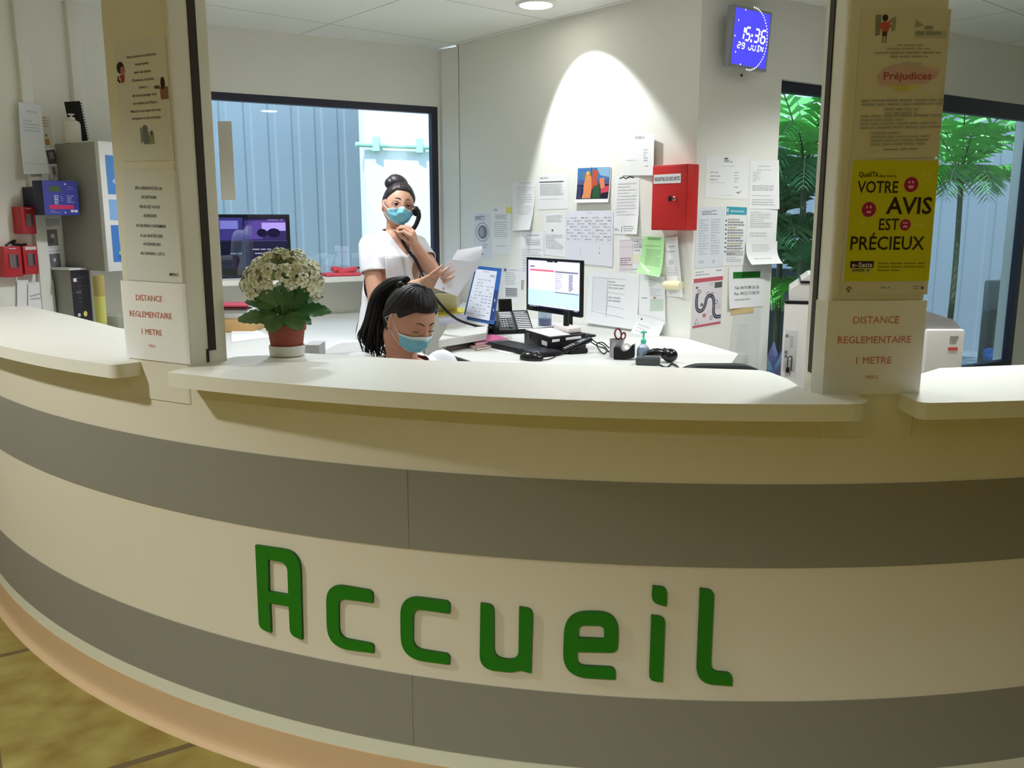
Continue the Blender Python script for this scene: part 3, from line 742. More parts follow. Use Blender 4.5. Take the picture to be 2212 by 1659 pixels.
# red register cabinet with its key
def on_wall_box(w, px4, t, m, name, root=None, bev=.003, extra=None):
    """a box whose FRONT face sits on the given picture corners, t metres out of the wall"""
    c = [w.sz(*p, t) for p in px4]; s0 = (c[0][0] + c[3][0]) / 2; s1 = (c[1][0] + c[2][0]) / 2; z1 = (c[0][1] + c[1][1]) / 2; z0 = (c[2][1] + c[3][1]) / 2
    if s0 > s1: s0, s1 = s1, s0
    mb = MB(); mb.rbox((s0, z0, 0.0005), (s1, z1, t), m, w.M(0, 0, 0), bev)
    return mb, s0, s1, z0, z1
M_RED = mat('red_enamel', (196, 38, 36), 0.4, spec=0.4)
M_RED2 = mat('call_point_red', (190, 40, 52), 0.4)
mb, s0, s1, z0, z1 = on_wall_box(W_SIDE, [(1411, 356), (1487, 356), (1483, 498), (1405, 497)], 0.085, M_RED, 'x', bev=.004)
rt = thing('register_cabinet', 'red metal safety register cabinet with a key in its door', 'cabinet', W_SIDE.P(s0, z0, 0))
mb.build('case', rt)
fr = MB(); fr.rbox((s0 + .006, z0 + .006, .0845), (s1 - .006, z1 - .006, .089), M_RED, W_SIDE.M(0, 0, 0), .002); fr.build('cabinet_door', rt)
def flat_fn(w, s0, s1, z0, z1, off): return lambda x, y, d: w.P(s0 + (s1 - s0) * x, z1 + (z0 - z1) * y, off + d)
wd, ht = s1 - s0, z1 - z0
lb = MB(); sheet_mesh(lb, flat_fn(W_SIDE, s0 + wd * .06, s0 + wd * .82, z0 + ht * .72, z0 + ht * .86, .0905), wd * .76, ht * .14, [('t', .5, .5, .40, (40, 40, 44), 'REGISTRE DE SECURITE', 'f', 0.012, .92)], nx=2, ny=2)
lb.build('label_plate', rt)
ky = MB(); kc = W_SIDE.M(s0 + wd * .67, z0 + ht * .485, .089)
ky.lathe([(.011, 0), (.011, .006), (.008, .009)], M_STEEL, kc, 18)
ky.box((-.0015, -.003, .008), (.0015, .003, .03), M_STEEL, kc); ky.rbox((-.004, -.014, .028), (.004, .012, .05), mat('key_bow', (40, 34, 32), .5), kc, .002)
ky.build('key', rt)

# ---- clock wall
sheet(W_CLOCK, [(1525, 336), (1616, 337), (1614, 430), (1523, 428)], [('p', .42, .05, .52, .09, 1, INK, .8), ('p', .42, .10, .66, .17, 2, INK), ('p', .34, .235, .70, .25, 1, SOFT), ('p', .1, .38, .34, .64, 3, SOFT, .22), ('p', .66, .38, .77, .66, 4, SOFT, .2), ('p', .1, .625, .5, .64, 1, SOFT), ('p', .66, .72, .78, .76, 1, SOFT), ('k', [(.72, .86), (.78, .84), (.76, .88), (.84, .82)], .003, INK), ('p', .34, .92, .7, .94, 1, PALE)], 'wide white sheet with few typed lines, directly beneath the digital clock', group=GC)
sheet(W_CLOCK, [(1621, 346), (1676, 346), (1677, 452), (1617, 451)], [('p', .3, .12, .72, .15, 1, SOFT), ('p', .25, .19, .78, .22, 1, PALE), ('p', .1, .23, .4, .45, 6, PALE), ('p', .1, .52, .85, .64, 3, SOFT), ('p', .1, .72, .8, .74, 1, SOFT), ('p', .1, .8, .9, .95, 3, PALE)], 'white sheet at the window edge, topmost of the three below the clock', group=GC, curl=[('r', .02)])
sheet(W_CLOCK, [(1615, 452), (1676, 452), (1672, 521), (1611, 521)], [('p', .1, .08, .85, .6, 9, PALE), ('p', .1, .74, .85, .9, 2, SOFT, .25)], 'white sheet at the window edge, middle one of the three', group=GC, curl=[('r', .012)])
sheet(W_CLOCK, [(1610, 521), (1673, 521), (1669, 568), (1607, 571)], [('p', .2, .15, .8, .5, 4, PALE), ('p', .2, .75, .8, .82, 1, SOFT)], 'curled white sheet at the window edge, lowest of the three', group=GC, curl=[('b', .05), ('r', .015)], off=.006)
sheet(W_CLOCK, [(1504, 449), (1563, 446), (1561, 576), (1500, 580)], [('p', .2, .06, .8, .14, 3, INK, .3), ('p', .12, .2, .46, .8, 14, (190, 196, 206)), ('p', .54, .2, .88, .8, 14, (190, 196, 206)), ('p', .12, .88, .34, .93, 2, SOFT), ('o', .66, .9, .05, .03, PALE)], 'bluish white two column notice at the wall corner, beneath the wide sheet', group=GC, base=mat('paper_cool2', (220, 226, 234), .8))
tl = [('r', .08, .0, .98, .13, (72, 160, 178)), ('p', .26, .06, .92, .09, 1, (170, 214, 222), .9), ('o', .14, .06, .05, .04, (180, 220, 226)), ('p', .06, .145, .4, .165, 1, (160, 130, 150))]
for j in range(14): tl.append(('p', .16, .2 + j * .045, .92, .23 + j * .045, 1, (150, 152, 158) if j % 3 else (190, 186, 160), .9))
for j in range(8): tl.append(('r', .06, .22 + j * .075, .12, .22 + j * .075 + .03, (90, 92, 100)))
tl += [('r', .14, .75, .92, .83, (196, 198, 204)), ('p', .16, .86, .9, .95, 3, PALE)]
sheet(W_CLOCK, [(1565, 446), (1614, 448), (1607, 573), (1560, 574)], tl, 'text poster with a teal header band among the notices below the clock', 'paper_poster', 'poster')
rd = [(.14, .40), (.12, .52), (.14, .64), (.22, .70), (.34, .69), (.42, .60), (.46, .50), (.56, .46), (.68, .50), (.72, .62), (.72, .76), (.80, .84), (.98, .85)]
rd = [(p.x, p.y) for p in smooth_path([(x, y, 0) for x, y in rd], 5)]
sheet(W_CLOCK, [(1499, 584), (1562, 578), (1557, 701), (1494, 712)], [('p', .05, .03, .55, .12, 2, SOFT), ('p', .75, .03, .97, .07, 1, (150, 110, 120)), ('r', .0, .145, 1.0, .215, (196, 96, 106)), ('r', .0, .215, 1.0, .97, (222, 216, 220)), ('r', .72, .24, .98, .34, (88, 96, 92)), ('k', rd, .020, (70, 70, 84)), ('k', rd, .002, (210, 210, 220)), ('r', .02, .94, .98, .98, (196, 96, 106)), ('o', .12, .30, .04, .02, (90, 90, 100)), ('g', .20, .37, .06, .035, .3, (70, 70, 84)), ('g', .50, .42, .05, .03, .3, (70, 70, 84)), ('g', .64, .44, .06, .035, .3, (70, 70, 84)), ('g', .80, .58, .06, .035, .3, (90, 100, 120)), ('o', .30, .60, .05, .03, (120, 112, 120)), ('r', .34, .76, .46, .82, (200, 120, 120)), ('g', .64, .85, .05, .035, .3, (70, 70, 84)), ('k', [(.08, .92), (.14, .82), (.22, .92), (.08, .92)], .004, (110, 104, 112)), ('p', .55, .24, .7, .3, 2, SOFT), ('p', .75, .62, .97, .72, 3, SOFT)], 'pink and white wall poster showing a winding road diagram', 'paper_poster', 'poster')
sheet(W_CLOCK, [(1573, 578), (1653, 576), (1648, 661), (1572, 667)], [('r', .12, .11, .86, .27, (40, 124, 44)), ('p', .18, .14, .8, .24, 2, (26, 96, 34), .5), ('t', .50, .50, .075, (88, 88, 96), 'Tél: 04.93.89.26.26', 'f', 0, .68), ('t', .50, .64, .075, (88, 88, 96), 'Fax: 04.22.13.58.38', 'f', 0, .70), ('p', .16, .78, .84, .82, 1, SOFT, .6)], 'white card with a green bar and telephone and fax numbers', 'contact_card', 'paper', off=.003, curl=[('bl', .01)])
sheet(W_CLOCK, [(1586, 668), (1644, 664), (1637, 800), (1570, 800)], [('p', .2, .25, .6, .7, 10, (212, 216, 218)), ('p', .1, .75, .7, .9, 3, (216, 216, 214))], 'faded white sheet hanging under the telephone number card', group=GC, base=mat('paper_faded', (218, 220, 214), .8))
sheet(W_CLOCK, [(1580, 664), (1629, 660), (1627, 675), (1578, 680)], [], 'strip of yellowed adhesive tape under the telephone number card', 'adhesive_tape', 'tape', base=mat('tape_amber', (216, 192, 138), .4), off=.003, nx=2, ny=2)

# digital clock, canted on a small bracket
M_CASE = mat('clock_grey', (150, 152, 156), .4)
M_SCREEN = mat('clock_screen', (70, 66, 232), .4, emit=0.6)
M_DIGIT = mat('clock_digit', (246, 248, 255), .4, emit=0.85)
cz = CAMH
cA = W_CLOCK.px(1583, 75, 0.12); 
k_s0, k_z1 = W_CLOCK.sz(1590, 9, .10); k_s1, k_z1b = W_CLOCK.sz(1670, 22, .10)
k_z0 = W_CLOCK.sz(1571, 143, .10)[1]; k_s0 = W_CLOCK.sz(1580, 75, .10)[0]; k_s1 = W_CLOCK.sz(1663, 85, .10)[0]
k_z1 = W_CLOCK.sz(1584, 10, .10)[1]
ck = thing('wall_clock', 'grey digital wall clock with a blue screen showing time and date', 'clock', W_CLOCK.P((k_s0 + k_s1) / 2, k_z0, 0))
KM = W_CLOCK.M((k_s0 + k_s1) / 2, (k_z0 + k_z1) / 2, 0.10) @ Matrix.Rotation(radians(3.0), 4, 'X') @ Matrix.Rotation(radians(-1.5), 4, 'Z')
kw, kh = (k_s1 - k_s0) / 2, (k_z1 - k_z0) / 2
MB().rbox((-kw, -kh, -.045), (kw, kh, 0), M_CASE, KM, .006).build('case', ck)
MB().box((-.05, -.05, -.115), (.05, .05, -.04), M_CASE, KM).build('bracket', ck)
mb = MB(); sw, sh = kw * .90, kh * .90
mb.box((-sw, -sh, -.002), (sw, sh, .0012), M_SCREEN, KM)
mb.build('screen', ck)
mb = MB()
SEG = {'0': 'abcdef', '1': 'bc', '2': 'abged', '3': 'abgcd', '5': 'afgcd', '6': 'afgedc', '9': 'abcdfg', 'J': 'bcde', 'U': 'bcdef', 'I': 'J', 'N': 'bcefN'}
def seg7(ch, x, y, w, h, t):
    P = {'a': [(0, h), (w, h)], 'b': [(w, h), (w, h / 2)], 'c': [(w, h / 2), (w, 0)], 'd': [(0, 0), (w, 0)], 'e': [(0, 0), (0, h / 2)], 'f': [(0, h / 2), (0, h)], 'g': [(0, h / 2), (w, h / 2)], 'J': [(w / 2, 0), (w / 2, h)], 'N': [(0, h), (w, 0)]}
    for s in SEG[ch] + ('ad' if ch == 'I' else ''):
        (x0, y0), (x1, y1) = P[s]; L = sqrt((x1 - x0) ** 2 + (y1 - y0) ** 2); ux, uy = (x1 - x0) / L, (y1 - y0) / L; nx, ny = -uy * t / 2, ux * t / 2; g = t * .35
        q = [(x0 + ux * g + nx, y0 + uy * g + ny), (x0 + ux * g - nx, y0 + uy * g - ny), (x1 - ux * g - nx, y1 - uy * g - ny), (x1 - ux * g + nx, y1 - uy * g + ny)]
        mb.add([KM @ Vector((x + a + .12 * b_, y + b_, .0018)) for a, b_ in q], [(0, 1, 2, 3)], M_DIGIT)
dw, dh = sw * .30, sh * .46
for ch, x in (('1', -.70), ('5', -.36), ('3', .16), ('6', .54)): seg7(ch, x * sw, -.08 * sh, dw * (.8), dh, sw * .075)
for yy in (.08, .28): mb.add([KM @ Vector((sw * .00 + a * sw * .045 + .12 * yy * sh, yy * sh + b_ * sw * .05 - .02, .0018)) for a, b_ in ((-1, -1), (1, -1), (1, 1), (-1, 1))], [(0, 1, 2, 3)], M_DIGIT)
for ch, x in (('2', -.74), ('9', -.50), ('J', -.10), ('U', .14), ('I', .38), ('N', .58)): seg7(ch, x * sw, -.40 * sh, sw * .15, sh * .20, sw * .045)
for k in range(60):
    a = pi / 2 - 2 * pi * k / 60
    if k > 31 and k % 5: continue
    r = sw * .93; x, y = r * cos(a) , r * 1.28 * sin(a) 
    t = sw * .022
    mb.add([KM @ Vector((x + a_ * t, y + b_ * t * 1.3, .0018)) for a_, b_ in ((-1, -1), (1, -1), (1, 1), (-1, 1))], [(0, 1, 2, 3)], M_DIGIT)
mb.build('display_digits', ck)
kb = MB(); kb.lathe([(.006, 0), (.006, .006), (.002, .009)], M_DARK, W_CLOCK.M(*W_CLOCK.sz(1601, 163), 0), 12); one(kb, 'wall_plug', 'tiny dark plug in the wall just under the digital clock', 'plug')

# ---- notices on the pillars
class PillarFace:
    """front of a pillar between two angles; x beyond 0..1 folds back round the edge"""
    def __init__(self, pa, pb): self.pa, self.pb = pa, pb; self.w = (Vector(ell(pb, .003)) - Vector(ell(pa, .003))).length
    def P(self, u, z, off):                     # u in metres from the first edge
        t = u / self.w
        if 0 <= t <= 1: p = Vector(ell(self.pa + (self.pb - self.pa) * t, .003)); n = ell_n(self.pa + (self.pb - self.pa) * t); q = p + n * off
        else:
            e = self.pa if t < 0 else self.pb; ex = -u if t < 0 else u - self.w
            n = ell_n(e); tt = Vector((-n.y, n.x)) * (-1 if t < 0 else 1)
            q = Vector(ell(e, .003)) + n * (off - ex * .8) + tt * (off + ex * .45)
        return Vector((q.x, q.y, z))
    def uz(self, px, py):
        a, b2 = Vector(ell(self.pa, .003)), Vector(ell(self.pb, .003)); d = (b2 - a).normalized(); n = Vector((d.y, -d.x)); r = ray(px, py)
        k = a.dot(n) / (r.x * n.x + r.y * n.y); p = Vector((r.x * k, r.y * k)); return ((p - a).dot(d), CAMH + r.z * k)
PF1, PF2 = PillarFace(phL0, phL), PillarFace(phR, phR1)
def pillar_sheet(pf, px4, elems, label, name='paper_notice', cat='paper', base=M_PAPER, off=.0015, nx=24, ny=6, rect=None):
    c = [pf.uz(*p) for p in px4]
    if rect: c = rect
    def fn(x, y, d):
        u = (c[0][0] * (1 - x) + c[1][0] * x) * (1 - y) + (c[3][0] * (1 - x) + c[2][0] * x) * y
        z = (c[0][1] * (1 - x) + c[1][1] * x) * (1 - y) + (c[3][1] * (1 - x) + c[2][1] * x) * y
        return pf.P(u, z, off + d)
    w = c[1][0] - c[0][0]; h = c[0][1] - c[3][1]; _seed[0] += 1
    return one(sheet_mesh(MB(), fn, w, h, elems, base, _seed[0], nx, ny), name, label, cat)
BLK = (52, 52, 56)
tx = [(.06, .13, 'Nous sommes à la recherche'), (.5, .195, 'de personnes'), (.5, .26, 'ayant des talents'), (.5, .325, '(Chanteurs, musiciens,'), (.45, .385, 'peintre...)'), (.5, .45, 'afin de les partager avec'), (.5, .515, "les résidents de l'Ehpad."), (.5, .58, 'Merci de vous rapprocher des'), (.5, .64, 'animateurs ou du secrétariat')]
talk = [('t', .54, y, .022, BLK, s, 'c', .012, .80) for _, y, s in tx]
talk += [('o', .11, .21, .075, .05, (50, 40, 44)), ('o', .15, .235, .045, .035, (176, 110, 110)), ('y', [(.08, .27), (.18, .27), (.17, .33), (.12, .34)], (170, 60, 80)), ('k', [(.06, .28), (.04, .31), (.09, .33)], .006, (50, 40, 44)),
         ('o', .90, .37, .04, .05, (56, 44, 46)), ('y', [(.84, .40), (.99, .40), (.99, .50), (.85, .50)], (140, 104, 96)), ('r', .74, .385, .84, .41, (100, 96, 96)),
         ('y', [(.40, .72), (.44, .72), (.46, .84), (.40, .85)], (140, 148, 142)), ('o', .50, .73, .05, .03, (110, 112, 112)), ('y', [(.44, .75), (.56, .75), (.58, .86), (.46, .86)], (116, 120, 124)), ('y', [(.58, .78), (.66, .78), (.66, .86), (.59, .86)], (140, 146, 110)), ('o', .62, .77, .03, .02, (100, 100, 90))]
pillar_sheet(PF1, [(246, 94), (357, 78), (377, 346), (268, 349)], talk, 'white talent search notice with cartoon figures, upper sheet on the shutter pillar', base=mat('paper_grey', (214, 216, 214), .8))
ab = [("EN L'ABSENCE DE LA", .16), ('SECRETAIRE', .24), ('VEUILLEZ VOUS', .325), ('ADRESSER', .405), ('AU BUREAU INFIRMIER', .495), ('A LA SORTIE DES', .585), ('ASCENSEURS', .66), ('AU NIVEAU 1 ET 2', .745)]
pillar_sheet(PF1, [(267, 366), (384, 368), (401, 612), (275, 604)], [('t', .47 + .02 * i / 8, y, .026, BLK, s, 'c', .008, .74, .18) for i, (s, y) in enumerate(ab)] + [('t', .83, .925, .026, BLK, 'MERCI', 'c', .008, .3, .18)], 'white notice about the absent secretary, middle sheet on the shutter pillar', base=mat('paper_grey', (214, 216, 214), .8))
RED_T = (206, 120, 112)
def dist(pf, z0, z1, x0, x1, label):
    el = [('t', .5, .20, .075, RED_T, 'DISTANCE', 'c', 0), ('t', .5, .41, .075, RED_T, 'REGLEMENTAIRE', 'c', 0), ('t', .5, .63, .075, RED_T, '1 METRE', 'c', 0), ('t', .5, .81, .035, RED_T, 'MERCI', 'c', 0)]
    pillar_sheet(pf, None or [(0, 0)] * 4, el, label, rect=[(x0, z1), (x1, z1), (x1, z0), (x0, z0)], off=.003, nx=40)
za, zb = PF1.uz(350, 780)[1], PF1.uz(340, 610)[1]
dist(PF1, za, zb, -.025, PF1.w + .004, 'white distance rule sheet in red letters on the pillar by the flowers')
za, zb = PF2.uz(1892, 851)[1], PF2.uz(1911, 649)[1]
dist(PF2, za, zb, -.036, PF2.w + .03, 'white distance rule sheet in red letters under the yellow poster')
pj = [('y', [(.14, .04), (.20, .04), (.20, .17), (.15, .18)], (128, 136, 128)), ('o', .24, .06, .03, .022, (60, 44, 44)), ('y', [(.19, .10), (.24, .08), (.30, .10), (.28, .15), (.22, .15)], (196, 96, 92)), ('k', [(.17, .10), (.24, .11), (.32, .07)], .004, (196, 96, 92)), ('k', [(.18, .13), (.24, .11), (.33, .12)], .004, (196, 96, 92)), ('y', [(.31, .06), (.35, .05), (.35, .14), (.31, .15)], (150, 156, 150)), ('r', .22, .15, .27, .18, (84, 70, 64)), ('k', [(.23, .18), (.23, .225)], .004, (150, 146, 140)), ('k', [(.26, .18), (.26, .225)], .004, (150, 146, 140)),
      ('y', [(.55, .07), (.64, .11), (.55, .12)], (160, 164, 158)), ('r', .55, .145, .88, .19, (186, 188, 182)), ('p', .65, .115, .74, .14, 1, (140, 142, 138), .8), ('p', .56, .148, .88, .175, 1, (150, 150, 146), .9),
      ('p', .38, .235, .66, .25, 1, (170, 170, 166), .7), ('p', .28, .26, .74, .27, 1, (160, 160, 158), .7), ('p', .16, .285, .86, .298, 1, (160, 160, 158), .7), ('p', .32, .31, .72, .325, 1, (160, 160, 158), .7),
      ('y', [(.20, .44), (.26, .39), (.40, .36), (.62, .37), (.84, .40), (.82, .45), (.70, .50), (.44, .51), (.22, .50)], (208, 176, 176)), ('y', [(.30, .38), (.50, .345), (.66, .36), (.62, .385)], (178, 186, 180)), ('y', [(.34, .505), (.62, .50), (.58, .545), (.40, .545)], (206, 200, 120)), ('t', .51, .442, .05, (168, 80, 92), 'Préjudices', 'f', .014, .50)]
for y0, n, x0, x1 in ((.60, 2, .06, .94), (.66, 2, .30, .70), (.705, 4, .06, .94), (.82, 4, .18, .82)): pj.append(('p', x0, y0, x1, y0 + n * .026, n, (168, 170, 166), .5))
pj.append(('p', .32, .935, .68, .95, 1, (150, 150, 148), .6))
pillar_sheet(PF2, [(1861, 19), (2073, 20), (2046, 339), (1838, 344)], pj, 'white notice with a pink brush stroke, upper sheet on the yellow poster pillar', base=mat('paper_cream', (214, 210, 192), .8))
YL = (206, 204, 38); MG = (168, 40, 92); DK = (56, 46, 26)
def face(x, y, r, mood):
    e = [('o', x, y, r, r * .74, MG), ('k', [(x - r * .3, y - r * .35), (x - r * .28, y - r * .12)], .004, (240, 190, 210)), ('k', [(x + r * .2, y - r * .35), (x + r * .22, y - r * .12)], .004, (240, 190, 210))]
    if mood == 'smile': e.append(('y', [(x - r * .45, y + r * .08), (x + r * .45, y + r * .08), (x + r * .25, y + r * .38), (x - r * .25, y + r * .38)], (240, 170, 200)))
    elif mood == 'flat': e.append(('k', [(x - r * .3, y + r * .25), (x + r * .3, y + r * .25)], .004, (240, 190, 210)))
    else: e.append(('k', [(x - r * .35, y + r * .32), (x, y + r * .15), (x + r * .35, y + r * .32)], .004, (240, 190, 210)))
    return e
fy = lambda py: (py - 185) / 1025 * .885 + .012
av = [('r', .035, .012, .965, .897, YL)]
av += [('t', .20, fy(300), .036, DK, 'QualiTé', 'f', .012, .20), ('t', .40, fy(312), .02, DK, 'des Soins', 'f', .01, .18),
       ('t', .31, fy(405), .084, DK, 'VOTRE', 'f', .015, .42), ('t', .66, fy(560), .120, DK, 'AVIS', 'f', .02, .48), ('t', .455, fy(720), .084, DK, 'EST', 'f', .012, .22), ('t', .46, fy(880), .098, DK, 'PRÉCIEUX', 'f', .014, .80)]
av += face(.655, fy(385), .075, 'smile') + face(.235, fy(595), .075, 'flat') + face(.635, fy(725), .058, 'sad')
av += [('k', [(.76, fy(330)), (.78, fy(270)), (.83, fy(280)), (.85, fy(340)), (.80, fy(352))], .002, (226, 224, 110)), ('k', [(.16, fy(690)), (.22, fy(715)), (.20, fy(700))], .002, (226, 224, 110)), ('k', [(.72, fy(725)), (.84, fy(735))], .002, (226, 224, 110))]
av += [('r', .085, fy(1035), .335, fy(1095), (52, 36, 44)), ('t', .21, fy(1066), .036, (226, 222, 220), 'e-Satis', 'f', .014, .22), ('r', .09, fy(1098), .325, fy(1140), (200, 198, 110)), ('p', .11, fy(1105), .31, fy(1130), 1, (120, 116, 70), .8), ('p', .38, fy(1050), .90, fy(1140), 3, (150, 146, 40), .4)]
av += [('k', [(.06, .955), (.10, .94), (.12, .955)], .004, (120, 120, 116)), ('r', .075, .958, .1, .98, (110, 110, 106)), ('p', .43, .94, .53, .955, 1, (150, 150, 146), .8), ('p', .78, .935, .90, .965, 2, (150, 150, 146)), ('o', .89, .95, .014, .012, (90, 90, 88))]
pillar_sheet(PF2, [(1835, 343), (2043, 344), (2011, 636), (1813, 637)], av, 'bright yellow poster asking for opinions, with magenta faces', 'opinion_poster', 'poster', base=mat('paper_cream', (214, 210, 192), .8), off=.002)

# ------------------------------------------------------------------ courtyard beyond the windows
M_CLAD = mat('blue_grey_cladding', (126, 138, 147), 0.6, var=0.06, vscale=3)
M_REND = mat('white_render', (236, 238, 238), 0.8)
M_GROUND = mat('courtyard_ground', (120, 126, 132), 0.9, var=0.15, vscale=8)
mb = MB(); mb.add([(-12, 4.0, -0.06), (14, 4.0, -0.06), (14, 22, -0.06), (-12, 22, -0.06)], [(0, 1, 2, 3)], M_GROUND); struct(mb, 'ground')
def cladding(name, a, b2, h, pitch=0.16, z0=-0.06, m=M_CLAD):
    w = Wall(a, b2); n = int(w.len / pitch); loop = []
    for i in range(n):
        s = i * pitch
        loop += [(s, 0.0), (s + pitch * .62, 0.0), (s + pitch * .70, -0.010), (s + pitch * .92, -0.010)]
    loop += [(n * pitch, 0.0), (n * pitch, -0.12), (0, -0.12)]
    mb = MB(); mb.extrude([loop], lambda x, y, d: w.P(x, d, y), z0, h, m)
    return struct(mb, name)
cladding('wall_courtyard_1', (-7.5, 6.4), (0.05, 9.6), 3.6, 0.22)
mb = MB(); wr = Wall((-1.30, 8.0), (0.8, 8.85)); mb.extrude([[(0, -.1), (2.2, -.1), (2.2, 4.0), (0, 4.0)]], lambda x, y, d: wr.P(x, y, d), -0.2, 0, M_REND); struct(mb, 'wall_courtyard_2')
# mint rail seen in front of the white wall
M_MINT = mat('mint_paint', (176, 226, 206), .5)
mb = MB(); ra, rb = wr.px(768, 312, .05), wr.px(925, 318, .05)
mb.tube([ra, rb + (rb - ra) * .6], .022, M_MINT, 10)
for t in (.28, .88): p = ra + (rb - ra) * t; mb.box((p.x - .03, p.y - .03, p.z - .05), (p.x + .03, p.y + .03, p.z + .07), M_MINT)
for t in (1.55,): p = ra + (rb - ra) * t; mb.tube([(p.x, p.y, -.06), p], .02, M_MINT, 8)
one(mb, 'pipe_rail', 'pale mint pipe rail in front of the white courtyard wall', 'rail')
cladding('wall_courtyard_3', (3.4, 12.4), (8.6, 7.6), 4.2, 0.30)
cladding('wall_courtyard_4', (0.6, 9.8), (3.4, 12.4), 3.9, 0.30)
M_BEAM = mat('white_coping', (238, 238, 242), .5); M_SLATE = mat('blue_slate', (96, 104, 128), .7, var=.1, vscale=4)
# white beam and slate parapet seen low through the narrow window
mb = MB(); a = on_y(1600, 636, 7.2); b2 = on_y(1860, 666, 7.6)
def bar(mb, a, b2, h, t, m):
    d = (b2 - a).normalized(); nrm = Vector((d.y, -d.x, 0)) * t
    v = [a, b2, b2 + Vector((0, 0, -h)), a + Vector((0, 0, -h))]; v += [p - nrm for p in v]
    return mb.add(v, [(0, 1, 2, 3), (7, 6, 5, 4), (0, 4, 5, 1), (1, 5, 6, 2), (2, 6, 7, 3), (3, 7, 4, 0)], m)
bar(mb, a, b2, .10, .3, M_BEAM); a2 = Vector((a.x, a.y + .3, a.z)); 
struct(mb, 'trim_3')
mb = MB(); bar(mb, on_y(1560, 575, 7.7), on_y(1900, 590, 8.1), 1.3, .3, M_SLATE); struct(mb, 'wall_courtyard_5')
mb = MB(); ta, tb = on_y(1640, 208, 8.3), on_y(1900, 190, 8.3); bar(mb, ta, tb, .34, .3, mat('fascia_grey', (196, 200, 210), .6)); struct(mb, 'trim_4')

M_PALM = mat('palm_green', (104, 186, 88), .38, var=.35, vscale=5, spec=.5)
M_PALM2 = mat('palm_dark', (78, 146, 100), .45, var=.3, vscale=5)
M_STEM = mat('palm_stem', (72, 84, 58), .7)
def frond(mb, base, tip, sag, width, m, n=20, rnd=random):
    base, tip = Vector(base), Vector(tip); side = (tip - base).cross(Vector((0, 0, 1))).normalized()
    pts = [base + (tip - base) * t + Vector((0, 0, sag * 4 * t * (1 - t))) for t in [i / n for i in range(n + 1)]]
    mb.tube(pts, [.008 * (1 - .8 * i / n) for i in range(n + 1)], M_STEM, 5)
    for i in range(2, n + 1):
        t = i / n; p = pts[i]; L = width * sin(pi * min(1, .15 + .85 * t)) ** .7 * (.85 + .3 * rnd.random())
        dr = (pts[i] - pts[i - 1]).normalized()
        for sg in (-1, 1):
            e = p + side * sg * L * .75 + dr * L * .65 + Vector((0, 0, -L * (.25 + .3 * rnd.random())))
            mid = (p + e) / 2 + Vector((0, 0, L * .10)); w = dr * .016 + Vector((0, 0, .008))
            mb.add([p - w * .5, p + w * .5, mid + w, e, mid - w], [(0, 1, 2, 3, 4)], m)
def palm(loc, h, nf, spread, width, label, group, seed, m1, m2, name='palm_tree'):
    rnd = random.Random(seed); root = thing(name, label, 'palm', loc, group)
    mb = MB(); x, y, z = loc; mb.tube(smooth_path([(x, y, z), (x + .02, y, z + h * .5), (x, y, z + h)], 5), [.03 - .008 * i / 10 for i in range(11)], M_STEM, 8); mb.build('stem', root)
    for ring, mm in ((0, m1), (1, m2)):
        for i in range(nf):
            a = 2 * pi * (i + .5 * ring) / nf + rnd.uniform(-.2, .2); r = spread * rnd.uniform(.75, 1.1); up = (.95 if ring == 0 else -.05) * spread * rnd.uniform(.4, 1.25)
            b = MB(); frond(b, (x, y, z + h - .05 - .1 * ring), (x + r * cos(a), y + r * sin(a), z + h + up - .25 * spread), .22 * spread, width, mm, 22, rnd); b.build('frond', root)
GP = 'palms in the courtyard'
def spot(px, y): p = on_y(px, 400, y); return p.x
palm((spot(1735, 6.9), 6.9, -.06), 2.0, 12, .85, .26, 'tall feathery palm outside the narrow window beside the clock', GP, 3, M_PALM, M_PALM2)
palm((spot(1690, 7.3), 7.3, -.06), 1.6, 14, .8, .26, 'lower feathery palm at the notice side of the narrow window', GP, 5, M_PALM2, M_PALM2)
palm((spot(1765, 7.1), 7.1, -.06), 1.1, 13, .7, .24, 'short palm low down behind the narrow window', GP, 9, M_PALM2, M_PALM)
palm((spot(2075, 8.0), 8.0, -.06), 2.0, 14, .95, .28, 'bright green palm outside the wide window beyond the poster pillar', GP, 12, M_PALM, M_PALM)
# low bushes
def bush(loc, r, n, m, m2, label, seed):
    rnd = random.Random(seed); root = thing('courtyard_bush', label, 'bush', loc, None); mb = MB(); x, y, z = loc
    for i in range(n):
        a, b2 = rnd.uniform(0, 2 * pi), rnd.uniform(-.1, 1.2); rr = r * rnd.uniform(.6, 1.0)
        p = Vector((x + rr * cos(a) * cos(b2), y + rr * sin(a) * cos(b2), z + r * .7 + rr * sin(b2))); d = (p - Vector((x, y, z + r * .4))).normalized(); sd = d.cross(Vector((0, 0, 1))).normalized() * r * .09
        mb.add([p - d * r * .3 - sd * .4, p - d * r * .3 + sd * .4, p + sd, p + d * r * .28, p - sd], [(0, 1, 2, 3, 4)], m if i % 3 else m2)
    mb.build('foliage', root); MB().tube([(x, y, z), (x, y, z + r)], .02, M_STEM, 6).build('stem', root)
bush((spot(1690, 6.35), 6.35, -.06), .36, 260, mat('bush_lilac', (168, 150, 186), .5, var=.3), mat('bush_pale', (196, 214, 222), .4), 'lilac flowering bush low outside the narrow window', 4)
bush((spot(1668, 6.15), 6.15, -.06), .22, 160, mat('bush_green', (96, 146, 120), .5, var=.3), M_PALM2, 'green leafy bush at the foot of the narrow window', 6)
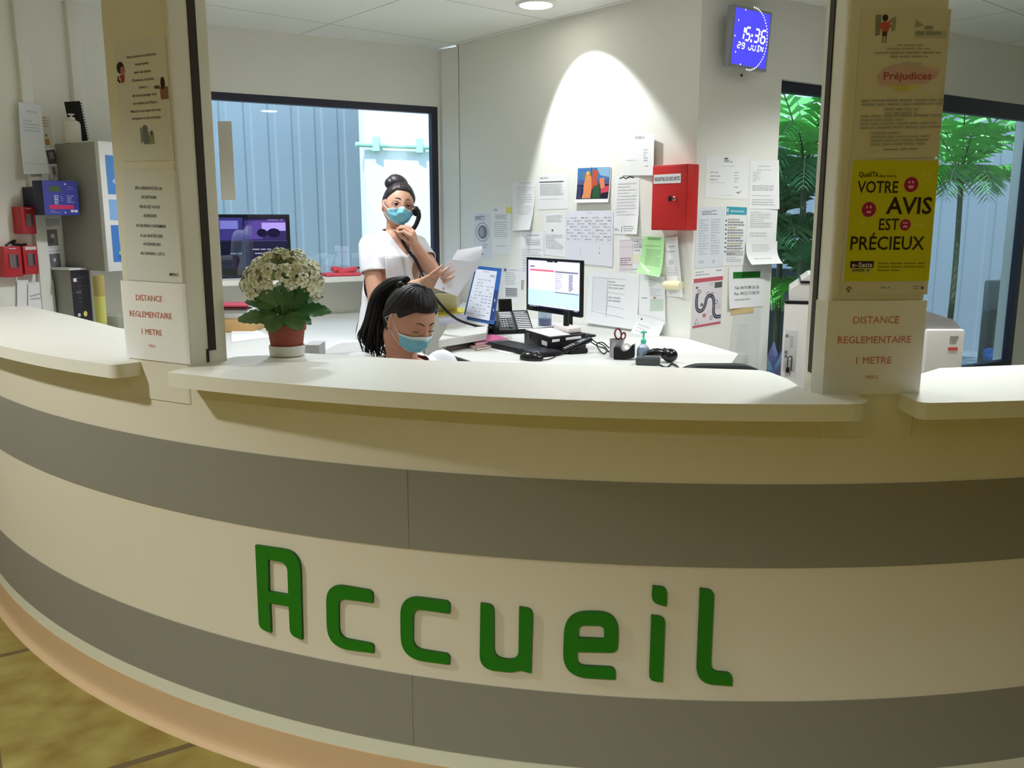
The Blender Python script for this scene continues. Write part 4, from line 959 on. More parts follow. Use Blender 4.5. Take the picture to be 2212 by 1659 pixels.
# grey garden armchairs and blue flowers beyond the wide window
M_RATTAN = mat('grey_rattan', (112, 124, 126), .7, var=.08, vscale=60); M_RFR = mat('chair_edge', (58, 70, 80), .6)
fy0 = 7.6
ga, gb = on_y(2136, 606, fy0), on_y(2300, 620, fy0 + .1); top2 = on_y(2136, 667, fy0 - .12)
root = thing('garden_cabinet', 'grey slab-backed garden bench beyond the wide window', 'bench', (ga.x, fy0, -.06))
MB().rbox((ga.x, fy0, -.06), (ga.x + .75, fy0 + .08, ga.z), M_RATTAN, None, .02).build('bench_back', root)
b = MB(); w0 = .055; x0, x1, zt = top2.x - .01, ga.x + .78, top2.z
b.extrude([round_poly([(x0, -.06, 0), (x1, -.06, 0), (x1, zt, .04), (x0, zt, .04)], 5), round_poly([(x0 + w0, -.02, 0), (x0 + w0, zt - w0, .04), (x1 - w0, zt - w0, .04), (x1 - w0, -.02, 0)], 5)], lambda x, y, d: Vector((x, fy0 - d, y)), .05, .14, M_RFR); b.build('bench_frame', root)
MB().rbox((x0 + w0, fy0 - .10, -.03), (x1 - w0, fy0 - .02, zt - w0), M_RATTAN, None, .01).build('bench_panel', root)
zc = on_y(2156, 604, fy0 + .3).z; xc = on_y(2156, 604, fy0 + .3).x
b = MB(); b.rbox((xc, fy0 + .28, -.06), (xc + .7, fy0 + .36, zc), M_RFR, None, .03); one(b, 'garden_screen', 'dark grey garden screen standing behind the grey bench', 'screen')
rnd = random.Random(8); fx = on_y(2180, 770, 7.0)
root = thing('flower_tub', 'tub of bright blue flowers just beyond the wide window', 'flowers', (fx.x + .05, 7.0, -.06))
MB().lathe([(.16, -.06), (.22, fx.z - .04), (.20, fx.z - .04), (.15, 0)], M_SLATE, Matrix.Translation((fx.x + .05, 7.0, 0)), 20).build('tub', root)
b = MB(); MBL = mat('blue_petals', (40, 110, 190), .6, var=.3, vscale=30)
for i in range(26): b.ball((fx.x + .05 + rnd.uniform(-.21, .2), 7.0 + rnd.uniform(-.16, .18), fx.z - .02 + rnd.uniform(-.03, .05)), rnd.uniform(.03, .055), MBL, None, 8, 6)
b.build('flower_heads', root)['kind'] = 'stuff'

# ------------------------------------------------------------------ things on the fire alarm wall
def off_for(w, s, z, px_target, lo=0.0, hi=0.6):
    for _ in range(40):
        m = (lo + hi) / 2
        if project(w.P(s, z, m))[0] < px_target: lo = m
        else: hi = m
    return (lo + hi) / 2
for nm, xa, xb in (('trim_5', 26, 52), ('trim_6', 140, 166)):
    sa, sb = W_LEFT.sz(xa, 60)[0], W_LEFT.sz(xb, 60)[0]; sa, sb = min(sa, sb), max(sa, sb)
    mb = MB(); mb.rbox((sa, .0, -.01), (sb, CEIL, .03), M_WALL, W_LEFT.M(0, 0, 0), .004); struct(mb, nm)
sheet(W_LEFT, [(31, 221), (80, 229), (92, 376), (38, 377)], [('p', .3, .1, .8, .16, 1, PALE), ('p', .15, .24, .9, .42, 4, (188, 196, 204)), ('k', [(.05, .84), (.92, .86)], .003, PALE)], 'tall white sheet standing off the wall above the red call points', off=.035, curl=[('b', .02)], base=mat('paper_cool3', (224, 228, 232), .8))
sheet(W_LEFT, [(85, 249), (108, 252), (114, 322), (89, 319)], [('p', .1, .05, .8, .4, 4, (120, 96, 84), .2), ('o', .5, .6, .08, .05, (80, 100, 70)), ('y', [(.3, .74), (.7, .68), (.8, .88), (.4, .9)], (200, 140, 80))], 'small notice with orange picture, tucked beside the tall white sheet', base=mat('paper_warm', (222, 214, 196), .8))
sheet(W_LEFT, [(93, 322), (118, 319), (137, 387), (108, 388)], [('r', .12, .05, .9, .50, (86, 84, 82)), ('r', .3, .12, .7, .34, (140, 138, 134)), ('r', .16, .56, .88, .95, (196, 194, 190)), ('r', .3, .6, .5, .85, (120, 118, 116))], 'notice with two grey photographs above the blue alarm repeater', off=.006)
sheet(W_LEFT, [(83, 470), (129, 468), (141, 580), (98, 583)], [('r', .04, .03, .95, .17, (206, 208, 208)), ('p', .2, .05, .9, .14, 2, SOFT, .25), ('r', .26, .24, .78, .55, (132, 128, 126)), ('r', .46, .32, .62, .40, (220, 220, 222)), ('p', .3, .58, .7, .61, 1, SOFT), ('k', [(.06, .66), (.9, .64)], .003, SOFT), ('r', .26, .70, .78, .98, (120, 118, 124)), ('o', .5, .82, .06, .04, (220, 220, 224))], 'white sheet with two grey device photographs under the blue repeater', off=.003)
sheet(W_LEFT, [(56, 612), (110, 604), (119, 690), (56, 690)], [('k', [(.05, .36), (.4, .32), (.95, .20)], .006, SOFT), ('p', .1, .42, .9, .5, 1, SOFT), ('p', .3, .75, .9, .82, 1, INK)], 'white printed sheet low on the wall behind the counter end', off=.02)
sheet(W_LEFT, [(34, 604), (58, 604), (58, 690), (34, 690)], [], 'plain white sheet half hidden low beside the printed sheet', off=.012, nx=2, ny=2)
M_ALU = mat('panel_grey', (150, 152, 142), .5, var=.03); M_PVC = mat('panel_white', (222, 224, 222), .4)
# grey alarm cabinet with blue control panel
a0, zt = W_LEFT.sz(117, 306); 
offc = off_for(W_LEFT, a0, zt, 211)
sB, zB_ = W_LEFT.sz(262, 320, offc)
zb = W_LEFT.sz(234, 586, offc)[1]; zt = W_LEFT.sz(212, 305, offc)[1]
lo_s, hi_s = min(a0, sB), max(a0, sB); 
if abs(a0 - lo_s) < 1e-6: near, farr = lo_s, lo_s + .42; 
else: near, farr = hi_s, hi_s - .42
lo_s, hi_s = min(near, farr), max(near, farr)
root = thing('alarm_cabinet', 'large grey fire alarm cabinet with a blue control panel on its front', 'cabinet', W_LEFT.P((lo_s + hi_s) / 2, zb, 0))
ML = W_LEFT.M(0, 0, 0)
MB().rbox((lo_s, zb, .001), (hi_s, zt, offc - .03), M_ALU, ML, .004).build('case', root)
MB().rbox((lo_s, zb - .002, offc - .032), (hi_s, zt + .002, offc), M_PVC, ML, .003).build('cabinet_front', root)
W_ = farr - near
def cab(x0, x1, y0, y1):  # fractions on the front
    sa, sb = near + W_ * x0, near + W_ * x1; return min(sa, sb), max(sa, sb), zt + (zb - zt) * y0, zt + (zb - zt) * y1
BLUES = [mat('panel_blue', (72, 132, 200), .4), mat('panel_sky', (126, 168, 216), .4), mat('panel_blue_deep', (58, 118, 190), .4)]
for (x0, x1, y0, y1), m, nm in (((.08, .92, .10, .40), BLUES[0], 'display_panel'), ((.08, .92, .44, .60), BLUES[1], 'display_panel'), ((.08, .92, .64, .93), BLUES[2], 'key_panel')):
    sa, sb, za, zc = cab(x0, x1, y0, y1)
    b = MB()
    fnp = lambda x, y, d, near_s=near + W_ * x0, ws=W_ * (x1 - x0), z_a=za, z_c=zc: W_LEFT.P(near_s + ws * x, z_a + (z_c - z_a) * y, offc + .0015 + d)
    el = {'display_panel': [('k', [(.1, .7), (.3, .3), (.5, .1)], .02, (170, 196, 226)), ('o', .5, .08, .06, .05, (200, 120, 160))], 'key_panel': [('p', .12, .05, .5, .45, 6, (220, 232, 244), .5), ('o', .45, .3, .04, .04, (236, 160, 200)), ('r', .1, .72, .9, .78, (170, 220, 90)), ('p', .1, .84, .9, .94, 2, (30, 60, 110), .5), ('k', [(.25, .5), (.25, .7)], .01, (40, 80, 140)), ('k', [(.45, .5), (.45, .7)], .01, (40, 80, 140)), ('k', [(.65, .5), (.65, .7)], .01, (40, 80, 140))]}[nm]
    if m is BLUES[1]: el = [('r', .35, .05, .6, .95, (170, 200, 236))]
    sheet_mesh(b, fnp, abs(W_) * (x1 - x0), abs(zc - za), el, m, 3, 4, 4); b.build(nm, root)
# lock plate on the side
c = W_LEFT.P(near, zt, 0)
# bottle and spiral binder on top of the cabinet
pbt = W_LEFT.P(near + W_ * .22, zt, offc * .62)
kk = on_y(158, 304, pbt.y); bx, by = kk.x, kk.y
root = thing('pump_bottle', 'white plastic bottle standing on top of the grey alarm cabinet', 'bottle', (bx, by, zt + .002))
r_ = 17 / 1930 * by
MB().lathe([(r_ * .96, 0), (r_, .004), (r_, .095), (r_ * .9, .108), (r_ * .5, .116), (r_ * .46, .122)], mat('bottle_white', (218, 214, 202), .35), Matrix.Translation((bx, by, zt + .002)), 24).build('bottle_body', root)
MB().lathe([(r_ * .42, .118), (r_ * .42, .130), (r_ * .15, .132), (r_ * .15, .140), (r_ * .4, .142), (r_ * .4, .148)], mat('cap_white', (228, 226, 218), .4), Matrix.Translation((bx, by, zt + .002)), 18).build('pump', root)
Md = Matrix.Translation(on_y(190, 304, by + .05)) @ Matrix.Rotation(radians(30), 4, 'Z') @ Matrix.Rotation(radians(9), 4, 'X') @ Matrix.Rotation(radians(-7), 4, 'Y')
root = thing('spiral_binder', 'black spiral bound binder leaning on the wall above the alarm cabinet', 'binder', Md.translation)
MB().rbox((-.075, 0, 0), (.0, .016, .20), M_BLACK, Md, .002).build('cover', root)
b = MB()
for i in range(14): b.tube([Md @ Vector((.001, -.003, .012 + i * .0135)), Md @ Vector((.007, .006, .012 + i * .0135)), Md @ Vector((.001, .019, .012 + i * .0135))], .0028, mat('coil_grey', (90, 88, 100), .4), 6)
b.build('binding_coil', root)
# blue repeater
tR = .205
c = [W_LEFT.sz(*p, tR) for p in ((84, 390), (162, 391), (176, 464), (103, 466))]
sL, sR = (c[0][0] + c[3][0]) / 2, (c[1][0] + c[2][0]) / 2; za, zc = (c[0][1] + c[1][1]) / 2, (c[2][1] + c[3][1]) / 2
root = thing('alarm_repeater', 'dark blue alarm repeater panel with a small display, beside the grey cabinet', 'alarm panel', W_LEFT.P((sL + sR) / 2, zc, 0))
M_NAVY = mat('repeater_case', (30, 28, 60), .45); M_BLU = mat('repeater_blue', (62, 68, 160), .4)
b = MB(); lo_, hi_ = min(sL, sR), max(sL, sR); b.rbox((lo_, zc, tR - .085), (hi_, za, tR), M_NAVY, ML, .004); b.build('case', root)
MB().box((lo_ + .05, zc + .03, .001), (hi_ - .02, za - .03, tR - .083), M_NAVY, ML).build('mount', root)
b = MB(); sheet_mesh(b, lambda x, y, d: W_LEFT.P(sL + (sR - sL) * x, za + (zc - za) * y, tR + .001 + d), abs(sR - sL), za - zc,
    [('r', .17, .15, .50, .32, (84, 102, 74)), ('o', .64, .09, .03, .02, (230, 234, 244)), ('p', .70, .16, .9, .28, 2, (130, 136, 200)), ('p', .30, .42, .42, .70, 5, (214, 220, 240), .5), ('p', .48, .44, .58, .62, 3, (140, 146, 206)), ('p', .66, .42, .88, .66, 4, (180, 186, 226), .4), ('r', .14, .70, .84, .82, (206, 62, 110)), ('p', .16, .86, .46, .96, 2, (150, 160, 210)), ('o', .58, .92, .02, .025, (236, 226, 240)), ('p', .74, .84, .96, .93, 1, (220, 226, 240), .8)], M_BLU, 7, 2, 2)
b.build('control_panel', root)
# red call points
def call_point(px4, side_px, zt_, label, lab_plate=False, t=None):
    sN, zN = W_LEFT.sz(side_px, (px4[0][1] + px4[3][1]) / 2); t = t or max(.03, min(.12, off_for(W_LEFT, sN, zN, (px4[0][0] + px4[3][0]) / 2)))
    c = [W_LEFT.sz(*p, t) for p in px4]; a, b2 = (c[0][0] + c[3][0]) / 2, (c[1][0] + c[2][0]) / 2; z1, z0 = (c[0][1] + c[1][1]) / 2, (c[2][1] + c[3][1]) / 2
    root = thing('call_point', label, 'alarm box', W_LEFT.P((a + b2) / 2, z0, 0), 'red call points on the wall')
    MB().rbox((min(a, b2), z0, .0008), (max(a, b2), z1, t), M_RED2, ML, .004).build('case', root)
    fnc = lambda x, y, d: W_LEFT.P(a + (b2 - a) * x, z1 + (z0 - z1) * y, t + .001 + d)
    b = MB(); v = [fnc(x, y, 0) for x, y in ((.26, .26), (.76, .26), (.76, .70), (.26, .70))] + [fnc(x, y, .004) for x, y in ((.26, .26), (.76, .26), (.76, .70), (.26, .70))]
    b.add(v, [(4, 7, 6, 5), (0, 1, 5, 4), (1, 2, 6, 5), (2, 3, 7, 6), (3, 0, 4, 7)], mat('call_window', (120, 104, 104), .3)); b.add([fnc(x, y, .0045) for x, y in ((.62, .28), (.76, .28), (.76, .68), (.62, .68))], [(0, 3, 2, 1)], mat('call_dark', (50, 40, 50), .4)); b.build('break_glass', root)
    b = MB(); q = [fnc(x, y, .002) for x, y in (((.15, .03), (.95, .03), (.95, .14), (.15, .14)) if lab_plate else ((.30, .06), (.70, .06), (.70, .085), (.30, .085)))]
    b.add(q, [(0, 3, 2, 1)], mat('call_label', (232, 214, 216), .5)); b.build('label_plate', root)
    return root
call_point([(46, 446), (76, 447), (79, 505), (50, 506)], 12, 0, 'red call point alone above the other two, below the tall sheet', t=.085)
call_point([(9, 533), (45, 531), (51, 597), (11, 600)], 0, 0, 'red call point at the picture edge, one of the lower pair', t=.06)
call_point([(50, 532), (78.5, 530), (84, 591), (53, 594)], 46, 0, 'red call point with a white label strip, next to the grey box', True, t=.05)
b = MB(); p0 = W_LEFT.px(30, 530, .03)
b.tube(smooth_path([W_LEFT.px(12, 531, .04), W_LEFT.px(22, 524, .04), W_LEFT.px(33, 520, .05), W_LEFT.px(28, 527, .05), W_LEFT.px(45, 529, .04), W_LEFT.px(56, 528, .03)], 5), .006, M_BLACK, 8)
one(b, 'cable_bundle', 'black cable bundle lying across the lower red call points', 'cable')
# grey supply box with a black key panel, and what stands beside it
tG = .16
c = [W_LEFT.sz(*p, tG) for p in ((152, 585), (189, 582), (203, 700), (160, 690))]
a, b2 = (c[0][0] + c[3][0]) / 2, (c[1][0] + c[2][0]) / 2; z1 = (c[0][1] + c[1][1]) / 2
zg = W_LEFT.sz(185, 735, tG)[1]
root = thing('supply_box', 'grey metal box with a black front of switches and lights', 'control box', W_LEFT.P((a + b2) / 2, zg, 0))
MB().rbox((min(a, b2), zg, .001), (max(a, b2), z1, tG), M_ALU, ML, .004).build('case', root)
MB().rbox((min(a, b2) - .012, z1 + .001, .001), (max(a, b2) + .012, z1 + .012, tG + .012), M_PVC, ML, .003).build('lid', root)
b = MB(); sheet_mesh(b, lambda x, y, d: W_LEFT.P(a + (b2 - a) * x, z1 + (zg - z1) * y, tG + .001 + d), abs(b2 - a), z1 - zg, [('r', .12, .11, .3, .16, (226, 226, 232)), ('p', .3, .1, .8, .5, 7, (90, 90, 104), .2), ('o', .28, .63, .08, .025, (210, 208, 204)), ('o', .62, .62, .10, .04, (226, 210, 120)), ('y', [(.62, .80), (.78, .80), (.70, .75)], (220, 200, 80)), ('p', .2, .3, .7, .34, 1, (140, 140, 150))], mat('key_black', (34, 30, 42), .45), 5, 2, 2); b.build('key_panel', root)
b = MB(); p1_, p2_ = on_y(212, 596, 4.35), on_y(222, 740, 4.35); q = p1_ - p2_
b.tube([p2_, p1_], .027, mat('yellow_plastic', (206, 204, 110), .45), 14); b.tube([p2_ + q * .7, p1_ + q * .01], .0275, mat('amber_glass', (176, 160, 96), .3), 14); one(b, 'yellow_tube', 'upright yellow tube standing beside the grey supply box', 'tube')
b = MB(); g = on_y(240, 700, 4.45); b.rbox((g.x - .05, g.y - .05, g.z - .12), (g.x + .06, g.y + .05, g.z + .05), mat('grey_lid', (150, 152, 138), .6), None, .015); one(b, 'grey_container', 'small grey container half hidden behind the counter beside the yellow tube', 'container')
# side bench carrying those boxes, just under the counter line
b = MB(); zs = g.z - .12
b.extrude([[(W_LEFT.P(.02, 0).x, W_LEFT.P(.02, 0).y), tuple(W_LEFT.P(1.0, 0).xy), tuple(W_LEFT.P(1.0, 0, .42).xy), tuple(W_LEFT.P(.02, 0, .42).xy)]], lambda x, y, d: Vector((x, y, d)), zs - .03, zs, M_WHITE)
one(b, 'wall_bench', 'white bench top along the fire alarm wall behind the counter', 'bench')

# ------------------------------------------------------------------ desk
DESK = 0.88
W_DESK = mat('desk_laminate', (212, 212, 207), .42, spec=.4)
def poly_top(pts, z1, t, m=W_DESK): return MB().extrude([[tuple(p[:2]) for p in pts]], lambda x, y, d: Vector((x, y, d)), z1 - t, z1, m)
sw0 = W_SIDE.P(0.05, 0, .003); sw1 = W_SIDE.P(W_SIDE.len - .02, 0, .003)
e0, e1 = on_z(975, 766.5, DESK), on_z(1030, 784, DESK); ed = (e1 - e0).normalized()
e2 = e0 + ed * .95; el_ = on_z(948, 742, DESK)
root = thing('desk', 'white corner desk with the monitor and telephone behind the counter', 'desk', (0.4, 4.0, PLAT))
dp = [sw0, sw1, Vector((1.04, 4.0, 0)), Vector((.86, 3.50, 0)), Vector((.74, 3.40, 0)), e2, e0, Vector((-.335, 4.1, 0)), Vector((-.335, 5.6, 0))]
d_o = poly_top(dp, DESK, .028).build('desk_top', root); bevel(d_o, .003)
M_EDGE = mat('desk_edge', (66, 66, 66), .6)
b = MB(); n_ = Vector((-ed.y, ed.x, 0)); n_ = n_ if n_.x < 0 else -n_
v = [e0 + n_ * .012, e2 + n_ * .012, e2, e0]; b.add([Vector((p.x, p.y, DESK - .0005)) for p in v] + [Vector((p.x, p.y, DESK - .03)) for p in v], [(0, 1, 2, 3), (7, 6, 5, 4), (0, 4, 5, 1), (1, 5, 6, 2), (2, 6, 7, 3), (3, 7, 4, 0)], M_EDGE); b.build('edge_strip', root)
for p in (e2 + Vector((.03, .10, 0)), Vector((.93, 4.05, 0)), e0 + Vector((.10, .02, 0))):
    MB().box((p.x - .02, p.y - .02, PLAT), (p.x + .02, p.y + .02, DESK - .028), M_STEEL).build('leg', root)
# raised shelf piece in the corner
B1, B2 = on_z(948, 735, .945), on_z(1050, 719, .945)
root = thing('desk_shelf', 'raised white shelf in the desk corner holding the calendar and yellow folder', 'shelf', (-.25, 4.8, DESK))
bk = W_SIDE.P(.22, 0, .01); bl = W_SIDE.P(.06, 0, .01)
poly_top([B1, B2, Vector((B2.x, 5.35, 0)), bk, bl, Vector((B1.x, 5.7, 0))], .945, .034).build('shelf_board', root)
M_GAP = mat('gap_shade', (74, 62, 54), .6)  # shade of the gap under the shelf, put into a dark brown filler
poly_top([B1 + Vector((.03, .05, 0)), B2 + Vector((-.01, .05, 0)), Vector((B2.x - .01, 5.3, 0)), bk, bl, Vector((B1.x + .03, 5.65, 0))], .911, .031, M_GAP).build('shelf_gap_fill', root)
# low desk under the big window
c0, c1 = W_BACK.P(.1, 0, .01), W_BACK.P(1.30, 0, .01); c2, c3 = on_z(768, 768, DESK), on_z(470, 778, DESK)
root = thing('side_desk', 'white side desk running under the big window', 'desk', ((c0.x + c2.x) / 2, (c0.y + c2.y) / 2, PLAT))
bevel(poly_top([c0, c1, on_z(768, 712, DESK), c2, c3], DESK, .028).build('desk_top', root), .003)
for p in (c0, c1, c2, c3):
    q = p + (Vector(((c0.x + c2.x) / 2, (c0.y + c2.y) / 2, 0)) - p) * .08; MB().box((q.x - .02, q.y - .02, PLAT), (q.x + .02, q.y + .02, DESK - .028), M_STEEL).build('leg', root)

# monitor
W_MON = Wall((0.080, 4.86), (0.347, 4.45))
if W_MON.n.y > 0: W_MON.n = -W_MON.n
m_s0, m_z1 = W_MON.sz(1138.5, 553); m_s1, m_z1b = W_MON.sz(1257, 565); m_z0 = (W_MON.sz(1143, 665)[1] + W_MON.sz(1261, 692)[1]) / 2; m_z1 = (m_z1 + m_z1b) / 2
MM = W_MON.M(0, 0, 0)
root = thing('monitor', 'black desktop monitor showing a white form, on the side wall desk', 'monitor', W_MON.P((m_s0 + m_s1) / 2, m_z0, 0))
bz = .013
b = MB(); b.rbox((m_s0 + .001, m_z0 + .001, -.018), (m_s1 - .001, m_z1 - .001, -.004), M_BLACK, MM, .004); b.rbox((m_s0 + .12, m_z0 + .05, -.04), (m_s1 - .12, m_z1 - .05, -.012), M_BLACK, MM, .01); b.build('shell', root)
b = MB(); b.extrude([[(m_s0, m_z0), (m_s1, m_z0), (m_s1, m_z1), (m_s0, m_z1)], [(m_s0 + bz, m_z0 + bz * 1.7), (m_s0 + bz, m_z1 - bz), (m_s1 - bz, m_z1 - bz), (m_s1 - bz, m_z0 + bz * 1.7)]], lambda x, y, d: W_MON.P(x, y, d), -.006, .003, M_BLACK2); b.build('bezel', root)
def glow(name, rgb, e): return mat(name, rgb, .3, emit=e * .42)
b = MB(); SCR = glow('screen_white', (222, 220, 250), .85)
sheet_mesh(b, lambda x, y, d: W_MON.P(m_s0 + bz + (m_s1 - m_s0 - 2 * bz) * x, m_z1 - bz - (m_z1 - m_z0 - 2.7 * bz) * y, d), m_s1 - m_s0, m_z1 - m_z0,
  [('r', .0, .62, 1, .94, glow('screen_pale_blue', (196, 226, 252), .8)), ('r', .04, .19, .52, .225, glow('screen_red', (236, 96, 110), .9)), ('r', .54, .20, .97, .23, glow('screen_grey', (120, 118, 140), .5)), ('p', .04, .12, .14, .15, 1, (90, 90, 110), .7), ('p', .38, .0, .62, .03, 1, (60, 60, 70), .9), ('p', .54, .26, .68, .60, 8, (190, 188, 220), .25), ('p', .80, .26, .88, .60, 11, (120, 118, 140), .5), ('r', .54, .63, .98, .65, glow('screen_grey', (120, 118, 140), .5)), ('r', .0, .965, 1, 1, (30, 32, 60)), ('p', .03, .972, .22, .992, 1, (200, 210, 230), .9), ('p', .9, .972, .98, .992, 1, (200, 210, 230), .9)], SCR, 11, 2, 2, lift=.0008)
b.build('screen', root)
b = MB(); sx = (m_s0 + m_s1) / 2 + .07
b.rbox((sx - .03, m_z0 - .09, -.06), (sx + .03, m_z0 + .12, -.038), M_BLACK, MM, .005)
f1 = W_MON.P(m_s1 - .05, m_z0 + .02, -.03)
b.build('stand_neck', root)
PCZ = DESK + .105
b = MB(); b.rbox((sx - .10, DESK + .001, -.16), (sx + .10, DESK + .012, -.02), M_BLACK, MM, .004); b.rbox((sx - .03, DESK + .01, -.06), (sx + .03, m_z0 - .08, -.04), M_BLACK, MM, .004); b.build('stand_base', root)

# computer case and what lies on it
pc_c, pc_r, pc_l = on_z(1188, 764, DESK), on_z(1271, 753, DESK), on_z(1118, 738, DESK)
ux = (pc_r - pc_c); uy = (pc_l - pc_c); uy = uy.normalized() * .34; ux = ux.normalized() * .235
def obl(mb, c, ux, uy, z0, z1, m, inset=0.0, bev=.003):
    M_ = Matrix(((ux.normalized().x, uy.normalized().x, 0, c.x), (ux.normalized().y, uy.normalized().y, 0, c.y), (0, 0, 1, 0), (0, 0, 0, 1)))
    return mb.rbox((inset, inset, z0), (ux.length - inset, uy.length - inset, z1), m, M_, bev), M_
hpc = on_y(1187, 729.5, pc_c.y).z
root = thing('computer', 'black desktop computer case lying flat beside the keyboard', 'computer', (pc_c.x, pc_c.y, DESK))
b, Mp = obl(MB(), pc_c, ux, uy, DESK + .004, hpc, M_BLACK); b.build('case', root)
b = MB(); L_ = uy.length
g = Mp.copy()
b.box((-.0015, L_ * .10, DESK + .03), (0.001, L_ * .30, DESK + .05), mat('sticker_white', (226, 226, 228), .5), g); b.build('sticker', root)
b = MB(); b.lathe([(.004, 0), (.012, 0), (.014, .002), (.012, .003), (.009, .003)], mat('logo_grey', (120, 122, 130), .4), g @ Matrix.Translation((-.003, L_ * .80, DESK + .05)) @ Matrix.Rotation(-pi / 2, 4, 'Y'), 18, caps=False); b.build('logo_badge', root)
b = MB(); b.box((.012, -.0015, hpc - .022), (.06, .001, hpc - .010), mat('sticker_white', (226, 226, 228), .5), g); b.box((.10, -.0015, hpc - .02), (.2, .001, hpc - .008), mat('sticker_white', (226, 226, 228), .5), g); b.build('vent_label', root)
b = MB(); v = [Mp @ Vector((x, y, z)) for z in (hpc + .0008, hpc + .0035) for x, y in ((.008, .02), (.135, .01), (.15, L_ * .8), (-.004, L_ * .92))]
b.add(v, [(3, 2, 1, 0), (4, 5, 6, 7), (0, 1, 5, 4), (1, 2, 6, 5), (2, 3, 7, 6), (3, 0, 4, 7)], M_PAPER); one(b, 'paper_stack', 'white papers lying on top of the black computer case', 'paper')
b = MB(); b.rbox((.145, .05, hpc + .001), (.232, .24, hpc + .024), mat('pinkish_white', (226, 214, 212), .45), Mp, .004); one(b, 'white_box', 'flat pinkish white box on the computer case below the monitor', 'box')
b = MB(); q = Mp @ Vector((.185, .15, hpc + .024)); b.lathe([(.010, 0), (.016, .004), (.011, .02), (.013, .05), (.016, .06), (.012, .074), (.0, .08)], M_BLACK, Matrix.Translation(q), 14); one(b, 'webcam', 'small black webcam standing on the flat white box', 'webcam')

# keyboard, mouse and the papers around
kA, kB, kC = on_z(1046, 749, DESK), on_z(1068, 735, DESK), on_z(1168, 776, DESK)
kx = (kC - kA); ky = Vector((kx.y, -kx.x, 0)); ky = ky if ky.dot(kB - kA) > 0 else -ky
kx = kx.normalized() * .44; ky = ky.normalized() * .145
root = thing('keyboard', 'black computer keyboard in front of the desktop case', 'keyboard', (kA.x, kA.y, DESK))
b, Mk = obl(MB(), kA, kx, ky, DESK + .003, DESK + .018, M_BLACK); b.build('case', root)
b = MB(); MK = mat('key_caps', (38, 38, 46), .4); rnd = random.Random(2)
for r in range(6):
    x = .012
    while x < .42:
        wk = .016 if not (r == 5 and .10 < x < .2) else .10
        if abs(x - .30) < .006 or abs(x - .355) < .006: x += .008
        b.box((x, .012 + r * .021, DESK + .017), (x + wk, .030 + r * .021, DESK + .024), MK, Mk); x += wk + .003
kc_ = b.build('key_caps', root)
b = MB(); ML_ = mat('led_white', (230, 230, 240), .4)
for i in range(4): b.box((.33 + i * .02, .138, DESK + .018), (.338 + i * .02, .142, DESK + .0187), ML_, Mk)
b.build('indicator_lights', root)
b = MB(); v = [Mk @ Vector((x, y, z)) for z in (DESK + .0006, DESK + .0016) for x, y in ((.02, -.028), (.27, -.03), (.27, .09), (.02, .09))]
b.add(v, [(3, 2, 1, 0), (4, 5, 6, 7), (0, 1, 5, 4), (1, 2, 6, 5), (2, 3, 7, 6), (3, 0, 4, 7)], M_PAPER); one(b, 'desk_sheet', 'white sheet peeking out from under the keyboard', 'paper')
mc = on_z(1148, 778, DESK)
root = thing('computer_mouse', 'black computer mouse in front of the keyboard', 'mouse', (mc.x, mc.y, DESK))
bm_ = bmesh.new(); bmesh.ops.create_uvsphere(bm_, u_segments=24, v_segments=14, radius=1)
for v in bm_.verts:
    v.co.x *= .056; v.co.y *= .033; v.co.z = max(v.co.z, -.25) * (.032 - .10 * max(0, v.co.x) * .12)
    v.co.z += .25 * .032
Mm = Matrix.Translation((mc.x, mc.y, DESK + .001)) @ Matrix.Rotation(radians(-28), 4, 'Z')
b = MB(); b.bm(bm_, M_BLACK2, Mm, True); b.build('shell', root)
b = MB(); b.lathe([(.010, -.004), (.012, 0), (.010, .004)], mat('wheel_grey', (120, 122, 128), .35), Mm @ Matrix.Translation((.026, 0, .030)) @ Matrix.Rotation(pi / 2, 4, 'X'), 16); b.build('scroll_wheel', root)
b = MB(); pth = [(mc + Vector((.045, -.02, .008))), on_z(1180, 777, DESK + .004), on_z(1196, 772, DESK + .004), on_z(1205, 765, DESK + .004), on_z(1218, 764, DESK + .004), on_z(1236, 757, DESK + .004), on_z(1268, 752, DESK + .004)]
b.tube(smooth_path(pth, 6), .0025, M_BLACK, 6); b.build('cable', root)

# telephone with key module, handset lifted off
tA, tB = on_z(1066, 723, DESK), on_z(1152, 720, DESK)
tx_ = (tB - tA).normalized(); ty_ = Vector((-tx_.y, tx_.x, 0)); wT = (tB - tA).length
MT = Matrix(((tx_.x, ty_.x, 0, tA.x), (tx_.y, ty_.y, 0, tA.y), (0, 0, 1, DESK), (0, 0, 0, 1)))
root = thing('telephone', 'black desk telephone with white key strips and an empty handset cradle', 'telephone', tA)
def wedge(x0, x1, prof, m, name):
    b = MB(); b.extrude([round_poly([(y, z, .004) for y, z in prof], 3)], lambda y, z, d: MT @ Vector((d, y, z)), x0, x1, m); return b.build(name, root)
hT = .132; dT = .140
wedge(0, wT * .58, [(0, 0), (0, .022), (dT * .80, hT * .86), (dT, hT * .86), (dT * 1.05, 0)], M_BLACK, 'body')
wedge(wT * .60, wT, [(0, 0), (0, .022), (dT * .80, hT * .86), (dT, hT * .86), (dT * 1.05, 0)], M_BLACK, 'key_module')
sl = atan2(hT * .86 - .022, dT * .80)
def on_slope(x, t, o): return MT @ Vector((x, dT * .80 * t - sin(sl) * o, .022 + (hT * .86 - .022) * t + cos(sl) * o))
b = MB(); WK = mat('key_strip', (226, 226, 228), .4)
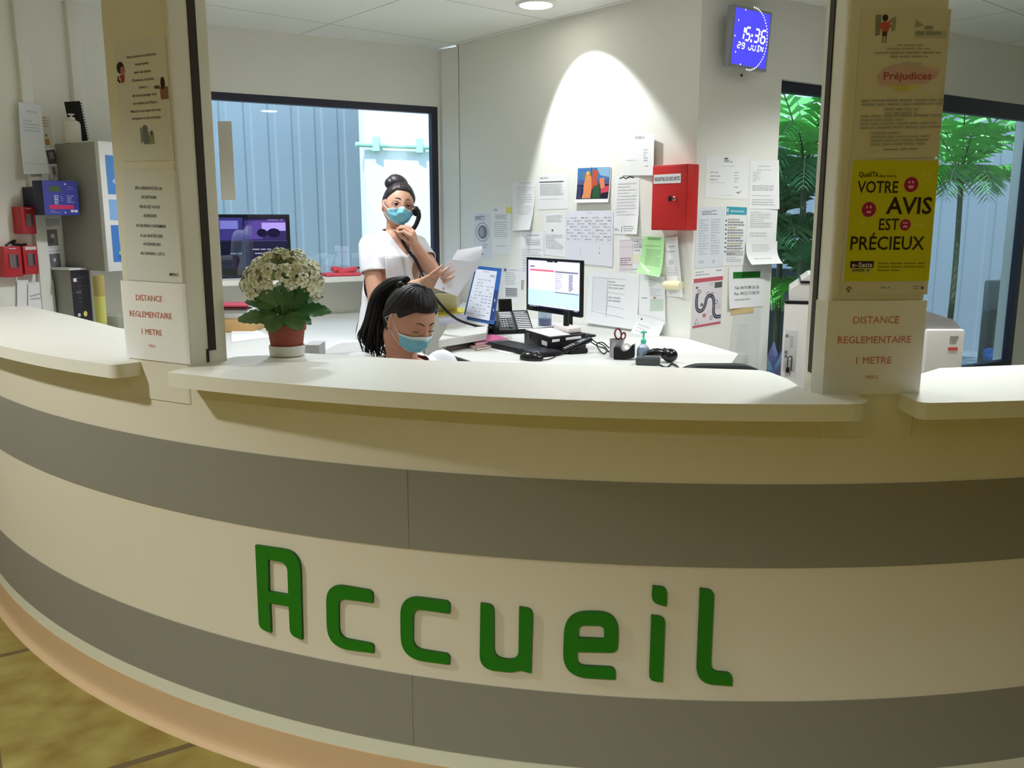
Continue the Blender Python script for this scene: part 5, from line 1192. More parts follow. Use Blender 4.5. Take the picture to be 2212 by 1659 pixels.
def srect(b, x0, x1, t0, t1, o, m):
    v = [on_slope(x, t, oo) for oo in (.0004, o) for x, t in ((x0, t0), (x1, t0), (x1, t1), (x0, t1))]
    b.add(v, [(4, 5, 6, 7), (0, 4, 5, 1)[::-1], (1, 5, 6, 2)[::-1], (2, 6, 7, 3)[::-1], (3, 7, 4, 0)[::-1]], m)
for i in range(10): srect(b, wT * .63, wT * .97, .04 + i * .094, .076 + i * .094, .002, WK)
b.build('key_strips', root)
b = MB()
for i in range(4): srect(b, wT * .24, wT * .54, .64 + i * .085, .68 + i * .085, .0025, WK)
b.build('key_strips', root)
b = MB(); GK = mat('dial_key', (168, 170, 178), .4)
for r in range(4):
    for c_ in range(3): srect(b, wT * (.22 + c_ * .065), wT * (.26 + c_ * .065), .16 + r * .11, .22 + r * .11, .004, GK)
for r in range(3):
    for c_ in range(2): srect(b, wT * (.44 + c_ * .055), wT * (.47 + c_ * .055), .33 + r * .09, .36 + r * .09, .003, GK)
b.build('dial_keys', root)
b = MB(); nv = on_slope(wT * .46, .17, .0); b.ball((0, 0, 0), (.012, .012, .004), GK, Matrix.Translation(nv) @ Matrix.Rotation(-sl, 4, 'X').to_4x4(), 14, 8); b.build('navigation_key', root)
b = MB(); x0, x1 = wT * .28, wT * .60
prof = [(dT * .76, hT * .82), (dT * .86, hT * 1.36), (dT * 1.0, hT * 1.36), (dT * 1.0, hT * .82)]
b.extrude([round_poly([(y, z, .005) for y, z in prof], 3)], lambda y, z, d: MT @ Vector((d, y, z)), x0, x1, M_BLACK2); b.build('display_hood', root)
b = MB(); 
for t, h_ in ((.18, .02), (.92, .03)):
    c_ = on_slope(wT * .07, t, 0); b.rbox((-.022, -.028, -.02), (.022, .028, h_), M_BLACK, Matrix.Translation(c_) @ Matrix.Rotation(sl, 4, 'X'), .006)
b.build('cradle', root)
b = MB(); c_ = on_slope(wT * .075, .55, .001); b.ball((0, 0, 0), (.016, .036, .006), mat('cradle_grey', (96, 104, 112), .35), Matrix.Translation(c_) @ Matrix.Rotation(sl, 4, 'X'), 14, 8); b.build('cradle_rest', root)

# notebooks
nA, nB, nD = on_z(1007, 739, DESK + .02), on_z(1029, 749, DESK + .02), on_z(1066, 726, DESK + .02)
def book(px4, z0, z1, m_cover, label, nm='notebook'):
    root = thing(nm, label, 'notebook', on_z(*px4[0], z0))
    P_ = [on_z(*p, z1) for p in px4]
    cen = sum(P_, Vector()) / 4
    def lay(zl, zh, m, k, n):
        b = MB(); v = [Vector((cen.x + (p.x - cen.x) * k, cen.y + (p.y - cen.y) * k, zl)) for p in P_] + [Vector((cen.x + (p.x - cen.x) * k, cen.y + (p.y - cen.y) * k, zh)) for p in P_]
        b.add(v, [(3, 2, 1, 0), (4, 5, 6, 7), (0, 1, 5, 4), (1, 2, 6, 5), (2, 3, 7, 6), (3, 0, 4, 7)], m); return b.build(n, root)
    lay(z0, z0 + .002, m_cover, 1, 'back_cover'); lay(z0 + .002, z1 - .002, mat('page_edges', (226, 208, 208), .7), .985, 'pages'); lay(z1 - .002, z1, m_cover, 1, 'front_cover')
book([(1006, 744), (1030, 752), (1072, 745), (1050, 739)], DESK + .0012, DESK + .013, mat('brown_cover', (150, 122, 112), .6), 'brown notebook underneath the pink notebook')
book([(1005, 731), (1027, 741), (1098, 731), (1066, 722)], DESK + .0135, DESK + .026, mat('pink_cover', (190, 88, 134), .5), 'pink notebook lying in front of the telephone')
b = MB(); q = on_z(1100, 733, DESK); b.rbox((-.012, -.006, 0), (.012, .006, .02), mat('clip_white', (220, 222, 216), .5), Matrix.Translation((q.x, q.y, DESK + .001)), .002); one(b, 'paper_clip_box', 'small white clip box between pink notebook and computer', 'box')

# cordless handset on its charger
hA = on_z(1244, 763, DESK)
root = thing('cordless_phone', 'black cordless telephone lying in its charger beside the computer', 'telephone', (hA.x, hA.y, DESK))
Mh = Matrix.Translation((hA.x, hA.y, DESK + .001)) @ Matrix.Rotation(radians(22), 4, 'Z')
MB().rbox((-.045, -.03, 0), (.05, .035, .022), M_BLACK, Mh, .008).build('charger', root)
Mh2 = Mh @ Matrix.Translation((-.0, 0, .034)) @ Matrix.Rotation(radians(-20), 4, 'Y')
MB().rbox((-.075, -.024, -.010), (.08, .024, .012), M_BLACK2, Mh2, .009).build('handset', root)
b = MB()
for i in range(4):
    for j in range(3): b.box((-.058 + i * .014, -.015 + j * .011, .0115), (-.050 + i * .014, -.008 + j * .011, .0135), GK, Mh2)
b.build('keypad', root)
MB().box((.015, -.017, .0115), (.05, .017, .0128), mat('handset_display', (104, 110, 112), .2), Mh2).build('display', root)
b = MB(); cp_ = [on_z(1270, 722, DESK + .06), on_z(1285, 738, DESK + .02), on_z(1302, 745, DESK + .004), on_z(1311, 755, DESK + .004), on_z(1304, 764, DESK + .004), on_z(1292, 752, DESK + .01), on_z(1290, 742, DESK + .03), on_z(1302, 740, DESK + .03), on_z(1316, 752, DESK + .005)]
b.tube(smooth_path(cp_, 7), .003, M_BLACK, 6); cp2 = [on_z(1271, 735, DESK + .03), on_z(1290, 747, DESK + .006), on_z(1306, 752, DESK + .004), on_z(1316, 760, DESK + .004)]
b.tube(smooth_path(cp2, 7), .003, M_BLACK, 6); one(b, 'computer_cables', 'tangle of thin black cables behind the computer case', 'cable')
# little spray bottle and white stand behind the monitor foot
q = on_z(1177, 703, DESK)
root = thing('spray_bottle', 'clear bottle with blue liquid below the monitor edge', 'bottle', (q.x, q.y, DESK))
M_CLEAR = glass_mat('clear_plastic', (214, 224, 236), .12, .1)
Mq = Matrix.Translation((q.x, q.y, DESK + .001))
MB().lathe([(.038, 0), (.04, .004), (.04, .07), (.034, .095), (.014, .115), (.013, .13)], M_CLEAR, Mq, 20).build('bottle_body', root)
MB().lathe([(.036, .003), (.038, .006), (.038, .04)], mat('blue_liquid', (72, 76, 150), .2), Mq, 20).build('liquid', root)
MB().lathe([(.016, .128), (.016, .15), (.010, .16)], M_PVC, Mq, 14).build('cap', root)

# pen pot, scissors, tape, sanitiser, scanner
q = on_z(1332, 771, DESK); r_ = 16.5 / 1930 * q.y
root = thing('pen_pot', 'grey metal pen pot holding scissors', 'pen pot', (q.x, q.y, DESK))
zt_ = on_y(1332, 733, q.y).z - DESK
Mq = Matrix.Translation((q.x, q.y, DESK + .001))
MB().lathe([(0, .002), (r_ * .96, 0), (r_ * .97, .003), (r_ * .97, zt_ - .004), (r_ * 1.03, zt_ - .003), (r_ * 1.03, zt_), (r_ * .92, zt_), (r_ * .92, .01)], mat('pot_metal', (168, 168, 172), .4, metal=.6), Mq, 30, caps=False).build('cup', root)
MB().lathe([(0, .01), (r_ * .9, .01)], M_DARK, Mq, 20, caps=False).build('cup_base', root)
root = thing('scissors', 'scissors with dark red handles standing in the pen pot', 'scissors', (q.x, q.y, DESK + zt_))
M_SC = mat('scissor_handle', (104, 44, 50), .4)
def ring(c, rx, rz, rot, th, m, n=20):
    pts = [c + Vector((rx * cos(a) * cos(rot) - rz * sin(a) * sin(rot) * .3, .012 * sin(a + 1), rz * sin(a))) for a in [2 * pi * i / n for i in range(n + 1)]]
    return MB().tube(pts, th, m, 8, caps=False)
k_ = q.y / 1930
c1 = Vector((q.x + 2 * k_, q.y, DESK + zt_ + 12 * k_)); c2 = Vector((q.x + 15 * k_, q.y + .02, DESK + zt_ + 6 * k_))
ring(c1, 8 * k_, 11 * k_, .3, .0042, M_SC).build('handle', root); ring(c2, 6 * k_, 7 * k_, -.5, .0042, M_SC).build('handle', root)
b = MB(); b.tube([c1 - Vector((0, 0, 10 * k_)), Vector((q.x + .004, q.y, DESK + .02))], .003, M_STEEL, 6); b.tube([c2 - Vector((.006, 0, 6 * k_)), Vector((q.x - .006, q.y, DESK + .02))], .003, M_STEEL, 6); b.build('blade', root)
q = on_z(1349, 776, DESK)
root = thing('tape_dispenser', 'black desk tape dispenser with a white tape roll', 'tape dispenser', (q.x, q.y, DESK))
Mq = Matrix.Translation((q.x, q.y, DESK + .001)) @ Matrix.Rotation(radians(-12), 4, 'Z')
b = MB(); s_ = k_ = q.y / 1930
pf = [(-23, 0, 3), (-23.5, 20, 2), (-23, 27, 2), (-12, 26, 2), (-7, 20, 4), (0, 18, 8), (10, 22, 6), (15, 31, 1), (22, 34, 1), (22.5, 6, 3), (0, 0, 2)]
b.extrude([round_poly([(x * k_, z * k_, r * k_) for x, z, r in pf], 4)], lambda x, z, d: Mq @ Vector((x, d, z)), -.026, .026, M_BLACK); b.build('body', root)
b = MB(); b.lathe([(.011, -.01), (.021, -.01), (.021, .01), (.011, .01), (.011, -.01)], mat('tape_white', (226, 224, 216), .4), Mq @ Matrix.Translation((4 * k_, 0, 26 * k_)) @ Matrix.Rotation(pi / 2, 4, 'X'), 24, caps=False); b.build('tape_roll', root)
q = on_z(1389, 777, DESK); k_ = q.y / 1930
root = thing('hand_sanitiser', 'clear hand sanitiser bottle with a green pump on the desk', 'bottle', (q.x, q.y, DESK))
Mq = Matrix.Translation((q.x, q.y, DESK + .001))
MB().lathe([(13 * k_, 0), (14.5 * k_, 1.5 * k_), (14.5 * k_, 22 * k_), (12 * k_, 28 * k_), (7 * k_, 33 * k_), (4.5 * k_, 36 * k_), (4.5 * k_, 38 * k_)], M_CLEAR, Mq, 24).build('bottle_body', root)
MB().lathe([(13 * k_, 1 * k_), (13.8 * k_, 2 * k_), (13.8 * k_, 21 * k_), (12 * k_, 26 * k_), (0, 26 * k_)], mat('gel', (206, 220, 232), .15, trans=.5), Mq, 24).build('gel', root)
M_MG = mat('pump_green', (70, 196, 160), .35)
b = MB(); b.lathe([(6 * k_, 36 * k_), (6.2 * k_, 44 * k_), (4 * k_, 46 * k_), (2 * k_, 47 * k_), (2 * k_, 58 * k_), (4 * k_, 60 * k_), (4 * k_, 63 * k_), (0, 64 * k_)], M_MG, Mq, 18)
b.rbox((-7 * k_, -3 * k_, 59 * k_), (7 * k_, 3 * k_, 62.5 * k_), M_MG, Mq, .002); b.build('pump', root)
q = on_z(1436, 783, DESK); k_ = q.y / 1930
root = thing('barcode_scanner', 'glossy black hand scanner lying on the desk by the wall', 'scanner', (q.x, q.y, DESK))
hs = [on_y(1390, 769, q.y), on_y(1402, 763, q.y), on_y(1418, 760, q.y), on_y(1434, 763, q.y), on_y(1446, 770, q.y)]
b = MB(); b.tube(smooth_path(hs, 6), [.010 + .010 * min(1, i / 10) + (.010 if i > 16 else 0) for i in range(25)], M_BLACK2, 14, flat=.8); b.build('handle', root)
b = MB(); c_ = on_y(1447, 771, q.y); b.ball((0, 0, 0), (.034, .030, .030), M_BLACK2, Matrix.Translation((c_.x, c_.y, max(c_.z, DESK + .031))), 18, 12); b.build('scanner_head', root)
q = on_z(1400, 787, DESK)
root = thing('card_terminal', 'dark grey card terminal lying in front of the black scanner', 'terminal', (q.x, q.y, DESK))
Mq = Matrix.Translation((q.x, q.y - .01, DESK + .001)) @ Matrix.Rotation(radians(-14), 4, 'Z')
M_DG = mat('terminal_grey', (66, 68, 72), .5)
MB().rbox((-.052, -.03, 0), (.048, .03, .032), M_DG, Mq, .006).build('body', root); MB().rbox((-.02, -.024, .031), (.044, .024, .036), mat('terminal_top', (92, 94, 98), .4), Mq, .003).build('keypad', root)
b = MB(); b.tube(smooth_path([on_z(1424, 788, DESK + .008), on_z(1440, 794, DESK + .006), on_z(1452, 786, DESK + .006), on_z(1466, 796, DESK + .006), on_z(1440, 799, DESK + .006)], 6), .004, M_BLACK, 7); one(b, 'scanner_cable', 'thick black cable coiled on the desk beside the scanner', 'cable')

# calendar, folder, sheets on the raised shelf
P4 = [on_y(1028, 574, 4.98), on_y(1083, 580, 4.75), on_z(1066, 701, .947), on_z(1000, 688, .947)]
def free_fn(P4, off=0.0):
    nrm = (P4[1] - P4[0]).cross(P4[3] - P4[0]).normalized()
    if nrm.y > 0: nrm = -nrm
    return lambda x, y, d: (P4[0] * (1 - x) + P4[1] * x) * (1 - y) + (P4[3] * (1 - x) + P4[2] * x) * y + nrm * (d + off)
cb = [('r', .0, .0, 1, .06, (42, 92, 160)), ('r', .86, .06, 1.0, .40, (48, 98, 170)), ('r', .86, .40, 1, .93, (44, 66, 120)), ('r', .92, .5, .95, .80, (210, 214, 226)), ('r', .0, .06, .05, .93, (44, 66, 120)), ('r', .05, .06, .86, .96, (218, 222, 232)), ('t', .73, .155, .040, INK, '2022', 'c', .02), ('p', .35, .09, .6, .11, 1, (70, 70, 84)), ('r', .06, .95, .9, .97, (50, 60, 100))]
rnd = random.Random(5)
for i in range(6):
    for j in range(12):
        if rnd.random() < .62: cb.append(('p', .09 + i * .128, .24 + j * .058, .18 + i * .128, .255 + j * .058, 1, (110, 116, 140), .7))
for i in range(7): cb.append(('k', [(.07 + i * .128, .2), (.07 + i * .128, .93)], .001, (190, 196, 212)))
b = sheet_mesh(MB(), free_fn(P4), .27, .42, cb, mat('calendar_board', (44, 96, 166), .5), 5, 6, 6, thick=.004)
one(b, 'wall_calendar', 'blue bordered 2022 calendar board leaning behind the held papers', 'calendar')
def flat_stack(px4, z, t, m, name, label, cat='paper', n=1, group=None):
    P_ = [on_z(*p, z + t) for p in px4]; b = MB()
    v = [Vector((p.x, p.y, z)) for p in P_] + [Vector((p.x, p.y, z + t)) for p in P_]
    b.add(v, [(3, 2, 1, 0), (4, 5, 6, 7), (0, 1, 5, 4), (1, 2, 6, 5), (2, 3, 7, 6), (3, 0, 4, 7)], m); return one(b, name, label, cat, group)
flat_stack([(948, 694), (1008, 686), (1010, 674), (948, 680)], .9455, .022, mat('violet_paper', (206, 204, 222), .7), 'paper_stack', 'lilac white paper stack under the yellow folder')
flat_stack([(946, 682), (1006, 673), (1000, 664), (946, 668)], .968, .007, mat('folder_yellow', (214, 200, 74), .55), 'folder', 'yellow folder lying on the lilac paper stack', 'folder')
b = sheet_mesh(MB(), free_fn([on_y(938, 636, 4.72), on_y(985, 636, 4.72), on_z(988, 672, .976), on_z(938, 676, .976)]), .13, .1, [], mat('folder_cream', (232, 222, 160), .55), 5, 2, 2, thick=.004)
one(b, 'folder', 'pale yellow folder standing upright behind the held papers', 'folder')

# things on the side desk, seen past the shutter pillar
flat_stack([(500, 738), (585, 727), (560, 714), (500, 708)], DESK + .0008, .006, M_PAPER, 'document_pile', 'open white documents on the side desk behind the flowers')
b = MB(); q0, q1 = on_z(494, 718, DESK), on_z(559, 714, DESK); zt_ = on_y(530, 690, q0.y).z
b.rbox((q0.x - .08, q0.y, DESK + .0008), (q1.x, q0.y + .2, zt_), mat('carton', (198, 160, 104), .8, var=.05), None, .003); one(b, 'cardboard_box', 'small brown cardboard box on the side desk behind the flowers', 'box')
z2 = zt_ + .001; yb = q0.y
b = MB(); b.rbox((q0.x - .1, yb + .01, z2), (q1.x - .03, yb + .2, z2 + .05), mat('binder_grey', (190, 192, 186), .6), None, .003); one(b, 'grey_binder', 'grey binder lying on the brown cardboard box', 'binder')
b = MB(); b.rbox((q0.x - .1, yb + .0, z2 + .051), (q1.x - .035, yb + .2, z2 + .068), mat('folder_dark', (72, 22, 30), .5), None, .002); one(b, 'dark_folder', 'dark maroon folder in the pile on the cardboard box', 'folder')
b = MB(); b.rbox((q0.x - .1, yb - .005, z2 + .069), (q1.x - .035, yb + .2, z2 + .078), mat('folder_red', (206, 70, 90), .5), None, .002); one(b, 'red_folder', 'bright red folder topping the pile on the cardboard box', 'folder')
q = on_z(674, 772, DESK + .0)
b = MB(); qq = on_y(674, 765, 3.3); 
# small grey box on a ledge behind the counter
root = thing('under_counter_shelf', 'pale shelf fixed behind the counter panel', 'shelf', (qq.x, 3.0, .9))
zs = on_y(674, 771, 3.1).z
lp = [tuple(ell(phL + .02, -.37)), tuple(ell(ph_px(900, 800), -.38)), tuple(ell(ph_px(900, 800), -.62)), tuple(ell(phL + .02, -.66))]
MB().extrude([lp], lambda x, y, d: Vector((x, y, d)), .93, .955, W_DESK).build('shelf_board', root)
for pp in (lp[0], lp[1], lp[2], lp[3]): MB().box((pp[0] * .96 - .04 - .015 + .0, pp[1] - .015, PLAT), (pp[0] * .96 - .04 + .015, pp[1] + .015, .93), M_STEEL).build('leg', root)
gq = on_y(676, 755, 2.98)
b = MB(); b.rbox((gq.x - .024, 2.96, .956), (gq.x + .026, 3.06, on_y(676, 745, 2.96).z), mat('light_grey_box', (186, 188, 188), .6), None, .002); one(b, 'grey_box', 'small light grey box behind the white saucer of the plant', 'box')

# security monitor and red pouch on the sill
W_TV = Wall(tuple(on_y(480, 500, 5.52).xy), tuple(on_y(625, 500, 5.62).xy)); 
if W_TV.n.y > 0: W_TV.n = -W_TV.n
t_s0 = W_TV.sz(452, 500)[0]; t_s1, t_z1 = W_TV.sz(625, 463); t_z0 = SILL_Z + .006
root = thing('security_monitor', 'black security monitor with purple camera pictures on the window sill', 'monitor', W_TV.P((t_s0 + t_s1) / 2, t_z0, 0))
MTV = W_TV.M(0, 0, 0)
MB().rbox((t_s0, t_z0, -.05), (t_s1, t_z1, 0), M_BLACK, MTV, .006).build('shell', root)
b = MB(); bz = .020; zb_ = t_z0 + .05
scr = lambda x, y, d: W_TV.P(t_s0 + bz + (t_s1 - t_s0 - 2 * bz) * x, t_z1 - bz + (zb_ - t_z1 + bz) * y, .001 + d)
DKP = glow('cctv_dark', (24, 20, 60), .5); PU = glow('cctv_purple', (86, 66, 150), .7); PL = glow('cctv_pale', (166, 146, 226), .9); PD = glow('cctv_shade', (48, 36, 96), .6); TX = glow('cctv_text', (206, 206, 232), .8)
el = [('r', .0, .0, .40, .44, PU), ('r', .415, .03, .985, .44, PD), ('r', .43, .06, .985, .18, PU), ('r', .66, .10, .985, .26, PL), ('r', .10, .06, .34, .22, PL), ('r', .42, .18, .66, .42, PU), ('o', .66, .30, .07, .08, (30, 22, 66)), ('o', .82, .30, .09, .09, (34, 26, 74)), ('k', [(.30, .44), (.40, .34)], .006, (170, 150, 220)),
      ('k', [(.408, .0), (.408, .97)], .004, (96, 90, 150)), ('k', [(.0, .455), (1, .455)], .003, (130, 120, 190)), ('k', [(.0, .95), (1, .95)], .002, (90, 84, 150)),
      ('p', .52, .61, .84, .64, 1, (200, 200, 230), .8), ('p', .55, .69, .82, .72, 1, (200, 200, 230), .8), ('p', .22, .69, .38, .72, 1, (210, 210, 236), .9), ('p', .74, .035, .97, .06, 1, (170, 160, 220), .8)]
sheet_mesh(b, scr, t_s1 - t_s0, t_z1 - t_z0, el, DKP, 4, 2, 2); b.build('screen', root)
MB().rbox(((t_s0 + t_s1) / 2 - .1, SILL_Z + .0008, -.1), ((t_s0 + t_s1) / 2 + .1, SILL_Z + .008, -.0), M_BLACK, MTV, .003).build('stand_base', root)
M_CORAL = mat('coral_cloth', (222, 84, 96), .75, var=.08, vscale=14, bump=.1, bscale=60)
pA = on_y(735, 594, 5.72)
root = thing('red_pouch', 'folded coral red fabric pouch lying on the window sill', 'pouch', (pA.x, pA.y, SILL_Z))
Mpch = W_BACK.M(W_BACK.sz(738, 590, .09)[0], SILL_Z + .001, .09)
b = MB(); b.rbox((-.12, 0, -.06), (.115, .022, .06), M_CORAL, Mpch, .01); b.build('pouch_body', root)
b = MB(); b.rbox((-.03, .0, -.045), (.105, .03, .045), M_CORAL, Mpch @ Matrix.Translation((.0, .014, 0)) @ Matrix.Rotation(radians(9), 4, 'Z'), .014); b.build('flap', root)
b = MB(); b.rbox((-.07, .02, -.04), (.0, .055, .03), M_CORAL, Mpch @ Matrix.Rotation(radians(-8), 4, 'Z'), .012); b.build('flap', root)
b = MB(); b.tube(smooth_path([Mpch @ Vector(p) for p in ((.10, .01, .03), (.135, .02, .05), (.13, .045, .02), (.10, .05, .0))], 6), .006, M_BLACK, 8); b.build('strap', root)
# pale sheet hanging at the window edge behind the pillar
b = sheet_mesh(MB(), free_fn([on_y(470, 262, 5.45), on_y(500, 262, 5.47), on_y(509, 432, 5.47), on_y(478, 432, 5.45)]), .09, .45, [], mat('hanging_beige', (206, 200, 184), .7), 2, 2, 2, thick=.004)
one(b, 'hanging_strip', 'beige strip hanging at the window edge beside the shutter pillar', 'strip')

# copier behind the poster pillar and a small card reader
M_COP = mat('copier_white', (214, 210, 204), .45)
cy = 4.15
root = thing('copier', 'white office copier by the narrow window, partly behind the pillar', 'copier', (on_y(1693, 700, cy).x, cy, PLAT))
root.rotation_euler = (0, 0, radians(-17))
def ybox(px0, py0, px1, py1, y, dep, m, bev=.006):
    a, c_ = on_y(px0, py0, y), on_y(px1, py1, y); return MB().rbox((min(a.x, c_.x), y, min(a.z, c_.z)), (max(a.x, c_.x), y + dep, max(a.z, c_.z)), m, None, bev)
x0 = on_y(1693, 700, cy).x; x1 = x0 + .56; z_lo, z_mid = PLAT, on_y(1694, 655, cy).z
MB().rbox((x0, cy, z_lo + .02), (x1, cy + .5, z_mid), M_COP, None, .01).build('body', root)
MB().rbox((x0 - .002, cy - .003, z_mid), (x1, cy + .5, z_mid + .012), M_BLACK, None, .002).build('seam_band', root)
xs = on_y(1704, 640, cy).x; zt_ = on_y(1725, 612, cy).z; zs_ = on_y(1704, 628, cy).z
b = MB(); b.extrude([[(xs, z_mid + .012), (x1, z_mid + .012), (x1, zt_), (on_y(1727, 612, cy).x, zt_), (xs, zs_)]], lambda x, z, d: Vector((x, cy + .02 - d, z)), -.42, 0, M_COP); bevel(b.build('scanner_unit', root), .006)
zz = on_y(1730, 610, cy).z
MB().rbox((on_y(1728, 610, cy).x, cy + .01, zt_ + .001), (x1, cy + .4, zt_ + .012), M_BLACK, None, .002).build('lid_gap', root)
b = MB(); b.extrude([[(on_y(1728, 610, cy).x, zt_ + .012), (x1, zt_ + .012), (x1, zt_ + .09), (on_y(1745, 602, cy).x, zt_ + .04)]], lambda x, z, d: Vector((x, cy + .02 - d, z)), -.38, 0, M_COP); bevel(b.build('document_lid', root), .004)
pa_ = on_y(1696, 712, cy); pb_ = on_y(1716, 800, cy)
MB().rbox((pa_.x, cy - .004, pb_.z), (pb_.x, cy + .01, pa_.z), mat('copier_grey', (196, 194, 190), .4), None, .004).build('service_panel', root)
b = MB()
for px, py, w_, h_ in ((1698, 722, 5, 6), (1696, 757, 5, 6), (1696, 766, 5, 6), (1707, 725, 6, 24)):
    a = on_y(px, py, cy - .006); c_ = on_y(px + w_, py + h_, cy - .006); b.box((a.x, cy - .006, c_.z), (c_.x, cy - .003, a.z), mat('port_dark', (110, 112, 110), .5) if w_ == 5 else mat('copier_slot', (176, 176, 172), .5))
b.build('sockets', root)
b = MB(); a = on_y(1699, 795, cy - .01); b.rbox((a.x, cy - .02, a.z - .02), (a.x + .015, cy - .004, a.z + .005), M_BLACK, None, .002); b.tube(smooth_path([(a.x + .008, cy - .012, a.z), on_y(1705, 775, cy - .03), on_y(1712, 770, cy - .02), on_y(1711, 800, cy - .02)], 6), .003, M_DG, 6); b.build('power_plug', root)
cy2 = 2.95
root = thing('card_printer', 'small white printer with a red label behind the poster pillar', 'printer', tuple(on_y(2055, 790, cy2).xy) + (DESK,))
a, c_ = on_y(2041, 712, cy2), on_y(2079, 792, cy2)
b = MB(); b.rbox((on_y(2005, 700, cy2).x, cy2, DESK + .0), (c_.x, cy2 + .22, a.z), M_COP, None, .008); b.build('body', root)
b = MB(); b.extrude([[(on_y(2005, 700, cy2).x, a.z), (c_.x - .004, a.z), (on_y(2066, 690, cy2).x, on_y(2066, 692, cy2).z), (on_y(2005, 670, cy2).x, on_y(2005, 672, cy2).z)]], lambda x, z, d: Vector((x, cy2 + .02 - d, z)), -.18, 0, mat('printer_grey', (150, 150, 150), .45)); b.build('cover', root)
b = MB(); p0, p1 = on_y(2048, 750, cy2), on_y(2068, 757, cy2); b.box((p0.x, cy2 - .0015, p1.z), (p1.x, cy2 + .001, p0.z), mat('label_red', (206, 80, 76), .5)); b.build('label_plate', root)
b = MB(); p0, p1 = on_y(2052, 726, cy2), on_y(2070, 738, cy2)
for i in range(3): b.box((p0.x, cy2 - .0012, p0.z - i * .009 - .003), (p1.x - .004 * i, cy2 + .001, p0.z - i * .009), mat('label_text', (160, 158, 152), .5))
b.build('printed_lines', root)
root = thing('printer_table', 'white table carrying the small printer behind the counter', 'table', (1.75, 3.1, PLAT))
MB().rbox((1.30, 2.82, DESK - .03), (2.3, 3.4, DESK - .0005), W_DESK, None, .003).build('table_top', root)
for x, y in ((1.35, 2.87), (2.25, 2.87), (1.35, 3.35), (2.25, 3.35)): MB().box((x - .02, y - .02, PLAT), (x + .02, y + .02, DESK - .03), M_STEEL).build('leg', root)

# office chair whose back just shows above the counter
cc = on_y(1558, 789, 3.0)
root = thing('office_chair', 'black office chair, only its rounded back showing above the counter', 'chair', (cc.x, 3.15, PLAT))
Mc = Matrix.Translation((cc.x, 3.0, cc.z))
b = MB(); b.extrude([round_poly([(-.20, -.42, .06), (.20, -.42, .06), (.235, -.1, .1), (.12, .0, .16), (-.12, .0, .16), (-.235, -.1, .1)], 6)], lambda x, z, d: Mc @ Vector((x, -d + x * x * -.6, z)), -.05, 0, mat('chair_fabric', (36, 36, 38), .85)); bevel(b.build('backrest', root), .012, 3)
MB().rbox((-.22, .08, -.56), (.22, .5, -.48), mat('chair_fabric', (36, 36, 38), .85), Mc, .03).build('seat', root)
zf = PLAT - cc.z
b = MB(); b.tube([Mc @ Vector((0, .27, -.56)), Mc @ Vector((0, .27, zf + .08))], .025, M_BLACK, 12); b.tube([Mc @ Vector((0, .03, -.3)), Mc @ Vector((0, .06, -.52)), Mc @ Vector((0, .27, -.54))], .02, M_BLACK, 8); b.build('column', root)
for i in range(5):
    a = 2 * pi * i / 5; e = Vector((.27 * cos(a), .27 + .27 * sin(a), zf + .06))
    lg = MB().tube([Mc @ Vector((0, .27, zf + .09)), Mc @ e], [.022, .015], M_BLACK, 8).build('leg', root)
    MB().ball(e + Vector((0, 0, -.03)), .028, M_BLACK, Mc, 10, 8).build('caster', lg)

# ------------------------------------------------------------------ flowering plant on the counter
pq = on_z(621, 768, TOP); PX = pq.y / 1945.0
M_TERRA = mat('terracotta', (150, 72, 58), .6, var=.06, vscale=12); M_SAUCER = mat('saucer_white', (226, 228, 226), .4)
M_LEAF = mat('leaf_green', (96, 138, 88), .36, var=.25, vscale=14, spec=.5); M_LEAF2 = mat('leaf_dark', (66, 116, 62), .4, var=.25, vscale=14)
M_PETAL = mat('petal_white', (242, 243, 228), .6); M_BUD = mat('flower_heart', (196, 200, 130), .6); M_FSTEM = mat('flower_stem', (104, 140, 80), .6)
MP = Matrix.Translation((pq.x, pq.y, TOP + .0008))
PLANT = thing('potted_plant', 'white flowering plant in a terracotta pot on the middle countertop', 'plant', MP.translation)
h0 = 0.0
MB().lathe([(34 * PX, 0), (38 * PX, 2 * PX), (39.5 * PX, 22 * PX), (38.5 * PX, 24 * PX), (36.5 * PX, 22 * PX), (36 * PX, 5 * PX), (0, 4 * PX)], M_SAUCER, MP, 40).build('saucer', PLANT)
zt = 72 * PX
MB().lathe([(0, 6 * PX), (31 * PX, 6 * PX), (33 * PX, 8 * PX), (40 * PX, 56 * PX), (40.5 * PX, 57 * PX), (43.5 * PX, 57.5 * PX), (44.5 * PX, zt - 1 * PX), (43.5 * PX, zt), (41 * PX, zt - 1 * PX), (40 * PX, zt - 8 * PX), (0, zt - 9 * PX)], M_TERRA, MP, 40).build('pot', PLANT)
MB().lathe([(0, zt - 6 * PX), (40 * PX, zt - 7 * PX)], mat('soil', (58, 46, 38), .95, bump=.5, bscale=60), MP, 24, caps=False).build('soil', PLANT)
def pl(dx, dz, dy):   # pixels relative to the pot's top centre (621, 697); dy towards the camera
    return MP @ Vector((dx * PX, -dy * PX, zt + dz * PX))
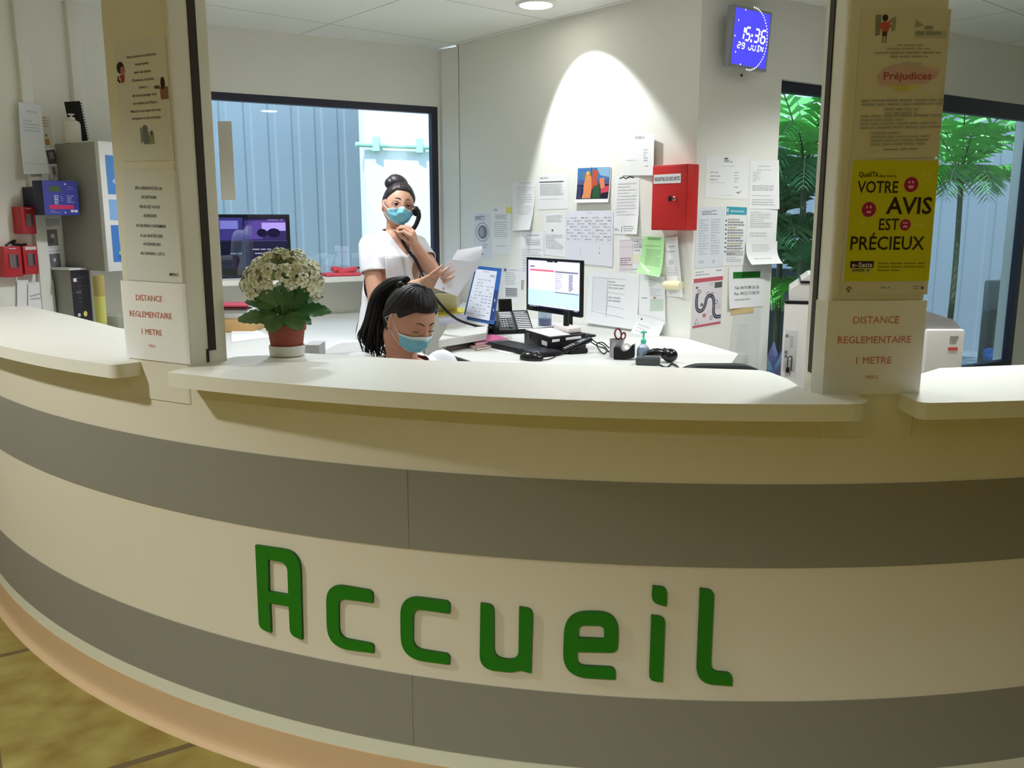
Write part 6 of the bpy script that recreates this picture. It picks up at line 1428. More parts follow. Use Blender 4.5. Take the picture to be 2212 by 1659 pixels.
def leaf(base, tip, width, face_, m, cup=.25, droop=0.0, n=30):
    base, tip = pl(*base), pl(*tip); ax = tip - base; L = ax.length; ax.normalize()
    f = Vector((face_[0], -face_[2], face_[1])).normalized(); sd = ax.cross(f).normalized(); up = sd.cross(ax).normalized(); w = width * PX / 2
    vs, fs = [], []; m_ = 9
    for side in (1, -1):
        for i in range(n + 1):
            t = i / n; half = w * (sin(pi * min(1, t * .93 + .05)) ** .62) * (1 - .12 * t)
            if t > .12: half *= 1 + .09 * sin(t * 40)
            for j in range(m_):
                q = j / (m_ - 1) * 2 - 1; z = cup * half * (q * q) - droop * L * t * t + .012 * L * sin(9 * t + 4 * q) + (-.05 * half if abs(q) < .1 else 0)
                vs.append(base + ax * (L * t) + sd * (half * q) + up * (z + side * (.0011 * (1 - q * q) + .0002)))
    K = (n + 1) * m_
    for s in (0, 1):
        for i in range(n):
            for j in range(m_ - 1):
                a = s * K + i * m_ + j; q = (a, a + 1, a + m_ + 1, a + m_); fs.append(q if s == 0 else tuple(reversed(q)))
    for i in range(n): fs += [(i * m_, i * m_ + m_, K + i * m_ + m_, K + i * m_), (i * m_ + m_ - 1, K + i * m_ + m_ - 1, K + (i + 1) * m_ + m_ - 1, (i + 1) * m_ + m_ - 1)]
    b = MB(); b.add(vs, fs, m, True)
    b.tube([pl(0, -4, 0) * .5 + base * .5, base, base + ax * L * .3], [.0028, .0026, .001], M_FSTEM, 6)
    return b.build('leaf', PLANT, autosmooth=80)
LV = [((-8, 42, 6), (-84, 84, 14), 62, (.15, .5, .85), M_LEAF, .2, .0), ((-20, 36, 12), (-46, 92, 22), 66, (-.1, .25, 1), M_LEAF, .15, 0), ((14, 34, 6), (30, 112, 16), 74, (.1, .1, 1), M_LEAF2, .25, 0), ((-2, 40, 16), (8, 98, 20), 50, (0, .1, 1), M_LEAF2, .2, 0),
      ((14, 26, 12), (104, 34, 26), 50, (.15, .8, .6), M_LEAF2, .2, .10), ((-14, 24, 4), (-86, 52, 2), 44, (-.1, .8, .5), M_LEAF2, .2, .05), ((-14, 18, 20), (-96, 14, 34), 46, (-.1, .75, .75), M_LEAF, .2, .05),
      ((-10, 20, 26), (-18, -10, 62), 52, (0, .7, .8), M_LEAF, .25, .1), ((12, 22, 24), (46, -4, 54), 48, (.2, .7, .8), M_LEAF, .22, .1), ((22, 20, 16), (62, 4, 26), 36, (.3, .8, .5), M_LEAF2, .2, .1),
      ((8, 30, -10), (70, 60, -50), 52, (.2, .7, -.4), M_LEAF2, .2, .1), ((-10, 30, -12), (-60, 66, -46), 52, (-.2, .7, -.4), M_LEAF2, .2, .1), ((0, 26, -16), (6, 40, -80), 50, (0, .9, -.3), M_LEAF2, .2, .1), ((2, 36, 2), (-14, 80, -24), 56, (0, .4, .9), M_LEAF2, .2, 0), ((4, 34, 0), (44, 86, -20), 60, (.2, .4, .8), M_LEAF2, .2, 0)]
for a in LV: leaf(*a)
b = MB()
for dx, dz in ((-3, 60), (4, 62), (-10, 56), (10, 58)): b.tube([pl(dx * .3, -6, 0), pl(dx, dz * .5, 2), pl(dx * 2.2, dz + 20, 0)], [.0045, .0040, .003], M_FSTEM, 7)
b.build('stem', PLANT)
rnd = random.Random(21)
def floret(b, c, nrm, r):
    nrm = nrm.normalized(); t1 = nrm.cross(Vector((.3, .2, 1))).normalized(); t2 = nrm.cross(t1); a0 = rnd.uniform(0, 6.28)
    for k in range(4):
        a = a0 + k * pi / 2; d = t1 * cos(a) + t2 * sin(a); s = t1 * -sin(a) + t2 * cos(a)
        b.add([c, c + d * r * .5 + s * r * .42 + nrm * r * .14, c + d * r * 1.05 + nrm * r * .06, c + d * r * .5 - s * r * .42 + nrm * r * .14], [(0, 1, 2, 3)], M_PETAL)
    b.ball(c + nrm * r * .1, r * .20, M_BUD, None, 6, 4)
CL = [(-62, 106, 14, 22), (-40, 122, 24, 24), (-14, 134, 20, 24), (12, 138, 12, 24), (36, 126, 20, 24), (58, 110, 14, 22), (72, 92, 8, 18), (-72, 86, 16, 20), (-44, 98, 38, 22), (-14, 110, 40, 26), (14, 112, 42, 20), (44, 100, 36, 22), (62, 78, 28, 15), (-58, 72, 26, 22), (-30, 84, 40, 18), (-6, 146, -10, 20), (28, 140, -16, 20), (-36, 134, -12, 20), (56, 118, -18, 20), (-60, 112, -18, 20), (0, 130, -34, 24), (70, 66, 20, 12), (26, 92, 38, 14)]
for dx, dz, dy, rr in CL:
    b = MB(); c = pl(dx, dz, dy); cen = pl(0, 70, 0); out = (c - cen).normalized()
    for k in range(int(rr * .8)):
        d = Vector((rnd.gauss(0, 1), rnd.gauss(0, 1), rnd.gauss(0, 1))).normalized()
        d = (d + out * .8).normalized()
        floret(b, c + d * rr * PX * rnd.uniform(.72, 1.0), d, 12.5 * PX * rnd.uniform(.8, 1.15))
    for k in range(5):
        d = (Vector((rnd.gauss(0, 1), rnd.gauss(0, 1), rnd.gauss(0, 1))).normalized() + out * .3).normalized()
        b.tube([c - out * rr * PX * .6, c + d * rr * PX * .75], .0012, M_FSTEM, 4); b.ball(c + d * rr * PX * .8, .0035, M_BUD, None, 6, 4)
    b.ball(c - out * rr * PX * .1, rr * PX * .45, mat('bud_mass', (150, 168, 112), .7, var=.3, vscale=80), None, 10, 8)
    b.build('flower_cluster', PLANT)

# ------------------------------------------------------------------ people
def frame(c, fwd, up):
    """matrix with local -y along fwd and z near up"""
    y = -Vector(fwd).normalized(); z = Vector(up); x = y.cross(z).normalized(); z = x.cross(y).normalized()
    return Matrix(((x.x, y.x, z.x, c[0]), (x.y, y.y, z.y, c[1]), (x.z, y.z, z.z, c[2]), (0, 0, 0, 1)))
def head_pt(d, off=0.0):
    """head surface (metres, face towards -y, origin at ear level) in unit direction d"""
    x, y, z = d
    X_, Y_ = x * .0745, y * .095; Z_ = z * (.116 if z > 0 else .110)
    t = max(0.0, -z)
    X_ *= 1 - .30 * t ** 1.6
    if y < 0:
        Y_ *= .93 - .02 * t; Y_ -= .014 * t ** 2 * (-y)
    else: Y_ *= 1 - .30 * t ** 1.3
    if y < 0:
        fr = max(0, -y) ** 1.5
        zp = 0.0
        if -.034 < Z_ < .014: zp = .006 + .019 * ((.014 - Z_) / .048)
        if Z_ <= -.034: zp = .025 * math.exp(-((Z_ + .034) / .006) ** 2)
        if Z_ >= .014: zp = .006 * math.exp(-((Z_ - .014) / .012) ** 2)
        Y_ -= zp * math.exp(-(X_ / (.0075 + .0055 * min(1, max(0, (.014 - Z_) / .048)))) ** 2) * fr
        for s in (-1, 1):
            Y_ += .0085 * math.exp(-((X_ - s * .031) / .017) ** 2 - ((Z_ - .004) / .011) ** 2) * fr
            Y_ -= .0035 * math.exp(-((X_ - s * .030) / .022) ** 2 - ((Z_ - .022) / .008) ** 2) * fr
            Y_ -= .004 * math.exp(-((X_ - s * .043) / .016) ** 2 - ((Z_ + .026) / .016) ** 2) * fr
        Y_ -= .005 * math.exp(-(X_ / .02) ** 2 - ((Z_ + .066) / .009) ** 2) * fr
    p = Vector((X_, Y_, Z_))
    if off: p = p + Vector((x / .0745, y / .095, z / .113)).normalized() * off
    return p
def adir(az, el_):  # az 0 = face front, positive to the person's left (+x); degrees
    a, e = radians(az), radians(el_); return (sin(a) * cos(e), -cos(a) * cos(e), sin(e))
def head_mesh(mb, M, m, nu=72, nv=48):
    vs, fs = [head_pt((0, 0, 1))], []
    for i in range(1, nv):
        e = pi / 2 - pi * i / nv
        for k in range(nu): a = 2 * pi * k / nu; vs.append(head_pt((sin(a) * cos(e), -cos(a) * cos(e), sin(e))))
    vs.append(head_pt((0, 0, -1)))
    for k in range(nu):
        k2 = (k + 1) % nu; fs.append((0, 1 + k, 1 + k2))
        for i in range(nv - 2): a = 1 + i * nu; fs.append((a + k, a + nu + k, a + nu + k2, a + k2))
        fs.append((1 + (nv - 2) * nu + k, len(vs) - 1, 1 + (nv - 2) * nu + k2))
    mb.add([M @ v for v in vs], fs, m, True)
def limb(mb, pts, rs, m):
    """tapered chain with round joints"""
    for i in range(len(pts) - 1):
        a, b2 = Vector(pts[i]), Vector(pts[i + 1]); n = 4
        mb.tube([a + (b2 - a) * k / n for k in range(n + 1)], [rs[i] + (rs[i + 1] - rs[i]) * k / n for k in range(n + 1)], m, 14)
    for p, r in zip(pts, rs): mb.ball(Vector(p), r, m, None, 14, 10)
def loft(mb, rings, m, seg=32):
    """rings: (centre, half width, half depth, lateral 2-D direction)"""
    vs, fs = [], []
    for c, a, b2, lat in rings:
        lx = Vector((lat[0], lat[1], 0)).normalized(); ly = Vector((-lx.y, lx.x, 0))
        for k in range(seg):
            t = 2 * pi * k / seg; ct, st = cos(t), sin(t); p = .8
            vs.append(Vector(c) + lx * a * math.copysign(abs(ct) ** p, ct) + ly * b2 * math.copysign(abs(st) ** p, st))
    for i in range(len(rings) - 1):
        for k in range(seg): k2 = (k + 1) % seg; fs.append((i * seg + k, i * seg + k2, (i + 1) * seg + k2, (i + 1) * seg + k))
    fs += [tuple(reversed(range(seg))), tuple((len(rings) - 1) * seg + k for k in range(seg))]
    mb.add(vs, fs, m, True)
def fuse(mb, m, name, parent, voxel=.005, smooth=4, keep=None, wrinkle=0.0, wscale=14.0):
    """one continuous skin over all shapes collected in mb"""
    me = bpy.data.meshes.new('raw'); me.from_pydata(mb.v, [], mb.f); ob = bpy.data.objects.new('raw', me); COL.objects.link(ob)
    r = ob.modifiers.new('r', 'REMESH'); r.mode = 'VOXEL'; r.voxel_size = voxel
    if smooth: s = ob.modifiers.new('s', 'SMOOTH'); s.factor = .5; s.iterations = smooth
    dg = bpy.context.evaluated_depsgraph_get(); em = bpy.data.meshes.new_from_object(ob.evaluated_get(dg))
    bpy.data.objects.remove(ob); bpy.data.meshes.remove(me)
    bm = bmesh.new(); bm.from_mesh(em); bpy.data.meshes.remove(em)
    if keep:
        dead = [f for f in bm.faces if not keep(f.calc_center_median())]
        bmesh.ops.delete(bm, geom=dead, context='FACES')
        edge = [v for v in bm.verts if v.is_boundary]
        for _ in range(18):
            new = {}
            for v in edge:
                nb_ = [e.other_vert(v).co for e in v.link_edges if e.is_boundary]
                if len(nb_) == 2: new[v] = v.co * .4 + (nb_[0] + nb_[1]) * .3
            for v, c in new.items(): v.co = c
    if wrinkle:
        bm.normal_update()
        for v in bm.verts:
            p = v.co * wscale; w = noise.noise(Vector((p.x, p.y, p.z * .45))) + .5 * noise.noise(Vector((p.x * 2.3, p.y * 2.3, p.z * .9)))
            v.co += v.normal * wrinkle * w
    b = MB(); b.bm(bm, m, None, True); return b.build(name, parent, autosmooth=180)
M_SKIN = mat('skin_warm', (205, 158, 134), .5, spec=.35, var=.05, vscale=18)
M_SKIN2 = mat('skin_olive', (204, 152, 130), .5, spec=.35, var=.05, vscale=18)
M_TUNIC = mat('tunic_white', (234, 234, 240), .8, var=.02, vscale=10)
M_HAIR = mat('hair_black', (22, 17, 19), .52, spec=.35, bump=.35, bscale=240)
M_HAIR2 = mat('hair_dark_brown', (40, 32, 38), .45, spec=.5, bump=.35, bscale=240)
M_MASK = mat('mask_blue', (126, 200, 226), .75, bump=.05, bscale=400); M_MASKW = mat('mask_white', (220, 236, 242), .75)
M_EYE = mat('eye_white', (226, 220, 216), .25); M_IRIS = mat('iris_brown', (48, 30, 24), .2); M_BROW = mat('brow', (44, 30, 28), .8); M_LASH = mat('lash', (24, 18, 18), .7); M_TROUSER = mat('trousers_white', (222, 222, 226), .85)

def mask_mesh(root, M, tilt=0, low=-54):
    b = MB(); nu, nv = 30, 20; vs = []; fs = []
    AZ = 63
    for side in (0, 1):
        for j in range(nv + 1):
            v = j / nv
            for i in range(nu + 1):
                u = i / nu * 2 - 1
                top = -6 - 6 * abs(u) ** 1.5 + 4 * math.exp(-(u / .22) ** 2); bot = low + 14 * abs(u) ** 1.6
                el_ = top + (bot - top) * v; az = AZ * u * (1 - .10 * v)
                off = .0055 + .009 * sin(pi * min(1, v * 1.05)) * (1 - abs(u) ** 2) - .0016 * side
                off += .0014 * sin(v * 19) * (1 - abs(u) ** 4) * (1 if .15 < v < .92 else 0) + .0022 * sin(7 * u + 9 * v) * (1 - u * u) * v * (1 - v) * 3
                p = head_pt(adir(az, el_), off)
                # bridge the sides of the nose
                if v < .35: q = head_pt(adir(0, el_), off); k = math.exp(-(u / .28) ** 2) * .55 * (1 - v); p.y = p.y * (1 - k) + min(p.y, q.y + abs(u) * .05) * k
                vs.append(M @ p)
    K = (nu + 1) * (nv + 1)
    f0, f1 = [], []
    for side in (0, 1):
        for j in range(nv):
            for i in range(nu):
                a = side * K + j * (nu + 1) + i; q = (a, a + nu + 1, a + nu + 2, a + 1)
                (f1 if j < 2 or j == nv - 1 else f0).append(q if side == 0 else tuple(reversed(q)))
    rim = [i for i in range(nu + 1)] + [(j + 1) * (nu + 1) + nu for j in range(nv)] + [nv * (nu + 1) + i for i in range(nu - 1, -1, -1)] + [j * (nu + 1) for j in range(nv - 1, 0, -1)]
    for k in range(len(rim)): a, c = rim[k], rim[(k + 1) % len(rim)]; f1.append((a, c, c + K, a + K))
    b.add(vs, f0, M_MASK, True); b.add(vs, f1, M_MASKW, True); o = b.build('face_mask', root, autosmooth=80)
    b = MB()
    for s in (-1, 1):
        for v_, e_ in ((.03, 8), (.97, -14)):
            a = M @ head_pt(adir(s * AZ * (1 - .1 * v_), (-12 if v_ < .5 else low + 14)), .006); c = M @ head_pt(adir(s * 96, e_), .006); d_ = M @ head_pt(adir(s * 104, -2), .016)
            b.tube([a, (a + c) / 2 + (M.to_3x3() @ Vector((s * .004, 0, 0))), c, d_], .0011, M_MASKW, 6)
    b.build('ear_loops', o)
    return o
def ear(mb, M, s, m):
    c = Vector((s * .0745, .012, -.004)); R = Matrix.Rotation(radians(22 * s), 4, 'Z') @ Matrix.Rotation(radians(-12), 4, 'X')
    mb.ball((0, 0, 0), (.008, .018, .031), m, M @ Matrix.Translation(c) @ R, 16, 12)
    mb.ball((0, 0, 0), (.007, .010, .011), m, M @ Matrix.Translation(c + Vector((0, -.003, -.024))) @ R, 12, 8)
def eyes(root, M, closed=False, look=0.0):
    for s in (-1, 1):
        c = head_pt(adir(s * 20.5, 2.0)); c = Vector((s * .0305, c.y + .0065, .004))
        b = MB(); b.ball(c, (.0125, .0115, .0115), M_SKIN2 if closed else M_EYE, M, 16, 12)
        if not closed:
            d = Vector((look, -1, -.06)).normalized()
            b.lathe([(0, .0004), (.0056, .0002), (.0058, -.001)], M_IRIS, M @ Matrix.Translation(c) @ d.to_track_quat('Z', 'Y').to_matrix().to_4x4() @ Matrix.Translation((0, 0, .0114)), 16)
        e = b.build('eye', root)
        b = MB()
        lid = [M @ (c + Vector((.0125 * cos(a) * 1.06, -.0118 * sin(pi * (1 - abs(cos(a)) * .5) / 2) , (-.0022 if closed else .0042) * sin(a) * (1 if closed else 1)))) for a in [pi * k / 8 for k in range(9)]]
        b.tube(lid, .0013 if closed else .0016, M_LASH, 6); b.build('eyelashes', e)
        b = MB(); br = []
        for k in range(7):
            t = k / 6; az = s * (9 + 24 * t); el_ = 14.5 + 4.5 * sin(pi * min(1, t * 1.25) * .62) - 3.0 * t
            br.append(M @ head_pt(adir(az, el_), .0018))
        b.tube(br, [.0030, .0032, .0030, .0027, .0022, .0016, .0009], M_BROW, 6, flat=.5); b.build('eyebrow', root)
def hair_cap(b, M, m, line, thick=.011, nu=72, nv=44):
    """hair where line(az) < elevation; az in degrees from the face"""
    vs, keepv = [], []
    idx = {}
    for j in range(nv + 1):
        for k in range(nu):
            az = 360 * k / nu - 180; lo = line(az); el_ = lo + (90 - lo) * j / nv
            edge = min(1, j / nv * 6)
            off = .002 + thick * edge ** .6 + .0012 * sin(az * .9 + 3 * sin(el_ * .05)) * edge
            vs.append(M @ head_pt(adir(az, min(el_, 89.9)), off))
    n0 = len(vs)
    for k in range(nu):
        az = 360 * k / nu - 180; vs.append(M @ head_pt(adir(az, line(az)), -.004))
    fs = []
    for j in range(nv):
        for k in range(nu): k2 = (k + 1) % nu; fs.append((j * nu + k, j * nu + k2, (j + 1) * nu + k2, (j + 1) * nu + k))
    for k in range(nu): k2 = (k + 1) % nu; fs.append((n0 + k, n0 + k2, k2, k))
    b.add(vs, fs, m, True)
def hairline(az):
    a = abs(az)
    if a < 38: return 36 - 2 * (a / 38) ** 2
    if a < 74: return 34 - 22 * ((a - 38) / 36) ** 1.2
    if a < 104: return 12 + 8 * sin(pi * (a - 74) / 30) ** 2 - 10 * (a - 74) / 30
    return 2 - 48 * min(1, (a - 104) / 26)
def hand(mb, wrist, knuck, palm_n, curl, m, thumb_side, spread=.09, size=1.0, thumb=(.55, .4, .55)):
    """palm from wrist to knuckles; palm_n points out of the palm; curl = bend per joint (radians)"""
    wrist, knuck = Vector(wrist), Vector(knuck); d = (knuck - wrist).normalized(); n = Vector(palm_n); n = (n - d * n.dot(d)).normalized(); s = d.cross(n) * thumb_side
    L = (knuck - wrist).length
    for k in range(-2, 3): limb(mb, [wrist + s * k * .006 * size, knuck + s * k * .0105 * size - d * .004 * abs(k)], [.0155 * size, .0115 * size], m)
    ln = [.042, .046, .043, .034]
    for k in range(4):
        o = 1.5 - k; p = knuck + s * o * .0185 * size - d * .004 * abs(o - .3); dr = (d + s * spread * o).normalized(); pts = [p]; cu = curl if isinstance(curl, (int, float)) else curl[k]
        for j, fr in enumerate((1.0, .62, .48)):
            dr = (Matrix.Rotation(cu * (1.0 if j else .8), 3, dr.cross(n).normalized()) @ dr) if abs(cu) > 1e-4 else dr
            p = p + dr * ln[k] * fr * size; pts.append(p)
        limb(mb, pts, [.0088 * size, .0082 * size, .0074 * size, .0064 * size], m)
    a, b2, c = thumb; base = wrist + d * L * .30 + s * .020 * size; p = [base]
    dr = (d * .75 + s * a + n * b2).normalized(); p.append(base + dr * .040 * size); dr = (dr + d * c * .5 - s * .25).normalized(); p.append(p[-1] + dr * .032 * size); p.append(p[-1] + (dr + d * .2).normalized() * .024 * size)
    limb(mb, p, [.0125 * size, .0105 * size, .0092 * size, .0075 * size], m)

# ======== standing woman with the telephone
YS = 4.5
HC = on_y(861, 446, YS); yaw = radians(20)
fwdh = Vector((sin(yaw), -cos(yaw), .03)); rollv = Matrix.Rotation(radians(9), 3, Vector((0, 1, 0))) @ Vector((0, 0, 1))
MH = frame(HC, fwdh, rollv)
body_yaw = radians(36); FW = Vector((sin(body_yaw), -cos(body_yaw), 0)); LT = Vector((cos(body_yaw), sin(body_yaw), 0))
WOMAN = thing('person', 'standing person in a white tunic and blue mask, phone at the ear, reading papers', 'person', (HC.x, YS, PLAT))
chest = on_y(851, 552, YS + .02); waist = on_y(846, 655, YS + .02); hip = on_y(842, 745, YS + .02); nb = on_y(855, 497, YS + .02)
Rs = chest + LT * -.134 + Vector((0, 0, .048)); Ls = chest + LT * .134 + Vector((0, 0, .044))
Re = on_y(812, 645, 4.36); Rw = on_y(912, 612, 4.17); Rk = on_y(941, 602, 4.10)
Le = on_y(941, 596, 4.48); Lw = on_y(898, 532, 4.40); Lk = on_y(889, 503, 4.37)
b = MB(); head_mesh(b, MH, M_SKIN)
for s in (-1, 1): ear(b, MH, s, M_SKIN)
limb(b, [MH @ Vector((0, .022, -.05)), MH @ Vector((0, .022, -.10)), nb + Vector((0, 0, .01)), nb - Vector((0, 0, .05))], [.048, .046, .050, .07], M_SKIN)
loft(b, [(nb + Vector((0, 0, -.005)), .062, .05, LT), (nb + Vector((0, 0, -.03)), .12, .062, LT), (chest + Vector((0, 0, .06)), .155, .080, LT), (chest - FW * -.01, .150, .098, LT), (waist, .120, .082, LT), (hip + Vector((0, 0, .05)), .155, .105, LT), (hip - Vector((0, 0, .06)), .150, .10, LT)], M_SKIN)
limb(b, [Rs, Re, Rw], [.052, .040, .0265], M_SKIN); limb(b, [Ls, Le, Lw], [.050, .040, .0265], M_SKIN)
hand(b, Rw, Rk, (.05, .75, .25), .42, M_SKIN, -1, thumb=(.5, -.1, .8))
hand(b, Lw, Lk, (-.92, .18, .1), (.95, .85, .80, .78), M_SKIN, 1, thumb=(.2, .75, .6))
for s in (-1, 1):
    h = hip + LT * s * .075 - Vector((0, 0, .05)); kx = h + FW * .02; limb(b, [h, Vector((kx.x, kx.y, PLAT + .46)), Vector((h.x, h.y, PLAT + .09))], [.078, .052, .036], M_SKIN)
    limb(b, [Vector((h.x, h.y, PLAT + .045)), Vector((h.x, h.y, PLAT + .04)) + FW * .14], [.040, .032], M_SKIN)
fuse(b, M_SKIN, 'body', WOMAN, .0038, 3)
b = MB()
loft(b, [(nb + Vector((0, 0, .004)), .080, .062, LT), (nb + Vector((0, 0, -.022)), .108, .072, LT), (chest + Vector((0, 0, .06)), .152, .090, LT), (chest + FW * .012, .152, .114, LT), (waist, .150, .108, LT), (hip + Vector((0, 0, .05)), .178, .125, LT), (hip - Vector((0, 0, .10)), .188, .132, LT)], M_TUNIC)
limb(b, [Rs, Rs + (Re - Rs) * .52], [.057, .060], M_TUNIC); limb(b, [Ls, Ls + (Le - Ls) * .50], [.056, .058], M_TUNIC)
rd_, ld_ = (Re - Rs).normalized(), (Le - Ls).normalized()
def keep(c):
    q = c - nb; u, f, z = q.dot(LT), q.dot(FW), q.z
    if (c - Rs).dot(rd_) > (Re - Rs).length * .50 and (c - (Rs + rd_ * .16)).length < .11: return False
    if (c - Ls).dot(ld_) > (Le - Ls).length * .48 and (c - (Ls + ld_ * .16)).length < .11: return False
    if z > .004 and q.xy.length < .085: return False
    if f > -.01 and z > -.130 and abs(u + .005) < .076 * (1 - (-z) / .134) + .002: return False
    return True
tun = fuse(b, M_TUNIC, 'tunic', WOMAN, .006, 5, keep, .006, 13)
so = tun.modifiers.new('cloth', 'SOLIDIFY'); so.thickness = .003; so.offset = 1
b = MB(); pk = chest + FW * .118 - LT * .06 - Vector((0, 0, .05))
Mpk = frame(pk, FW, (0, 0, 1)); b.rbox((-.05, -.004, -.055), (.045, .006, .045), mat('tunic_pocket', (222, 222, 230), .85), Mpk, .003); b.build('pocket', tun)
b = MB()
for s in (-1, 1):
    h = hip + LT * s * .075 - Vector((0, 0, .04)); kx = h + FW * .02; limb(b, [h, Vector((kx.x, kx.y, PLAT + .46)), Vector((h.x, h.y, PLAT + .12))], [.098, .076, .064], M_TROUSER)
fuse(b, M_TROUSER, 'trousers', WOMAN, .008, 3, lambda c: c.z > PLAT + .085)
b = MB()
for s in (-1, 1):
    h = hip + LT * s * .075; b.rbox((-.045, -.19, 0), (.045, .06, .065), mat('clog_white', (226, 226, 222), .5), frame((h.x, h.y, PLAT + .001), FW, (0, 0, 1)), .02)
b.build('clogs', WOMAN)
eyes(WOMAN, MH, False, .0)
mask_mesh(WOMAN, MH)
b = MB(); hair_cap(b, MH, M_HAIR2, lambda az: hairline(az) + 4 * (abs(az) < 40), .008)
b.ball((0, 0, 0), (.056, .052, .044), M_HAIR2, MH @ Matrix.Translation((-.014, .018, .112)) @ Matrix.Rotation(radians(20), 4, 'Y'), 24, 16)
b.ball((0, 0, 0), (.036, .038, .032), M_HAIR2, MH @ Matrix.Translation((-.044, .018, .108)), 18, 12)
b.build('hair', WOMAN)
M_GOLD = mat('gold_wire', (206, 176, 150), .3, metal=.8); M_LENS = glass_mat('lens', (236, 228, 230), .06)
b = MB(); ln = MB()
for s in (-1, 1):
    cx = s * .031; yv = head_pt(adir(0, 4)).y - .004
    pts = [MH @ Vector((cx + .0235 * cos(a) * (1 + .1 * (abs(cos(a)) > .7)), yv + .010 * abs(cx + .0235 * cos(a)) / .055, .001 + .0175 * sin(a))) for a in [2 * pi * k / 24 for k in range(25)]]
    b.tube(pts, .0012, M_GOLD, 6, caps=False); ln.add(pts[:-1], [tuple(range(24))], M_LENS)
    b.tube([MH @ Vector((s * .055, yv + .012, .008)), MH @ Vector((s * .074, yv + .022, .008)), MH @ Vector((s * .079, -.01, .010)), MH @ Vector((s * .078, .022, .002))], .0014, M_GOLD, 6)
b.tube([MH @ Vector((-.009, yv, .004)), MH @ Vector((0, yv - .003, .007)), MH @ Vector((.009, yv, .004))], .0013, M_GOLD, 6)
g = b.build('glasses', WOMAN); ln.build('lenses', g)
# ring and watch strap
b = MB(); q = Lk + (Lk - Lw).normalized() * .01; b.ball(q + Vector((-.012, -.008, .0)), .005, M_GOLD, None, 8, 6); b.build('ring', WOMAN)

# handset with its cord
eE, mE = on_y(901, 456, 4.46), on_y(870, 497, 4.43)
root = thing('telephone_handset', 'black telephone handset held to the ear by the standing person', 'telephone', mE)
midh = (eE + mE) / 2 + Vector((.028, .0, -.020)); hp = smooth_path([eE, eE * .35 + midh * .65 + Vector((.012, 0, .010)), midh * .6 + mE * .4 + Vector((.012, 0, -.010)), mE], 8)
b = MB(); n = len(hp); b.tube(hp, [.021 - .008 * sin(pi * k / (n - 1)) for k in range(n)], M_BLACK, 14, flat=.85); b.ball(eE + Vector((-.006, 0, 0)), (.018, .022, .026), M_BLACK, None, 16, 12); b.ball(mE, (.022, .022, .026), M_BLACK, None, 16, 12); b.build('grip', root)
c0 = mE + Vector((.005, -.005, -.02)); cpts = smooth_path([c0, on_y(870, 520, 4.37), on_y(885, 545, 4.35), on_y(897, 560, 4.33), on_y(912, 590, 4.34), on_y(926, 620, 4.35), on_y(950, 655, 4.36), on_y(985, 688, 4.42), on_y(1030, 704, 4.5), on_y(1062, 707, 4.56)], 14)
coil = []
L_ = len(cpts)
b = MB()
for i, p in enumerate(cpts):
    if i < 62: coil.append(p)
tn = []
for i in range(len(coil) * 4):
    t = i / 4; k = min(len(coil) - 2, int(t)); p = coil[k] + (coil[k + 1] - coil[k]) * (t - k); a = i * 1.3
    tn.append(p + Vector((cos(a) * .006, sin(a) * .006, sin(a + 1) * .003)))
b.tube(tn, .0026, M_BLACK, 5); b.tube(cpts[60:], .0068, M_BLACK, 8); b.build('cord', root)

# papers in her hand
def held(P4, bend, label, seed, nm='paper_sheet'):
    P4 = [Vector(p) for p in P4]; nrm = (P4[1] - P4[0]).cross(P4[3] - P4[0]).normalized(); nrm = nrm if nrm.y < 0 else -nrm
    def fn(x, y, d):
        p = (P4[0] * (1 - x) + P4[1] * x) * (1 - y) + (P4[3] * (1 - x) + P4[2] * x) * y
        return p + nrm * (d + bend * sin(pi * y * .9) + bend * .5 * x * x + .010 * max(0, x - .7) * (1 - y))
    b = sheet_mesh(MB(), fn, .21, .29, [], mat('paper_held', (226, 226, 234), .8), seed, 12, 14); return one(b, nm, label, 'paper', 'papers held by the standing person')
held([on_y(988, 540, 4.16), on_y(1040, 532, 4.22), on_y(1036, 560, 4.22), on_y(943, 612, 4.08)], .012, 'rear sheet held by the standing person, its top edge curling over', 3)
held([on_y(972, 560, 4.10), on_y(1042, 567, 4.17), on_y(990, 640, 4.15), on_y(938, 622, 4.05)], -.014, 'front sheet held by the standing person, hanging toward the telephone', 4)

# ======== seated woman looking down
YW = 2.98
HC2 = on_y(887, 691, YW); yaw2 = radians(42); pit = radians(27)
fw2 = Vector((sin(yaw2) * cos(pit), -cos(yaw2) * cos(pit), -sin(pit)))
up2 = Vector((sin(yaw2) * sin(pit), -cos(yaw2) * sin(pit), cos(pit))); up2 = Matrix.Rotation(radians(-3), 3, fw2) @ up2
MW = frame(HC2, fw2, up2)
by2 = radians(30); FW2 = Vector((sin(by2), -cos(by2), 0)); LT2 = Vector((cos(by2), sin(by2), 0))
SEAT = PLAT + .46
SITTER = thing('person', 'seated dark haired person with ponytail and blue mask, looking down behind the counter', 'person', (HC2.x, YW + .1, PLAT))
nb2 = on_y(868, 772, YW + .05); ch2 = nb2 + Vector((-.02, .06, -.15)); wa2 = nb2 + Vector((-.05, .13, -.36)); hp2 = Vector((nb2.x - .06, nb2.y + .17, SEAT + .11))
R2 = nb2 - LT2 * .155 + Vector((0, .02, -.045)); L2 = nb2 + LT2 * .150 + Vector((0, .01, -.045))
b = MB(); head_mesh(b, MW, M_SKIN2)
for s in (-1, 1): ear(b, MW, s, M_SKIN2)
limb(b, [MW @ Vector((0, .026, -.04)), MW @ Vector((0, .040, -.085)), nb2 + Vector((0, 0, .01)), nb2 - Vector((0, 0, .05))], [.052, .050, .054, .07], M_SKIN2)
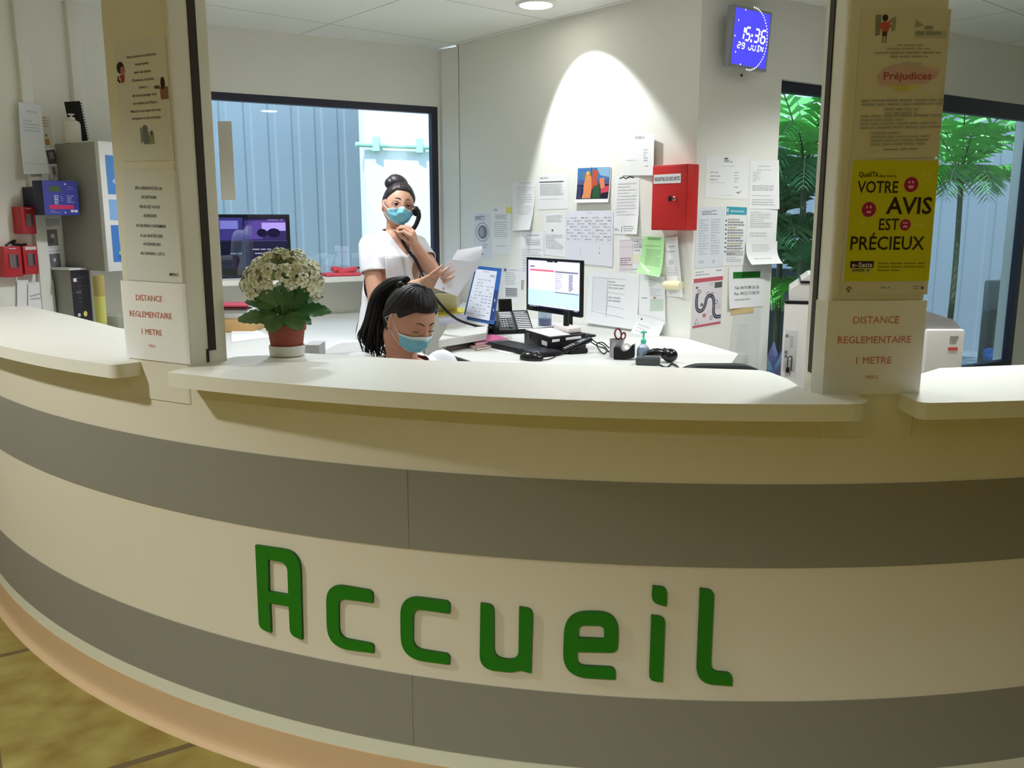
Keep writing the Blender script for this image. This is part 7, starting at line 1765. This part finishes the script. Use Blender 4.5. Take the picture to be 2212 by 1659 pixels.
loft(b, [(nb2 + Vector((0, 0, -.005)), .062, .05, LT2), (nb2 + Vector((0, .01, -.035)), .125, .065, LT2), (ch2 + Vector((0, 0, .05)), .158, .085, LT2), (ch2, .152, .105, LT2), (wa2, .125, .09, LT2), (hp2, .16, .11, LT2), (hp2 - Vector((0, 0, .10)), .15, .10, LT2)], M_SKIN2)
Re2 = R2 + Vector((.02, -.02, -.27)); Rw2 = Vector((R2.x + .16, R2.y - .12, DESK + .045)) ; Le2 = L2 + Vector((.06, -.02, -.25)); Lw2 = Vector((L2.x + .04, L2.y - .22, DESK + .045))
limb(b, [R2, Re2, Rw2], [.052, .042, .027], M_SKIN2); limb(b, [L2, Le2, Lw2], [.052, .042, .027], M_SKIN2)
hand(b, Rw2, Rw2 + Vector((.07, -.04, -.01)), (0, 0, -1), .25, M_SKIN2, 1); hand(b, Lw2, Lw2 + Vector((-.01, -.08, -.01)), (0, 0, -1), .25, M_SKIN2, -1)
for s in (-1, 1):
    h = hp2 + LT2 * s * .085 - Vector((0, 0, .03)); k_ = h + FW2 * .40; k_.z = SEAT + .06; limb(b, [h, k_, Vector((k_.x, k_.y, PLAT + .08))], [.080, .055, .036], M_SKIN2)
    limb(b, [Vector((k_.x, k_.y, PLAT + .045)), Vector((k_.x, k_.y, PLAT + .04)) + FW2 * .14], [.040, .032], M_SKIN2)
fuse(b, M_SKIN2, 'body', SITTER, .0036, 3)
b = MB()
loft(b, [(nb2 + Vector((0, .005, .002)), .088, .070, LT2), (nb2 + Vector((0, .012, -.026)), .135, .080, LT2), (ch2 + Vector((0, 0, .05)), .172, .100, LT2), (ch2, .168, .122, LT2), (wa2, .150, .112, LT2), (hp2, .180, .13, LT2), (hp2 - Vector((0, 0, .11)), .180, .125, LT2)], M_TUNIC)
limb(b, [R2 + Vector((0, 0, .004)), R2 + (Re2 - R2) * .6], [.068, .070], M_TUNIC); limb(b, [L2 + Vector((0, 0, -.004)), L2 + (Le2 - L2) * .6], [.060, .066], M_TUNIC)
r2d, l2d = (Re2 - R2).normalized(), (Le2 - L2).normalized()
def keep2(c):
    q = c - nb2; u, f, z = q.dot(LT2), q.dot(FW2), q.z
    if (c - R2).dot(r2d) > (Re2 - R2).length * .56 and (c - (R2 + r2d * .18)).length < .12: return False
    if (c - L2).dot(l2d) > (Le2 - L2).length * .56 and (c - (L2 + l2d * .18)).length < .12: return False
    if z > .002 and q.xy.length < .09: return False
    if f > 0 and z > -.15 and abs(u) < .085 * (1 + z / .155): return False
    return True
tun2 = fuse(b, M_TUNIC, 'tunic', SITTER, .006, 5, keep2, .006, 13); so = tun2.modifiers.new('cloth', 'SOLIDIFY'); so.thickness = .003; so.offset = 1
b = MB()
for s in (-1, 1):
    h = hp2 + LT2 * s * .085 - Vector((0, 0, .03)); k_ = h + FW2 * .40; k_.z = SEAT + .06; limb(b, [h, k_, Vector((k_.x, k_.y, PLAT + .12))], [.098, .076, .062], M_TROUSER)
fuse(b, M_TROUSER, 'trousers', SITTER, .008, 3, lambda c: c.z > PLAT + .085)
eyes(SITTER, MW, True); mask_mesh(SITTER, MW)
b = MB(); hair_cap(b, MW, M_HAIR, hairline, .012)
hr = b.build('hair', SITTER)
# ponytail: gathered at the crown, falling behind the shoulder
rnd = random.Random(17); b = MB()
tie = MW @ Vector((-.014, .070, .118))
b.ball((0, 0, 0), (.017, .018, .014), M_HAIR, Matrix.Translation(tie + Vector((-.016, 0, -.020))), 18, 12)
top = on_y(853, 601, YW + .09)
def strand(off, endpx, r, wob):
    e = on_y(*endpx, YW + .08); p = [tie + off * .2, top + off * .7 + Vector((0, .0, -.016)), on_y(826, 640, YW + .12) + off, on_y(815, 690, YW + .12) + off * 1.3, on_y(806, 730, YW + .10) + off * 1.3 + Vector((wob, 0, 0)), e]
    q = smooth_path(p, 8); n = len(q); b.tube(q, [r * (.65 + .5 * sin(pi * min(1, i / n * 1.2))) * (1 if i < n * .62 else max(.06, 1 - (i / n - .62) / .40)) for i in range(n)], M_HAIR, 9)
for k in range(46):
    o = Vector((rnd.uniform(-.026, .036), rnd.uniform(-.035, .035), rnd.uniform(-.014, .014)))
    strand(o, (814 + o.x * 700 + rnd.uniform(-16, 20), 768 + rnd.uniform(-12, 22)), rnd.uniform(.007, .013), rnd.uniform(-.012, .012))
for k in range(9):
    o = Vector((rnd.uniform(-.034, .03), rnd.uniform(-.03, .01), 0)); strand(o, (794 + rnd.uniform(-8, 46), 776 + rnd.uniform(-16, 16)), .0035, rnd.uniform(-.02, .02))
b.build('ponytail', hr)

# her pale chair
wc = Vector((hp2.x, hp2.y, 0)); Mch = frame((wc.x, wc.y, PLAT), FW2, (0, 0, 1)); M_CH = mat('chair_white', (224, 226, 228), .5)
root = thing('desk_chair', 'white desk chair under the seated person, its back edge showing', 'chair', (wc.x, wc.y, PLAT))
MB().rbox((-.23, -.28, .38), (.23, .22, .445), M_CH, Mch, .03).build('seat', root)
b = MB(); bk = MB()
ztop = on_y(745, 738, hp2.y + .2).z - PLAT
bk.extrude([round_poly([(-.24, .50, .06), (.24, .50, .06), (.25, ztop - .05, .12), (.10, ztop, .16), (-.10, ztop, .16), (-.25, ztop - .05, .12)], 6)], lambda x, z, d: Mch @ Vector((x, .25 + .06 * (z - .5) - x * x * .9 + d, z)), 0, .035, M_CH)
bevel(bk.build('backrest', root), .01, 3)
MB().tube([Mch @ Vector((0, 0, .38)), Mch @ Vector((0, 0, .09))], .025, M_STEEL, 12).build('column', root)
b.tube([Mch @ Vector((0, .15, .40)), Mch @ Vector((0, .29, .42)), Mch @ Vector((0, .30, .56))], .018, M_STEEL, 8); b.build('back_support', root)
for i in range(5):
    a = 2 * pi * i / 5; lg = MB().tube([Mch @ Vector((0, 0, .10)), Mch @ Vector((.28 * cos(a), .28 * sin(a), .065))], [.022, .015], M_STEEL, 8).build('leg', root)
    MB().ball((.28 * cos(a), .28 * sin(a), .029), .028, M_BLACK, Mch, 10, 8).build('caster', lg)
